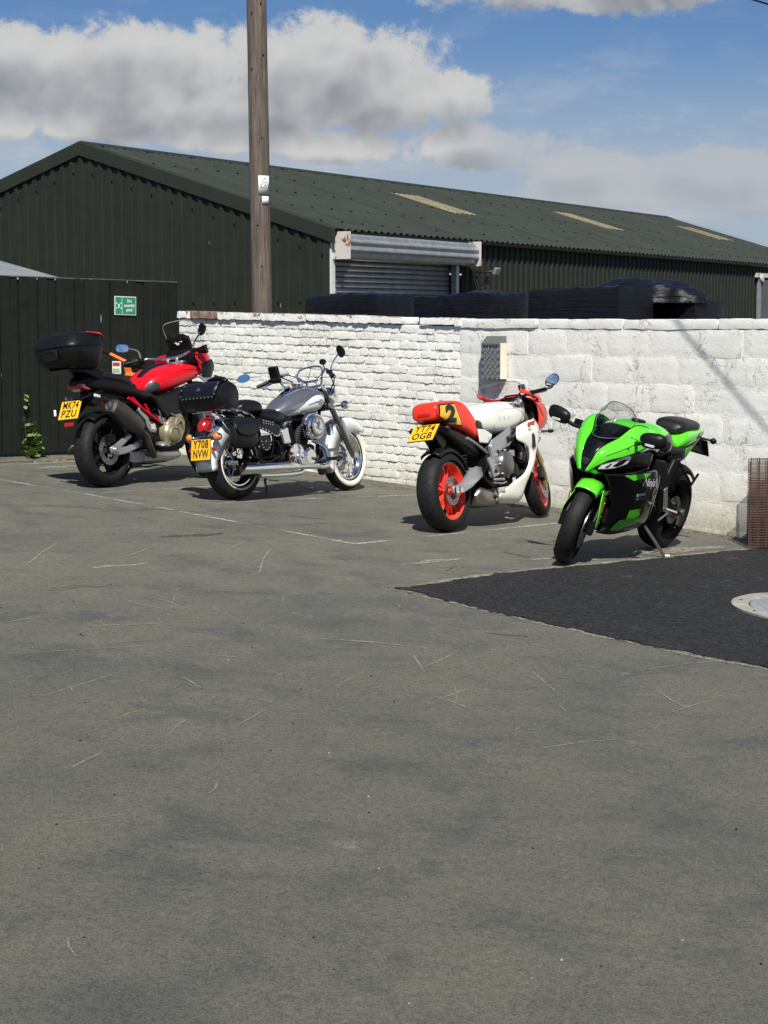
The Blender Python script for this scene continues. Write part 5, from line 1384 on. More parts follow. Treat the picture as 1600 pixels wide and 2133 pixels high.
# ================================================================== lime green fully faired bike, nose towards the camera
def bike_k():
    B = bike_root('faired_sports_motorbike', 'lime green and black fully faired sports bike with its nose towards the camera', (2.136, 13.877), -124.8, 10)
    FX = 1.455; T = steerT(1.12, .90, 25, 19)
    wheel(B, 'rear_wheel', 0, .322, .19, .226, m_mblack, m_tyre2, 5, None, .11, (-1,))
    wheel(B, 'front_wheel', FX, .300, .125, .222, m_mblack, m_tyre2, 5, T, .155, (-1, 1), discw=.05)
    # nose core in gloss black, green blades over it
    uc = Body([(1.500, .775, .690, .020), (1.475, .815, .682, .070), (1.41, .865, .672, .135), (1.32, .905, .665, .185), (1.20, .94, .66, .228), (1.07, .965, .655, .245), (.95, .965, .66, .240), (.86, .94, .68, .21)], 2.5, 26, 6)
    cowl = uc.mesh().build('nose_core', m_gblack, B, ang=60)
    blade = [((1.512, .016, .700), (1.516, .022, .702), (1.513, .030, .700), (1.505, .037, .694)),
             ((1.492, .040, .775), (1.497, .055, .776), (1.488, .074, .768), (1.468, .094, .756)),
             ((1.462, .054, .850), (1.462, .088, .846), (1.440, .120, .830), (1.410, .148, .806)),
             ((1.392, .078, .905), (1.382, .130, .898), (1.352, .178, .878), (1.312, .208, .842)),
             ((1.285, .108, .955), (1.275, .172, .955), (1.245, .228, .935), (1.210, .254, .885)),
             ((1.175, .158, 1.050), (1.155, .215, 1.032), (1.125, .258, .990), (1.09, .275, .920)),
             ((1.03, .185, 1.045), (1.00, .228, 1.020), (.975, .258, .970), (.95, .268, .890)),
             ((.90, .170, 1.000), (.885, .21, .985), (.87, .238, .94), (.86, .246, .87))]
    for s in (-1, 1):
        m = MB(); m.patch([[(x, s * y, z) for x, y, z in r] for r in blade], 5, 4); bl = m.build('green_cowl_blade', m_green, B, solid=.006 * s, ang=55)
        for col, r0, r1, mm, rr_ in ((0, 0, 8, m_gblack, .0028), (3, 0, 8, m_gblack, .003), (2, 2, 6, m_mblack, .0016)):
            pp = catmull([(r[col][0] + .002, s * (r[col][1] + .002), r[col][2] + .002) for r in blade[r0:r1]], 5); m = MB(); m.tube(pp, rr_, 5); m.build('panel_gap', mm, bl)
        for (x, y, z) in ((1.30, .21, .905), (1.13, .262, .955), (.98, .262, .93), (1.43, .105, .835)): m = MB(); m.disc((x, s * y, z), .007, .012, 10); m.build('fairing_bolt', m_steel, bl)
        hl = decal('headlight', uc.y, [(1.462, .728), (1.452, .765), (1.40, .792), (1.33, .825), (1.255, .850), (1.235, .835), (1.27, .79), (1.36, .752)], m_lens, cowl, s, .006)
        decal('headlight_divider', uc.y, [(1.43, .75), (1.40, .782), (1.39, .779), (1.415, .748)], m_gblack, hl, s, .009, 2)
        decal('headlight_reflector', uc.y, [(1.385, .765), (1.345, .80), (1.30, .82), (1.275, .82), (1.31, .785), (1.35, .765)], m_gblack, hl, s, .009, 2)
        decal('green_chin_tip', uc.y, [(1.492, .735), (1.485, .70), (1.44, .684), (1.44, .70)], m_green, cowl, s, .006, 2)
        m = MB(); m.patch([[(1.245, s * .178, .968), (1.215, s * .222, .958), (1.19, s * .243, .935)], [(1.16, s * .19, 1.02), (1.13, s * .238, 1.0), (1.11, s * .262, .965)]], 3, 3); m.v = [Vector((q.x + .006, q.y + s * .006, q.z + .006)) for q in m.v]; m.build('cowl_vent', m_gblack, bl, solid=.003 * s)
        m = MB(); m.patch([[(1.20, s * .257, .888), (1.09, s * .280, .925), (.95, s * .273, .897)], [(1.19, s * .256, .876), (1.08, s * .28, .905), (.94, s * .273, .872)]], 3, 4); m.v = [Vector((q.x, q.y + s * .004, q.z)) for q in m.v]; m.build('white_pinstripe', m_gline, bl, solid=.002 * s)
    m = MB(); m.patch([[(1.506, -.016, .715), (1.515, 0, .715), (1.506, .016, .715)], [(1.482, -.044, .80), (1.49, 0, .805), (1.482, .044, .80)], [(1.445, -.056, .862), (1.452, 0, .868), (1.445, .056, .862)], [(1.38, -.085, .912), (1.40, 0, .925), (1.38, .085, .912)]], 4, 4); m.build('ram_air_panel', m_gblack, cowl, solid=.006)
    m = MB(); m.patch([[(1.498, -.022, .735), (1.506, 0, .738), (1.498, .022, .735)], [(1.487, -.036, .785), (1.496, 0, .79), (1.487, .036, .785)]], 3, 3); m.v = [Vector((q.x + .010, q.y, q.z + .003)) for q in m.v]; m.build('ram_air_mouth', m_dark, cowl, solid=.003)
    m = MB(); m.patch([[(1.22, -.118, .968), (1.34, -.075, .945), (1.392, 0, .938), (1.34, .075, .945), (1.22, .118, .968)],
                       [(1.19, -.145, 1.025), (1.295, -.09, 1.032), (1.335, 0, 1.035), (1.295, .09, 1.032), (1.19, .145, 1.025)],
                       [(1.15, -.152, 1.075), (1.232, -.098, 1.115), (1.265, 0, 1.125), (1.232, .098, 1.115), (1.15, .152, 1.075)],
                       [(1.115, -.128, 1.105), (1.162, -.08, 1.168), (1.185, 0, 1.188), (1.162, .08, 1.168), (1.115, .128, 1.105)]], 5, 4)
    ws_ = m.build('windscreen', m_smoke, B, solid=.003, ang=70)
    m = MB(); m.tube([(1.22, -.118, .968), (1.19, -.145, 1.025), (1.15, -.152, 1.075), (1.115, -.128, 1.105), (1.162, -.08, 1.168), (1.185, 0, 1.188), (1.162, .08, 1.168), (1.115, .128, 1.105), (1.15, .152, 1.075), (1.19, .145, 1.025), (1.22, .118, .968), (1.34, .075, .945), (1.392, 0, .938), (1.34, -.075, .945)], .003, 6, sub=5, closed=True); m.build('screen_edge', m_grey, ws_)
    m = Body([(1.27, .985, .93, .06), (1.18, 1.02, .93, .09), (1.08, 1.02, .93, .12), (.98, 1.0, .93, .11)], 3).mesh(); m.build('instrument_panel', m_mblack, B)
    # side fairings
    for s in (-1, 1):
        rows = [((1.43, .135, .70), (1.28, .235, .72), (1.08, .272, .735), (.90, .262, .74), (.78, .235, .72)),
                ((1.33, .15, .60), (1.22, .245, .61), (1.06, .285, .625), (.88, .272, .62), (.74, .24, .60)),
                ((1.27, .15, .49), (1.17, .235, .49), (1.02, .275, .50), (.86, .262, .49), (.74, .23, .46)),
                ((1.24, .135, .38), (1.13, .205, .37), (.98, .245, .37), (.80, .235, .36), (.70, .205, .345)),
                ((1.22, .10, .28), (1.09, .155, .265), (.92, .185, .265), (.74, .175, .275), (.63, .155, .285)),
                ((1.19, .05, .225), (1.05, .075, .205), (.90, .09, .205), (.72, .09, .215), (.60, .08, .235))]
        m = MB(); m.patch([[(x, s * y, z) for x, y, z in r] for r in rows], 5, 5); fp = m.build('side_fairing', m_gblack, B, solid=.006 * s, ang=60)
        def fy(x, z, rows=rows):
            zs = [r[2][2] for r in rows]; i = 0
            while i < len(rows) - 2 and z < zs[i + 1]: i += 1
            t = (zs[i] - z) / max(1e-6, zs[i] - zs[i + 1]); t = max(0, min(1, t)); out = []
            for r in (rows[i], rows[i + 1]):
                k = 0
                while k < 3 and x < r[k + 1][0]: k += 1
                u = (r[k][0] - x) / (r[k][0] - r[k + 1][0]); u = max(0, min(1, u)); out.append(r[k][1] + (r[k + 1][1] - r[k][1]) * u)
            return out[0] + (out[1] - out[0]) * t + .008
        decal('green_flash', fy, [(1.12, .44), (1.01, .46), (.985, .40), (1.10, .335)], m_green, fp, s, .004, 2)
        decal('green_flash', fy, [(1.15, .36), (.97, .385), (.93, .35), (1.06, .29), (1.16, .265)], m_green, fp, s, .004, 2)
        decal('green_flash', fy, [(1.30, .71), (1.10, .728), (.98, .725), (1.05, .70), (1.20, .675)], m_green, fp, s, .004, 2)
        for k, (x0, z0) in enumerate(((1.12, .575), (1.115, .545))): decal('silver_flash', fy, [(x0, z0), (x0 - .10, z0 + .012), (x0 - .10, z0 - .012 + .005 * k), (x0, z0 - .022)], m_gline if not k else m_grey, fp, s, .004, 2)
        for k in range(4): decal('green_slash', fy, [(.87 - .028 * k, .545), (.855 - .028 * k, .545), (.80 - .028 * k, .475), (.815 - .028 * k, .475)], m_green, fp, s, .004, 1)
        decal('silver_flash', fy, [(.86, .67), (.82, .675), (.78, .60), (.81, .58)], m_gline, fp, s, .004, 2)
        decal('fairing_edge_line', fy, [(.775, .69), (.765, .69), (.745, .60), (.745, .47), (.71, .36), (.725, .36), (.76, .47), (.762, .60)], m_gline, fp, s, .004, 2)
        text_on('model_name', fy, 'Ninja', .085, m_white, fp, s, 1.0, .655, R(-4) * (1 if s > 0 else -1), .006, 1.15, 1, shear=.35, bold=.0005)
        for k in range(3): decal('belly_scratch_stripe', fy, [(1.16 - .02 * k, .262 + .014 * k), (.80 - .03 * k, .30 + .012 * k), (.80 - .03 * k, .295 + .012 * k), (1.16 - .02 * k, .256 + .014 * k)], m_grey, fp, s, .004, 2)
    m = MB(); m.prism([(1.26, .72), (.75, .72), (.72, .45), (.85, .26), (1.16, .23), (1.22, .45)], -.14, .14); m.build('engine', m_mblack, B, bevel=.02)
    m = MB(); m.box((1.20, 0, .50), (.03, .26, .36), Matrix.Rotation(R(-10), 3, 'Y')); m.build('radiator', m_mblack, B)
    # tank, seats, tail
    tk = Body([(.98, .99, .90, .13), (.90, 1.025, .86, .19), (.75, 1.04, .80, .215), (.60, 1.02, .78, .205), (.48, .96, .78, .165), (.42, .89, .79, .11)], 2.7)
    tank = tk.mesh().build('fuel_tank', m_green, B)
    for s in (-1, 1):
        decal('tank_knee_panel', tk.y, [(.80, .97), (.60, .99), (.47, .92), (.47, .82), (.62, .80), (.78, .86)], m_gblack, tank, s, .003)
    m = MB(); m.disc((.80, 0, 1.04), .055, .02, 20, Matrix.Rotation(R(90), 3, 'X')); m.build('filler_cap', m_mblack, tank)
    m = Body([(.52, .865, .78, .10), (.40, .865, .77, .155), (.26, .875, .775, .165), (.18, .92, .80, .14), (.15, .95, .86, .09)], 3).mesh(); m.build('rider_seat', m_seat, B)
    m = Body([(.47, .80, .73, .14), (.30, .84, .72, .165), (.16, .86, .74, .150), (.05, .87, .80, .13)], 4).mesh(); m.build('seat_side_cover', m_black, B)
    tl = Body([(.33, .895, .825, .135), (.22, .965, .83, .158), (.08, .985, .845, .145), (-.10, .98, .87, .115), (-.24, .965, .895, .07), (-.31, .95, .92, .035)], 2.8)
    tail = tl.mesh().build('tail_cowl', m_green, B)
    for s in (-1, 1):
        decal('tail_dark_panel', tl.y, [(-.02, .945), (-.13, .955), (-.22, .945), (-.12, .905), (0.0, .90)], m_gblack, tail, s, .003)
        m = MB(); m.prism([(.36, .83), (.20, .84), (-.16, .90), (-.05, .86), (.18, .78), (.34, .70)], s * .15, s * .158, lambda x, z, s=s: -s * max(0, .2 - x) * .18); m.build('tail_lower_edge', m_gline if False else m_green, tail)
    pb = Body([(.30, .985, .95, .07), (.255, 1.03, .95, .115), (.12, 1.045, .955, .118), (-.06, 1.035, .955, .105), (-.14, 1.005, .955, .07)], 3.0).mesh(); pb.build('pillion_seat', m_seat, B)
    m = MB(); m.box((-.30, 0, .925), (.05, .08, .03)); m.build('tail_light', m_redlens, B, bevel=.006)
    m = MB(); m.prism([(-.20, .90), (-.26, .90), (-.37, .77), (-.355, .76), (-.22, .83)], -.06, .06); m.build('plate_hanger', m_black, B, bevel=.004)
    plate(B, (-.31, .87), (-.405, .745), ('', ''), .18)
    sides(lambda s: indicator(B, (-.27, s * .06, .885), (-.28, s * .13, .885), None, body=m_black))
    # frame and rear set
    for s in (-1, 1):
        m = MB(); m.prism([(.80, .80), (.62, .78), (.50, .66), (.46, .52), (.42, .40), (.52, .36), (.58, .50), (.66, .62), (.82, .70)], s * .165, s * .205); fr = m.build('frame_spar', m_black, B, bevel=.012)
        m = MB(); m.prism([(.42, .78), (.30, .78), (.46, .58), (.54, .56)], s * .15, s * .19); m.build('subframe_cover', m_black, B, bevel=.012)
        m = MB(); m.prism([(-.06, .30), (-.07, .345), (.10, .36), (.30, .47), (.44, .48), (.46, .40), (.25, .355), (.08, .295)], s * .115, s * .15); sw_ = m.build('swingarm', m_mblack, B, bevel=.012)
        m = MB(); m.disc((0, s * .155, .322), .025, .03, 14); m.build('axle_nut', m_steel, sw_)
        m = MB(); m.prism([(.50, .40), (.57, .56), (.52, .575), (.44, .42)], s * .212, s * .224); m.build('heel_guard', m_alu, B, bevel=.004)
        m = MB(); m.tube([(.45, s * .22, .40), (.44, s * .31, .395)], .011, 8); m.tube([(.45, s * .235, .37), (.60, s * .245, .33)], .007, 6); m.build('footrest', m_alu, B)
        m = MB(); m.tube([(.26, s * .13, .76), (.10, s * .19, .60), (.06, s * .20, .56)], .010, 8); m.tube([(.06, s * .20, .56), (.05, s * .235, .66)], .010, 8); m.build('pillion_footrest', m_black, B)
    m = grid(arch(0, .322, .345, .095, 40, 135, .04)); m.build('rear_hugger', m_black, B, solid=.004)
    m = MB(); m.tube([(.40, -.20, .30), (.10, -.24, .40), (-.12, -.245, .50)], [.05, .065, .07], 14, sub=4); m.build('exhaust', m_dexh, B)
    m = MB(); m.tube([(.0, .08, .37), (.46, .08, .46)], .008, 4); m.tube([(.0, .08, .28), (.46, .08, .41)], .008, 4); m.build('chain', m_steel, B)
    m = MB(); m.lathe([(.06, .072), (.11, .072), (.112, .080), (.06, .080)], (0, 0, .322), 32); m.build('rear_sprocket', m_steel, B)
    m = MB(); m.tube([(.66, .17, .27), (.60, .24, .18), (.50, .31, .062)], .012, 8); m.tube([(.50, .30, .06), (.47, .34, .068)], .010, 6); m.build('side_stand', m_steel, B)
    # front end
    for s in (-1, 1):
        m = MB(); m.tube([(1.06, s * .105, .92), (1.25, s * .105, .60)], .027, 14); fk = m.build('fork_leg', m_mblack, B, T)
        m = MB(); m.tube([(1.25, s * .105, .60), (1.43, s * .105, .31)], .023, 12); m.box((FX - .01, s * .105, .31), (.06, .045, .10)); m.build('fork_slider', m_mblack, fk, T)
        m = MB(); m.box((FX - .12, s * .105, .37), (.075, .055, .13), Matrix.Rotation(R(25), 3, 'Y')); m.build('brake_caliper', m_mblack, fk, T, bevel=.01)
        m = MB()
        for k in range(2): m.disc((FX - .11 + k * .03, s * .134, .345 + k * .05), .010, .008, 10)
        m.build('caliper_bolt', m_chrome, fk, T)
        m = MB(); m.box((FX - .06, s * .132, .47), (.02, .006, .085), Matrix.Rotation(R(25), 3, 'Y')); m.build('reflector', m_amber, fk, T)
        m = MB(); m.tube([(FX - .20, s * .11, .62), (FX - .16, s * .125, .50), (FX - .13, s * .12, .42)], .006, 6, sub=4); m.build('brake_hose', m_black, fk, T)
    g = arch(FX, .300, .322, .085, 62, 150, lambda t: .035 + .05 * math.sin(t * 3.1), r2=.335)
    m = grid(g); mg = m.build('front_mudguard', m_green, B, T, solid=.005, ang=70)
    for s in (-1, 1):
        m = MB(); m.patch([[(FX - .08, s * .085, .585), (FX - .18, s * .092, .56), (FX - .26, s * .09, .50)], [(FX - .02, s * .105, .50), (FX - .10, s * .118, .47), (FX - .20, s * .105, .43)], [(FX + .01, s * .128, .40), (FX - .06, s * .135, .37), (FX - .13, s * .125, .345)], [(FX + .0, s * .13, .33), (FX - .04, s * .135, .31), (FX - .09, s * .13, .30)]], 4, 4); m.build('mudguard_leg', m_green, mg, T, solid=.004 * s)
    m = MB()
    for s in (-1, 1): m.tube([(1.05, s * .10, .93), (1.0, s * .22, .925), (.92, s * .345, .90)], .013, 8, sub=3)
    bar = m.build('handlebar', m_mblack, B, T)
    for s in (-1, 1): lever_and_grip(B, bar, (.99, s * .235, .92), (.925, s * .345, .90), T, lm_=m_mblack)
    m = MB(); m.disc((1.06, -.16, .985), .028, .05, 14, Matrix.Rotation(R(90), 3, 'X')); m.build('brake_reservoir', m_black, bar, T)
    for s in (-1, 1):
        mo = mirror(B, (1.30, s * .385, 1.005), (-.95, -s * .12, .06), .195, .112, [(1.22, s * .215, .945), (1.28, s * .27, .955), (1.31, s * .33, .985)], None, roll=R(8 * s), r_st=.015, shape=2.8)
        m = MB(); m.box((1.335, s * .385, .972), (.03, .07, .018)); m.build('mirror_indicator', m_lens, mo, bevel=.004)
    return B
bike_k()
# ================================================================== silver and white cruiser
def bike_c():
    B = bike_root('cruiser_motorbike', 'silver and white chrome cruiser with studded saddlebags and whitewall tyres', (-1.321, 15.745), 52.6, 8)
    FX = 1.575; T = steerT(1.20, .93, 33, 4)
    wheel(B, 'rear_wheel', 0, .33, .17, .205, m_chrome, m_tyre, 0, None, .12, (), wire=True, white=(.232, .252))
    wheel(B, 'front_wheel', FX, .325, .125, .222, m_chrome, m_tyre, 0, T, .145, (1,), wire=True, white=(.242, .292), discw=.05)
    # deep rear mudguard: silver crown, white flanks
    def guard(name, cx, cz, r, hw, a0, a1, skirt, T=None):
        g = arch(cx, cz, r, hw, a0, a1, skirt, n=30)
        m = grid([row[1:8] for row in g]); o = m.build(name, m_csilver, B, T, solid=.004, ang=70)
        for sd_ in (0, 1):
            gg = [(row[0], row[1], row[2]) if sd_ == 0 else (row[6], row[7], row[8]) for row in g]
            s = -1 if sd_ == 0 else 1
            gg = [tuple((x, y + s * .002, z) for x, y, z in row) for row in gg]
            m = grid(gg); m.build('white_flank', m_cwhite, o, T, solid=.003, ang=70)
        return o
    guard('rear_mudguard', 0, .335, .385, .100, 55, 191, lambda t: .07 + .10 * math.sin(min(1, t * 1.1) * math.pi) ** .7)
    guard('front_mudguard', FX, .325, .365, .082, 42, 205, lambda t: .05 + .13 * math.sin(t * math.pi) ** .8, T)
    m = MB(); m.tube([(1.78, 0, .60), (1.86, 0, .61), (1.93, 0, .60)], [.006, .010, .003], 8, sub=4); m.tube([(1.64, 0, .705), (1.78, 0, .64), (1.86, 0, .61)], .007, 6, sub=3); m.build('mudguard_trim', m_chrome, B, T)
    # tank
    tk = Body([(.50, .785, .705, .05), (.57, .825, .69, .105), (.70, .905, .695, .152), (.88, .968, .71, .185), (1.03, .985, .73, .19), (1.14, .972, .775, .16), (1.21, .945, .83, .105), (1.235, .915, .86, .06)], 2.3)
    tank = tk.mesh().build('fuel_tank', m_csilver, B)
    for s in (-1, 1):
        poly = catmull([(.63, .735), (.74, .775), (.90, .872), (1.01, .905), (1.10, .89), (1.145, .84), (1.13, .79), (1.08, .765), (.95, .755), (.78, .735), (.68, .722)], 4, True)
        decal('white_panel', tk.y, poly, m_cwhite, tank, s, .003)
        emb = decal('emblem_disc', tk.y, [(1.055 + .042 * math.cos(a), .838 + .030 * math.sin(a)) for a in [i * .3927 for i in range(16)]], m_csilver, tank, s, .006, 1)
        decal('emblem_ring', tk.y, [(1.06 + .026 * math.cos(a), .832 + .016 * math.sin(a)) for a in [i * .3927 for i in range(16)]], m_cwhite, emb, s, .008, 1)
        decal('emblem_wing', tk.y, [(1.03, .834), (.98, .836), (.94, .826), (.87, .812), (.87, .820), (.93, .834), (.98, .85), (1.03, .846)], m_csilver, emb, s, .006, 1)
        decal('emblem_star', tk.y, [(1.075, .838), (1.04, .842), (1.055, .832), (1.045, .82), (1.062, .828)], m_grey, emb, s, .010, 0)
    m = Body([(.70, .925, .89, .04), (.80, .968, .92, .065), (.92, 1.0, .95, .072), (1.02, 1.005, .96, .06), (1.08, .99, .96, .03)], 2.5).mesh(); con = m.build('tank_console', m_chrome, tank)
    m = MB(); m.disc((.95, 0, 1.012), .055, .03, 24, Matrix.Rotation(R(100), 3, 'X')); m.build('speedometer', m_chrome, con)
    m = MB(); m.disc((.948, 0, 1.029), .046, .004, 24, Matrix.Rotation(R(100), 3, 'X')); m.build('dial', m_dash, con)
    m = MB(); m.disc((.80, .0, .985), .032, .022, 20, Matrix.Rotation(R(75), 3, 'X')); m.build('filler_cap', m_chrome, con)
    # seats
    Body([(.66, .735, .67, .09), (.58, .765, .655, .14), (.46, .795, .64, .175), (.33, .80, .65, .17), (.26, .815, .68, .15)], 2.8).mesh().build('rider_seat', m_leather, B)
    Body([(.30, .82, .755, .12), (.255, .872, .745, .145), (.14, .885, .74, .14), (.04, .86, .745, .125), (.0, .83, .76, .09)], 3.0).mesh().build('pillion_seat', m_leather, B)
    m = MB(); m.prism([(.50, .79), (.63, .73), (.66, .66), (.55, .64)], -.10, .10); m.build('seat_skirt', m_leather, B, bevel=.01)
    # saddlebags
    for s in (-1, 1):
        def rb(x, sc): 
            out = []
            for i in range(20):
                t = 2 * math.pi * i / 20; c, z = math.cos(t), math.sin(t); out.append((x, s * (.205 + .055 * sc * math.copysign(abs(c) ** .75, c)), .58 + (.112 * sc) * math.copysign(abs(z) ** .7, z) - (0 if z > 0 else .02 * sc)))
            return out
        m = MB(); m.loft([rb(-.225, .6), rb(-.21, .85), rb(-.16, 1.0), rb(-.05, 1.02), rb(.03, 1.0), rb(.07, .9), rb(.085, .65)]); bag = m.build('saddlebag', m_leather, B, ang=50)
        m = MB(); g = [[(x, s * .13, .708 + dz), (x, s * .18, .713 + dz), (x, s * .24, .69 + dz), (x, s * .264, .65 + dz), (x, s * .268, zb)] for x, dz, zb in ((-.225, -.03, .62), (-.18, -.005, .575), (-.08, .005, .55), (.0, .005, .56), (.08, .0, .61))]
        m.patch(g, 4, 4); m.build('lid_flap', m_leather, bag, solid=.006 * s, ang=70)
        g = [[(x, s * .15, zt), (x, s * .205, zt - .01), (x, s * .235, zt - .05), (x, s * .243, zb)] for x, zt, zb in ((.07, .705, .625), (.14, .71, .60), (.22, .70, .575), (.30, .685, .535), (.36, .665, .53), (.395, .65, .57))]
        m = MB(); m.patch(g, 4, 4); yk = m.build('front_yoke', m_leather, bag, solid=.006 * s, ang=70)
        edge = catmull([(.07, s * .247, .635), (.14, s * .249, .61), (.22, s * .249, .587), (.29, s * .249, .55), (.335, s * .249, .543), (.375, s * .249, .56), (.39, s * .247, .60)], 4)
        for q in edge[::2]: m = MB(); m.disc(q, .0075, .010, 8); m.build('stud', m_chrome, yk)
        for i in range(5):
            for j in range(2): m = MB(); m.disc((.17 + i * .03, s * (.232 + .0), .685 - i * .005 - j * .02), .006, .02, 8); m.build('stud', m_chrome, yk)
        m = MB(); m.patch([[(.14, s * .21, .55), (.20, s * .215, .555), (.27, s * .21, .55)], [(.13, s * .215, .48), (.20, s * .22, .48), (.28, s * .215, .49)], [(.16, s * .205, .42), (.20, s * .21, .41), (.26, s * .205, .43)]], 4, 4); lw = m.build('lower_flap', m_leather, bag, solid=.008 * s)
        for (x, z) in ((.145, .50), (.15, .47), (.165, .445), (.19, .425), (.22, .425), (.245, .44), (.26, .47), (.27, .50), (.2, .50)): m = MB(); m.disc((x, s * .222, z), .0065, .012, 8); m.build('stud', m_chrome, lw)
        for x in (.11, .29): m = MB(); m.tube([(x, s * .22, .56), (x + .01, s * .225, .45), (x - .01, s * .20, .36)], .007, 6, sub=3); m.build('tassel', m_leather, bag)
        # chrome rails and signal bar
        m = MB(); m.tube([(-.30, s * .10, .80), (-.12, s * .13, .80), (.08, s * .13, .76), (.18, s * .13, .70)], .011, 8, sub=4); m.build('grab_rail', m_chrome, B)
    # roll bag
    rc = (-.275, .912)
    m = MB(); m.lathe([(.0005, -.262), (.098, -.262), (.113, -.252), (.118, -.20), (.120, 0), (.118, .20), (.113, .252), (.098, .262), (.0005, .262)], (rc[0], 0, rc[1]), 36); rb_ = m.build('roll_bag', m_leather, B)
    for s in (-1, 1): m = MB(); m.lathe([(.098, s * .262), (.118, s * .258), (.122, s * .245), (.118, s * .235), (.105, s * .25)], (rc[0], 0, rc[1]), 36); m.build('end_piping', m_leather, rb_)
    fl = []
    for i in range(13):
        a = R(62 + i / 12 * 128); k = (1 - abs(i - 6) / 6 * .0); row = []
        for j in range(9):
            y = (-1 + j / 4) * .215 * (1 if i < 9 else 1 - .18 * ((i - 8) / 4) ** 2); row.append((rc[0] + .128 * math.cos(a), y, rc[1] + .128 * math.sin(a)))
        fl.append(row)
    m = grid(fl); flo = m.build('bag_flap', m_leather, rb_, solid=-.006, ang=70)
    for j in range(9):
        y = (-1 + j / 4) * .175; a = R(183 - 0 * abs(j - 4)); m = MB(); m.disc((rc[0] + .134 * math.cos(a), y, rc[1] + .134 * math.sin(a)), .0075, .010, 8, Matrix.Rotation(R(90), 3, 'Z')); m.build('stud', m_chrome, flo)
    for s in (-1, 1):
        for k in range(3): a = R(172 - k * 24); m = MB(); m.disc((rc[0] + .134 * math.cos(a), s * .20, rc[1] + .134 * math.sin(a)), .0075, .010, 8, Matrix.Rotation(R(90), 3, 'Z')); m.build('stud', m_chrome, flo)
    a = R(150); m = MB(); m.disc((rc[0] + .135 * math.cos(a), 0, rc[1] + .135 * math.sin(a)), .020, .012, 20, Matrix.Rotation(R(90), 3, 'Z') @ Matrix.Rotation(R(30), 3, 'X')); m.build('concho', m_chrome, flo)
    m = MB(); m.tube([(-.14, y, .79) for y in (-.12, .12)], .010, 8); m.tube([(-.36, -.11, .78), (-.40, 0, .78), (-.36, .11, .78)], .010, 8, sub=4)
    for s in (-1, 1): m.tube([(-.36, s * .11, .78), (-.1, s * .11, .785), (.05, s * .11, .72)], .010, 8, sub=3); m.tube([(-.30, s * .10, .78), (-.16, s * .12, .62)], .009, 8)
    m.build('luggage_rack', m_chrome, B)
    m = MB(); m.prism([(-.06, .86), (-.10, 1.10), (-.13, 1.11), (-.11, .86)], .02, .04); m.patch([[(-.10, -.13, .90), (-.10, 0, .89), (-.10, .13, .90)], [(-.11, -.15, 1.0), (-.11, 0, 1.0), (-.11, .15, 1.0)], [(-.14, -.10, 1.08), (-.14, 0, 1.10), (-.14, .10, 1.08)]], 4, 4)
    m.build('backrest', m_leather, B, solid=.03)
    # rear lights and plate
    Body([(-.265, .73, .61, .03), (-.30, .735, .60, .05), (-.36, .715, .605, .052), (-.395, .68, .615, .035)], 3).mesh().build('tail_light', m_redlens, B)
    m = MB(); m.box((-.26, 0, .67), (.06, .11, .14), Matrix.Rotation(R(20), 3, 'Y')); m.build('light_bracket', m_chrome, B, bevel=.01)
    m = MB(); m.tube([(-.345, -.15, .56), (-.345, .15, .56)], .011, 8); sb_ = m.build('signal_bar', m_chrome, B)
    for s in (-1, 1):
        m = MB(); m.lathe([(.0005, .03), (.03, .025), (.038, .0), (.038, -.025), (.0005, -.025)], (-.355, s * .16, .562), 18, True, Matrix.Rotation(R(-90), 3, 'Z')); m.build('signal_shell', m_chrome, sb_)
        m = MB(); m.lathe([(.0005, .050), (.022, .044), (.035, .028), (.036, .02), (.0005, .02)], (-.355, s * .16, .562), 18, True, Matrix.Rotation(R(90), 3, 'Z')); m.build('amber_lens', m_amber, sb_)
        m = MB(); m.disc((-.385, s * .135, .455), .022, .014, 14, Matrix.Rotation(R(90), 3, 'Z')); m.build('red_reflector', m_redlens, sb_)
    plate(B, (-.395, .545), (-.42, .365), ('Y708', 'NVW'))
    m = MB(); m.prism([(-.34, .57), (-.385, .55), (-.41, .37), (-.39, .36), (-.36, .5)], -.05, .05); m.build('plate_bracket', m_black, B)
    # engine
    m = MB(); m.box((.78, 0, .36), (.46, .26, .20)); m.box((.60, 0, .40), (.24, .24, .22)); eng = m.build('crankcase', m_mblack, B, bevel=.04)
    for (bx, ax) in (((.74, -.0, .42), (-.30, 0, 1)), ((.86, 0, .42), (.42, 0, 1))):
        finned(B, bx, ax, .105, .24, 11).build('cylinder', m_mblack, eng, ang=30)
        a = Vector(ax).normalized(); c = Vector(bx) + a * .26; m = MB(); m.box(c, (.16, .20, .07), a.to_track_quat('Z', 'X').to_matrix()); m.build('rocker_cover', m_chrome, eng, bevel=.025)
    m = MB(); m.lathe([(.0005, -.205), (.055, -.20), (.105, -.185), (.115, -.16), (.115, -.10), (.0005, -.10)], (.67, 0, .36), 30); m.build('clutch_cover', m_chrome, eng)
    m = MB(); m.lathe([(.0005, -.20), (.065, -.195), (.085, -.175), (.085, -.10), (.0005, -.10)], (.86, 0, .34), 28); m.build('generator_cover', m_chrome, eng)
    m = MB(); m.box((.77, -.165, .30), (.20, .06, .10)); m.build('side_case', m_alu, eng, bevel=.02)
    m = MB(); m.lathe([(.0005, .20), (.08, .195), (.11, .17), (.11, .10), (.0005, .10)], (.78, 0, .36), 28); m.build('left_case', m_chrome, eng)
    m = MB(); m.lathe([(.0005, -.262), (.070, -.262), (.085, -.252), (.112, -.245), (.125, -.225), (.125, -.155), (.10, -.145), (.0005, -.145)], (.905, 0, .615), 40); ac = m.build('air_cleaner', m_chrome, B)
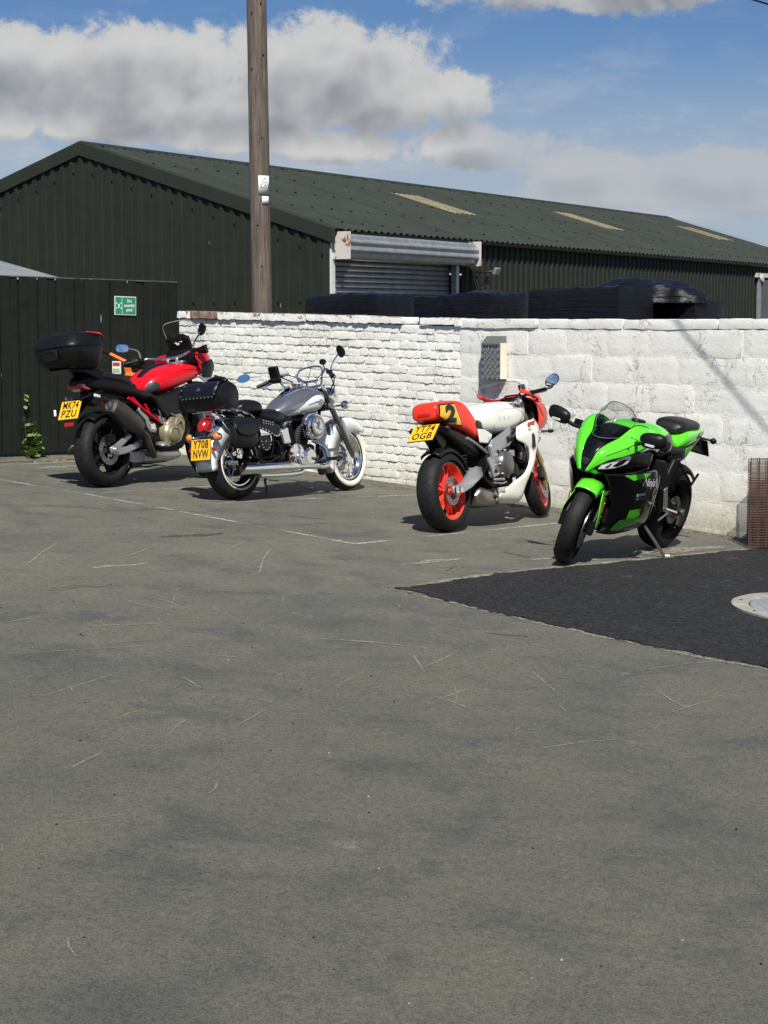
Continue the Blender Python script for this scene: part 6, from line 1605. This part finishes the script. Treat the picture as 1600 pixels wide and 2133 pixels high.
    m = MB(); m.lathe([(.075, -.2635), (.088, -.2665), (.095, -.262), (.09, -.257)], (.905, 0, .615), 40); m.build('cover_ring', m_csilver, ac)
    m = MB(); m.prism([(.86, .66), (.93, .645), (.905, .60), (.95, .575), (.87, .60), (.895, .63)], -.268, -.262); m.build('cover_emblem', m_grey, ac)
    m = MB(); m.prism([(.45, .60), (.565, .625), (.605, .47), (.50, .465)], -.185, -.15); m.build('side_cover', m_chrome, B, bevel=.012)
    m = MB(); m.prism([(.45, .60), (.565, .625), (.605, .47), (.50, .465)], .15, .185); m.build('side_cover', m_chrome, B, bevel=.012)
    # exhaust: long straight twin pipe
    m = MB(); m.tube([(1.0, -.10, .50), (1.09, -.17, .42), (1.10, -.205, .30), (1.02, -.22, .245), (.85, -.225, .25), (.52, -.228, .258)], .026, 14, sub=6); ex = m.build('exhaust', m_chrome, B)
    m = MB(); m.tube([(.62, -.228, .255), (.52, -.228, .258), (.48, -.228, .259), (-.08, -.235, .262)], [.03, .046, .050, .050], 18); m.build('upper_muffler', m_chrome, ex)
    m = MB(); n = 18; vs = []                                 # slash-cut tip
    for r_ in (.050, .044):
        for i in range(n):
            t = 2 * math.pi * i / n; z = math.sin(t) * r_; vs.append((-.085 - .12 * (.5 - z / .1) * (1.0) - .02, -.236 + math.cos(t) * r_, .262 + z))
        for i in range(n): t = 2 * math.pi * i / n; vs.append((-.07, -.235 + math.cos(t) * r_, .262 + math.sin(t) * r_))
    m.add(vs, [(i, (i + 1) % n, n + (i + 1) % n, n + i) for i in range(n)] + [(2 * n + i, 2 * n + (i + 1) % n, 3 * n + (i + 1) % n, 3 * n + i) for i in range(n)] + [(i, (i + 1) % n, 2 * n + (i + 1) % n, 2 * n + i) for i in range(n)] + [tuple(range(3 * n, 4 * n))]); m.build('slash_tip', m_chrome, ex)
    m = MB(); m.disc((-.085, -.235, .262), .043, .01, 18, Matrix.Rotation(R(90), 3, 'Z')); m.build('tip_bore', m_dark, ex)
    m = MB(); m.tube([(.72, -.16, .44), (.66, -.20, .34), (.70, -.215, .215), (.50, -.215, .19), (.10, -.215, .195)], .024, 12, sub=5); m.build('lower_pipe', m_chrome, ex)
    m = MB(); m.box((.30, -.02, .235), (.62, .30, .06)); m.tube([(.02, -.16, .40), (.25, -.17, .31), (.45, -.15, .36)], .014, 8, sub=3); m.build('lower_frame', m_mblack, B, bevel=.01)
    m = MB(); m.box((.14, -.22, .305), (.10, .05, .03)); m.box((.0, -.2, .31), (.10, .05, .02)); m.build('pillion_peg', m_black, B, bevel=.006)
    for s in (-1, 1):
        m = MB(); m.tube([(.45, s * .09, .70), (.85, s * .09, .70), (1.18, s * .05, .84)], .016, 8, sub=3); m.tube([(1.2, s * .05, .82), (1.06, s * .11, .50), (.98, s * .13, .28), (.5, s * .13, .24)], .017, 8, sub=4); m.tube([(.0, s * .13, .33), (.42, s * .13, .36)], .020, 8); m.tube([(.02, s * .13, .36), (.10, s * .14, .55)], [.03, .028], 10); m.build('frame_tube', m_mblack, B)
        m = MB(); m.tube([(.98, s * .14, .28), (1.06, s * .28, .31), (1.04, s * .33, .31)], .010, 8); m.tube([(1.02, s * .25, .31), (1.03, s * .36, .31)], .017, 10); m.build('forward_peg', m_black, B)
        m = MB(); m.tube([(.90, s * .16, .26), (1.05, s * .19, .33), (1.13, s * .20, .40)], .010, 8, sub=4); m.tube([(1.10, s * .2, .385), (1.14, s * .31, .40)], .016, 10); m.build('foot_control', m_chrome, B)
    # front end
    for s in (-1, 1):
        m = MB(); m.tube([(1.165, s * .112, .985), (1.38, s * .112, .635)], .027, 14); fk = m.build('fork_leg', m_forkdark, B, T)
        m = MB(); m.tube([(1.37, s * .112, .65), (1.575, s * .112, .325)], [.032, .030], 14); m.build('fork_slider', m_forkdark, fk, T)
        m = MB(); m.disc((FX, s * .12, .325), .028, .05, 16); m.build('axle_cap', m_chrome, fk, T)
        m = MB(); m.tube([(1.36, s * .11, .80), (1.36, s * .19, .80)], .008, 8); m.build('signal_arm', m_black, fk, T)
        m = MB(); m.lathe([(.0005, .04), (.022, .036), (.038, .015), (.042, -.01), (.0005, -.012)], (1.36, s * .215, .80), 20, True, Matrix.Rotation(R(90), 3, 'Z')); m.build('front_signal', m_chrome, fk, T)
    m = MB(); m.box((1.165, 0, .965), (.10, .28, .035), Matrix.Rotation(R(30), 3, 'Y')); m.box((1.27, 0, .80), (.10, .28, .04), Matrix.Rotation(R(30), 3, 'Y')); m.build('triple_clamp', m_chrome, B, T, bevel=.012)
    m = MB(); m.box((1.24, 0, .84), (.10, .10, .16)); m.build('steering_head', m_mblack, B, T, bevel=.02)
    m = MB(); m.lathe([(.0005, -.11), (.045, -.105), (.08, -.06), (.092, 0), (.092, .04), (.085, .05), (.0005, .05)], (1.40, 0, .90), 30, True, Matrix.Rotation(R(-90), 3, 'Z')); hd = m.build('headlight', m_chrome, B, T)
    m = MB(); m.lathe([(.0005, .056), (.06, .054), (.083, .049), (.0005, .045)], (1.40, 0, .90), 30, True, Matrix.Rotation(R(-90), 3, 'Z')); m.build('lens', m_lens, hd, T)
    m = MB(); 
    for s in (-1, 1): m.tube([(1.15, 0, 1.045), (1.15, s * .08, 1.05), (1.14, s * .15, 1.10), (1.10, s * .22, 1.135), (1.02, s * .32, 1.10), (.90, s * .43, 1.045)], .0125, 10, sub=5)
    m.tube([(1.17, -.05, .985), (1.15, -.05, 1.045)], .014, 8); m.tube([(1.17, .05, .985), (1.15, .05, 1.045)], .014, 8)
    bar = m.build('handlebar', m_chrome, B, T)
    for s in (-1, 1): lever_and_grip(B, bar, (.99, s * .345, 1.088), (.89, s * .44, 1.04), T, lm_=m_chrome)
    for s in (-1, 1):
        m = MB(); m.tube([(1.05, s * .28, 1.12), (1.20, s * .24, 1.06), (1.30, s * .12, .96), (1.30, s * .03, .86)], .006, 6, sub=5); m.tube([(1.02, s * .30, 1.10), (1.16, s * .26, .98), (1.27, s * .14, .90)], .006, 6, sub=5); m.build('control_cables', m_black, bar, T)
    mirror(B, (1.06, -.43, 1.275), (-.95, .25, 0), .125, .08, [(1.02, -.33, 1.10), (1.03, -.36, 1.18), (1.055, -.41, 1.25)], T, m_mblack, roll=R(60), glass=False, st_mat=m_chrome)
    mirror(B, (.74, .47, 1.125), (-.93, -.33, .06), .125, .075, [(.96, .34, 1.10), (.90, .37, 1.13), (.80, .43, 1.13)], T, m_chrome, roll=R(-8), st_mat=m_chrome)
    # phone holder, small fly-screen hoop, horn knob
    m = MB(); m.box((.94, .255, 1.135), (.035, .115, .165), Matrix.Rotation(R(-14), 3, 'Y')); ph = m.build('phone_case', m_black, B, T, bevel=.014)
    m = MB(); m.box((.920, .255, 1.14), (.010, .09, .125), Matrix.Rotation(R(-14), 3, 'Y')); m.build('phone_screen', m_gblack, ph, T, bevel=.004)
    m = MB(); m.tube([(1.05, .25, 1.12), (.96, .255, 1.12)], .010, 8); m.build('phone_arm', m_black, ph, T)
    m = MB(); m.tube([(1.16, .11, 1.0), (1.14, .145, 1.10), (1.17, .12, 1.165), (1.20, .0, 1.185), (1.17, -.12, 1.165), (1.14, -.145, 1.10), (1.16, -.11, 1.0)], .009, 8, sub=6); m.tube([(1.14, .03, 1.04), (1.18, .0, 1.175)], .004, 6); m.build('flyscreen_hoop', m_csilver, B, T)
    m = MB(); m.lathe([(.012, -.02), (.026, -.02), (.028, 0), (.026, .02), (.012, .02)], (1.04, -.24, 1.20), 18, True, Matrix.Rotation(R(90), 3, 'Z')); m.tube([(1.05, -.25, 1.13), (1.04, -.24, 1.18)], .006, 6); m.build('accessory_mount', m_black, bar, T)
    m = MB(); m.tube([(.62, .13, .25), (.66, .22, .15), (.72, .26, .04)], .012, 8); m.build('side_stand', m_chrome, B)
    m = MB(); m.lathe([(.05, .09), (.125, .09), (.125, .11), (.05, .11)], (0, 0, .33), 28); m.build('drum_brake', m_chrome, B)
    return B
bike_c()
# ================================================================== red adventure tourer with top box
def bike_d():
    B = bike_root('adventure_motorbike', 'red adventure tourer with a black top box parked by the green fence', (-2.57, 16.243), 59.3, 9)
    FX = 1.585; T = steerT(1.26, 1.0, 25, 10)
    wheel(B, 'rear_wheel', 0.02, .33, .195, .226, m_mblack, m_tyre, 5, None, .135, (-1,))
    wheel(B, 'front_wheel', FX, .315, .125, .235, m_mblack, m_tyre, 5, T, .16, (-1, 1), discw=.05)
    # top box
    def tb_ring(z, x0, x1, hw, e=4.0, n=36):
        out = []
        for i in range(n):
            t = 2 * math.pi * i / n; c, s = math.cos(t), math.sin(t); out.append(((x0 + x1) / 2 + (x1 - x0) / 2 * math.copysign(abs(c) ** (2 / e), c), hw * math.copysign(abs(s) ** (2 / e), s), z))
        return out
    m = MB(); m.loft([tb_ring(1.075, -.46, -.12, .17), tb_ring(1.09, -.49, -.10, .20), tb_ring(1.16, -.535, -.085, .245), tb_ring(1.24, -.56, -.08, .268), tb_ring(1.272, -.56, -.08, .27)]); tb = m.build('top_box', m_black, B, ang=50)
    m = MB(); m.loft([tb_ring(1.272, -.572, -.072, .278), tb_ring(1.288, -.572, -.072, .278), tb_ring(1.305, -.56, -.08, .268), tb_ring(1.36, -.525, -.11, .245), tb_ring(1.40, -.46, -.15, .21), tb_ring(1.412, -.38, -.22, .14)]); m.build('lid', m_black, tb, ang=50)
    for s in (-1, 1):
        g = [[(-.115, s * .205, 1.395), (-.20, s * .226, 1.392), (-.33, s * .232, 1.394)], [(-.095, s * .236, 1.352), (-.15, s * .25, 1.37), (-.25, s * .245, 1.385)]]
        m = MB(); m.patch([[(-.14, s * .10, 1.406), (-.13, s * .16, 1.402), (-.125, s * .20, 1.392)], [(-.108, s * .12, 1.37), (-.10, s * .19, 1.362), (-.10, s * .235, 1.345)]], 3, 3); m.patch(g, 3, 3); m.build('red_reflector', m_red, tb, solid=.006 * s)
    m = MB(); m.patch([[(-.36, y, 1.414 - abs(y) * .06) for y in (-.2, -.1, 0, .1, .2)], [(-.20, y, 1.416 - abs(y) * .06) for y in (-.2, -.1, 0, .1, .2)], [(-.12, y, 1.405 - abs(y) * .06) for y in (-.2, -.1, 0, .1, .2)]], 3, 3); m.build('lid_panel', m_red, tb, solid=.004)
    m = MB(); m.box((-.565, 0, 1.20), (.03, .16, .10)); m.box((-.578, 0, 1.24), (.016, .10, .03)); m.build('latch', m_mblack, tb, bevel=.008)
    m = MB(); m.prism([(-.50, 1.075), (-.08, 1.075), (.02, 1.0), (-.10, .98), (-.26, 1.04), (-.44, 1.055)], -.13, .13); m.build('luggage_rack', m_black, B, bevel=.01)
    # tail and seat
    Body([(-.30, .97, .93, .05), (-.22, 1.02, .90, .095), (-.05, 1.035, .86, .13), (.15, 1.01, .83, .15), (.33, .975, .81, .155), (.42, .95, .78, .15)], 3).mesh().build('tail_unit', m_black, B)
    Body([(-.15, 1.045, .98, .10), (.05, 1.05, .96, .15), (.24, 1.02, .92, .16), (.36, .975, .88, .155)], 3).mesh().build('pillion_seat', m_seat, B)
    Body([(.33, .955, .84, .14), (.42, .90, .80, .175), (.55, .88, .76, .175), (.68, .90, .75, .13), (.74, .93, .77, .09)], 2.8).mesh().build('rider_seat', m_seat, B)
    m = MB(); m.prism([(-.30, .95), (-.18, .955), (-.10, .895), (-.20, .88), (-.29, .91)], -.085, .085); m.build('tail_light', m_redlens, B, bevel=.012)
    m = MB(); m.prism([(-.16, .88), (-.02, .86), (.02, .76), (-.06, .74), (-.20, .81), (-.29, .80), (-.365, .665), (-.345, .655), (-.27, .76), (-.19, .785)], -.045, .045); m.build('plate_hanger', m_black, B, bevel=.006)
    plate(B, (-.335, .795), (-.415, .635), ('MK74', 'PZU'))
    m = MB(); m.box((-.405, 0, .585), (.02, .10, .035)); m.build('red_reflector', m_redlens, B, bevel=.004)
    m = MB(); m.tube([(-.35, -.11, .80), (-.18, -.13, .85), (-.05, -.12, .87)], .012, 6, sub=3); m.build('hanger_rail', m_black, B)
    for s in (-1, 1):
        m = MB(); m.box((-.185, s * .17, .825), (.08, .022, .032), Matrix.Rotation(R(10), 3, 'Y')); m.build('indicator', m_lens, B, bevel=.008)
    m = MB(); m.box((-.40, .155, .70), (.02, .02, .06)); m.build('white_reflector', m_white, B, bevel=.006)
    # tank
    tk = Body([(.60, .93, .83, .10), (.66, 1.0, .81, .165), (.78, 1.07, .815, .215), (.95, 1.11, .85, .245), (1.12, 1.125, .90, .26), (1.28, 1.115, .945, .255), (1.40, 1.09, .97, .225)], 2.6)
    tank = tk.mesh().build('fuel_tank', m_red, B)
    for s in (-1, 1):
        decal('knee_pad', tk.y, catmull([(.60, .88), (.625, .93), (.68, .945), (.72, .90), (.705, .84), (.64, .82)], 3, True), m_padgrey, tank, s, .004)
        decal('tank_crease', tk.y, [(1.0, 1.045), (1.2, 1.062), (1.36, 1.052), (1.34, 1.035), (1.2, 1.045)], mat('deep_red_shadow_paint', (.30, .008, .012), .3, coat=.6), tank, s, .003)
        # side shrouds and beak
        m = MB(); m.patch([[(1.22, s * .235, 1.20), (1.37, s * .23, 1.235), (1.50, s * .19, 1.22), (1.60, s * .11, 1.18)], [(1.26, s * .265, 1.09), (1.40, s * .262, 1.12), (1.53, s * .22, 1.12), (1.64, s * .13, 1.10)], [(1.24, s * .272, 1.02), (1.40, s * .275, 1.03), (1.52, s * .23, 1.05), (1.62, s * .12, 1.05)]], 4, 4); m.build('front_cowl', m_red, B, solid=.008 * s, ang=70)
        m = MB(); m.patch([[(1.28, s * .268, 1.10), (1.40, s * .27, 1.13), (1.50, s * .245, 1.15)], [(1.28, s * .278, 1.05), (1.42, s * .28, 1.06), (1.53, s * .245, 1.08)], [(1.30, s * .272, .97), (1.42, s * .27, .97), (1.52, s * .22, 1.0)]], 4, 4); m.build('dark_shroud', m_black, B, solid=.006 * s, ang=70)
        m = MB(); m.patch([[(1.22, s * .262, .985), (1.36, s * .270, 1.0), (1.46, s * .255, .99)], [(1.30, s * .270, .93), (1.40, s * .272, .93), (1.46, s * .25, .93)], [(1.40, s * .265, .86), (1.43, s * .262, .85), (1.47, s * .24, .85)]], 4, 4); m.build('silver_winglet', m_silver, B, solid=.006 * s)
        m = MB(); m.disc((1.41, s * .278, .925), .010, .01, 10); m.build('winglet_bolt', m_dark, B)
        m = MB(); m.prism([(.58, .80), (.78, .82), (.95, .87), (1.25, .94), (1.38, .93), (1.34, .80), (1.20, .70), (.95, .62), (.74, .60), (.66, .66)], s * .17, s * .225); m.build('side_panel', m_black, B, bevel=.015)
        m = MB(); m.tube([(.28, s * .15, .80), (.46, s * .165, .69), (.69, s * .18, .555)], .0145, 8, sub=3); m.tube([(.34, s * .15, .80), (.47, s * .165, .685)], .011, 8); m.tube([(.50, s * .165, .735), (.56, s * .17, .635)], .011, 8); m.build('trellis_subframe', m_red, B)
        m = MB(); m.prism([(.64, .62), (.68, .55), (.76, .52), (.72, .60)], s * .18, s * .20); m.build('frame_plate', m_silver, B, bevel=.004)
        m = MB(); m.tube([(.64, s * .19, .78), (.66, s * .20, .66), (.70, s * .20, .56)], .009, 6, sub=3); m.tube([(.68, s * .19, .78), (.73, s * .20, .66), (.74, s * .2, .58)], .006, 6, sub=3); m.build('breather_hose', m_grey, B)
        # footrest hanger
        m = MB(); m.prism([(.25, .675), (.28, .695), (.40, .62), (.44, .55), (.52, .50), (.50, .46), (.42, .475), (.38, .53), (.37, .58)], s * .245, s * .262); m.build('footrest_hanger', m_alu, B, bevel=.005)
        m = MB(); m.disc((.27, s * .262, .685), .018, .02, 12); m.prism([(.42, .545), (.49, .545), (.50, .49), (.43, .495)], s * .262, s * .27); m.build('heel_plate', m_chrome, B, bevel=.004)
        m = MB(); m.tube([(.62, s * .20, .34), (.62, s * .31, .335)], .013, 8); m.tube([(.66, s * .22, .34), (.78, s * .24, .37), (.84, s * .26, .37)], .009, 8); m.box((.64, s * .21, .36), (.14, .04, .03)); m.build('footrest', m_alu, B)
    # exhaust
    m = MB(); hexr = []
    for x, z, a, b in ((-.075, .725, .042, .055), (-.05, .722, .062, .078), (.06, .672, .066, .085), (.26, .555, .064, .085), (.33, .505, .050, .065)):
        ring = []
        for i in range(12):
            t = 2 * math.pi * i / 12; c, s = math.cos(t), math.sin(t); d = Vector((.55, 0, .83)); v = d * (b * math.copysign(abs(s) ** .6, s)); ring.append((x + v.x, -.215 + a * math.copysign(abs(c) ** .6, c), z + v.z))
        hexr.append(ring)
    m.loft(hexr); mf = m.build('muffler', m_dexh, B, ang=35)
    m = MB(); m.lathe([(.0005, .01), (.03, .01), (.038, .018), (.04, .0), (.03, -.01)], (-.083, -.215, .73), 16, True, Matrix.Rotation(R(70), 3, 'Z')); m.build('muffler_tip', m_steel, mf)
    m = MB(); m.tube([(.32, -.21, .50), (.42, -.20, .44), (.50, -.18, .33), (.62, -.12, .25)], .034, 12, sub=5); m.build('exhaust_pipe', m_dexh, mf)
    Body([(.52, .30, .20, .10), (.66, .315, .19, .13), (.85, .31, .185, .14), (1.0, .30, .20, .13), (1.08, .28, .22, .09)], 3).mesh().build('catalyser_box', m_alu, mf)
    # swingarm
    for s in (-1, 1):
        m = MB(); m.prism([(-.02, .30), (-.03, .355), (.06, .385), (.24, .475), (.29, .455), (.28, .43), (.12, .35), (.22, .355), (.40, .415), (.45, .385), (.42, .345), (.20, .288), (.06, .275)], s * .12, s * .152); sw_ = m.build('swingarm', m_silver, B, bevel=.010)
        m = MB(); m.disc((.02, s * .165, .33), .026, .03, 16); m.disc((.02, s * .156, .33), .045, .012, 18); m.build('axle_nut', m_alu, sw_)
    m = MB(); m.box((.0, -.125, .44), (.10, .05, .07)); m.tube([(.0, -.13, .47), (.05, -.14, .53), (.2, -.14, .48)], .006, 6, sub=4); m.build('rear_caliper', m_mblack, B, bevel=.012)
    m = MB(); m.box((.42, 0, .42), (.14, .26, .12)); m.build('swingarm_pivot', m_mblack, B, bevel=.02)
    # engine
    m = MB(); m.prism([(.58, .58), (.75, .70), (1.05, .78), (1.18, .70), (1.16, .45), (1.05, .30), (.70, .28), (.56, .40)], -.16, .16); eng = m.build('engine', m_mblack, B, bevel=.03)
    m = MB(); m.lathe([(.0005, -.272), (.045, -.268), (.10, -.245), (.118, -.215), (.120, -.14), (.0005, -.14)], (.80, 0, .45), 28); cc_ = m.build('clutch_cover', m_bronze, eng)
    m = MB(); m.lathe([(.055, -.276), (.065, -.272), (.075, -.262), (.06, -.258)], (.785, 0, .44), 26); m.build('cover_rib', m_bronze, cc_)
    m = MB(); m.prism([(.72, .54), (.80, .60), (.95, .64), (1.02, .58), (1.0, .46), (.92, .36), (.80, .34)], -.235, -.15); m.build('crankcase_cover', m_bronze, eng, bevel=.02)
    m = MB(); m.prism([(.80, .62), (.98, .69), (1.04, .66), (.90, .60)], -.22, -.15); m.tube([(.80, -.235, .63), (.86, -.24, .60), (.84, -.245, .52), (.92, -.245, .56), (.96, -.24, .48)], .008, 6, sub=4); m.build('cam_cover', m_bronze, eng, bevel=.01)
    m = MB(); m.tube([(.98, -.24, .60), (1.05, -.24, .50), (1.0, -.23, .38)], .011, 8, sub=4); m.tube([(.90, -.2, .70), (1.0, -.22, .66), (1.1, -.18, .6)], .018, 8, sub=4); m.build('coolant_hose', m_black, eng)
    m = MB(); m.box((1.25, 0, .62), (.05, .44, .36), Matrix.Rotation(R(-12), 3, 'Y')); m.build('radiator', m_mblack, B)
    # front end
    for s in (-1, 1):
        m = MB(); m.tube([(1.20, s * .105, 1.13), (1.40, s * .105, .70)], .028, 14); fk = m.build('fork_leg', m_mblack, B, T)
        m = MB(); m.tube([(1.40, s * .105, .70), (1.57, s * .105, .33)], .023, 12); m.build('fork_slider', m_steel, fk, T)
        m = MB(); m.box((FX - .12, s * .10, .38), (.08, .05, .12), Matrix.Rotation(R(25), 3, 'Y')); m.build('brake_caliper', m_mblack, fk, T, bevel=.01)
    m = grid(arch(FX, .315, .335, .075, 45, 155, .05)); m.build('front_mudguard', m_red, B, T, solid=.004)
    m = grid(arch(.02, .33, .352, .10, 60, 125, .03)); m.build('rear_hugger', m_black, B, solid=.004)
    m = MB(); m.box((1.20, 0, 1.125), (.09, .26, .03)); m.box((1.21, .05, 1.155), (.05, .03, .05)); m.box((1.21, -.05, 1.155), (.05, .03, .05)); tri = m.build('triple_clamp', m_alu, B, T, bevel=.008)
    m = MB()
    for s in (-1, 1): m.tube([(1.205, 0, 1.185), (1.205, s * .10, 1.19), (1.16, s * .24, 1.215), (1.10, s * .31, 1.21)], [.016, .016, .013, .012], 10, sub=4)
    bar = m.build('handlebar', m_chrome, B, T)
    for s in (-1, 1):
        lever_and_grip(B, bar, (1.09, s * .315, 1.208), (1.03, s * .425, 1.195), T, lm_=m_mblack)
        m = MB(); m.patch([[(1.04, s * .45, 1.22), (1.11, s * .44, 1.24), (1.19, s * .37, 1.245), (1.20, s * .29, 1.23)], [(1.04, s * .455, 1.17), (1.12, s * .445, 1.165), (1.20, s * .37, 1.165), (1.20, s * .29, 1.185)]], 4, 4); m.build('hand_guard', m_black, bar, T, solid=.012)
        m = MB(); m.tube([(1.10, s * .30, 1.20), (1.20, s * .24, 1.15), (1.28, s * .12, 1.08)], .006, 6, sub=4); m.build('control_cable', m_black, bar, T)
    mirror(B, (1.06, .45, 1.355), (-.94, -.32, .04), .135, .085, [(1.12, .30, 1.225), (1.13, .32, 1.30), (1.10, .38, 1.335), (1.07, .42, 1.345)], T, roll=R(10), shape=3, st_mat=m_grey, r_st=.009)
    mirror(B, (1.06, -.43, 1.385), (-.90, .42, .0), .12, .085, [(1.10, -.29, 1.225), (1.11, -.31, 1.28), (1.09, -.37, 1.33), (1.07, -.41, 1.36)], T, roll=R(-50), shape=3, st_mat=m_grey, r_st=.009, glass=False)
    m = MB(); m.box((1.34, 0, 1.31), (.04, .27, .17), Matrix.Rotation(R(-25), 3, 'Y')); m.box((1.39, 0, 1.19), (.14, .34, .15)); dsh = m.build('dashboard', m_black, B, bevel=.01)
    m = MB()
    for y, z in ((-.08, 1.37), (-.03, 1.39), (.04, 1.36), (.09, 1.385), (0, 1.375)): m.box((1.32, y, z), (.05, .035, .05), Matrix.Rotation(R(20 * y * 10), 3, 'X'))
    m.tube([(1.33, -.12, 1.25), (1.31, -.13, 1.36), (1.33, -.05, 1.41)], .010, 6, sub=3); m.tube([(1.33, .12, 1.25), (1.31, .12, 1.36), (1.33, .06, 1.40)], .010, 6, sub=3); m.build('screen_frame', m_black, dsh)
    for y, z in ((-.04, 1.345), (.03, 1.335), (.0, 1.32)): m = MB(); m.box((1.305, y, z), (.006, .035, .022)); m.build('button_highlight', m_lens, dsh, bevel=.003)
    m = MB(); m.patch([[(1.50, -.17, 1.22), (1.53, -.09, 1.235), (1.54, 0, 1.24), (1.53, .09, 1.235), (1.50, .17, 1.22)],
                       [(1.43, -.20, 1.34), (1.46, -.11, 1.36), (1.47, 0, 1.365), (1.46, .11, 1.36), (1.43, .20, 1.34)],
                       [(1.36, -.20, 1.47), (1.385, -.11, 1.495), (1.395, 0, 1.50), (1.385, .11, 1.495), (1.36, .20, 1.47)],
                       [(1.33, -.165, 1.525), (1.35, -.09, 1.545), (1.355, 0, 1.55), (1.35, .09, 1.545), (1.33, .165, 1.525)]], 5, 5); ws_ = m.build('windscreen', m_clear, B, solid=.004, ang=70)
    m = MB(); m.tube([(1.50, -.17, 1.22), (1.43, -.20, 1.34), (1.36, -.20, 1.47), (1.33, -.165, 1.525), (1.35, -.09, 1.545), (1.355, 0, 1.55), (1.35, .09, 1.545), (1.33, .165, 1.525), (1.36, .20, 1.47), (1.43, .20, 1.34), (1.50, .17, 1.22)], .003, 6, sub=5); m.build('screen_edge', mat('frosted_screen_edge', (.42, .43, .42), .5), ws_)
    m = MB(); m.prism([(1.50, 1.22), (1.62, 1.16), (1.66, 1.08), (1.56, 1.0), (1.46, 1.02)], -.14, .14); m.build('headlight_unit', m_gblack, B, bevel=.02)
    m = MB(); m.tube([(.60, .14, .28), (.72, .24, .17), (.66, .32, .06)], .014, 8); m.tube([(.66, .32, .06), (.62, .37, .066)], .013, 8); m.build('side_stand', m_mblack, B)
    m = MB(); m.tube([(.02, .08, .39), (.46, .08, .45)], .008, 4); m.tube([(.02, .08, .27), (.46, .08, .38)], .008, 4); m.build('chain', m_steel, B)
    m = Body([(.66, 1.02, .97, .03), (.74, 1.065, 1.0, .05), (.85, 1.105, 1.05, .06), (1.0, 1.132, 1.08, .06), (1.12, 1.135, 1.09, .05)], 3).mesh(); m.build('tank_bag_ring', m_black, tank)
    m = MB(); m.tube([(.30, 0, .52), (.46, 0, .74)], .04, 12); m.build('shock', m_mblack, B)
    return B
bike_d()
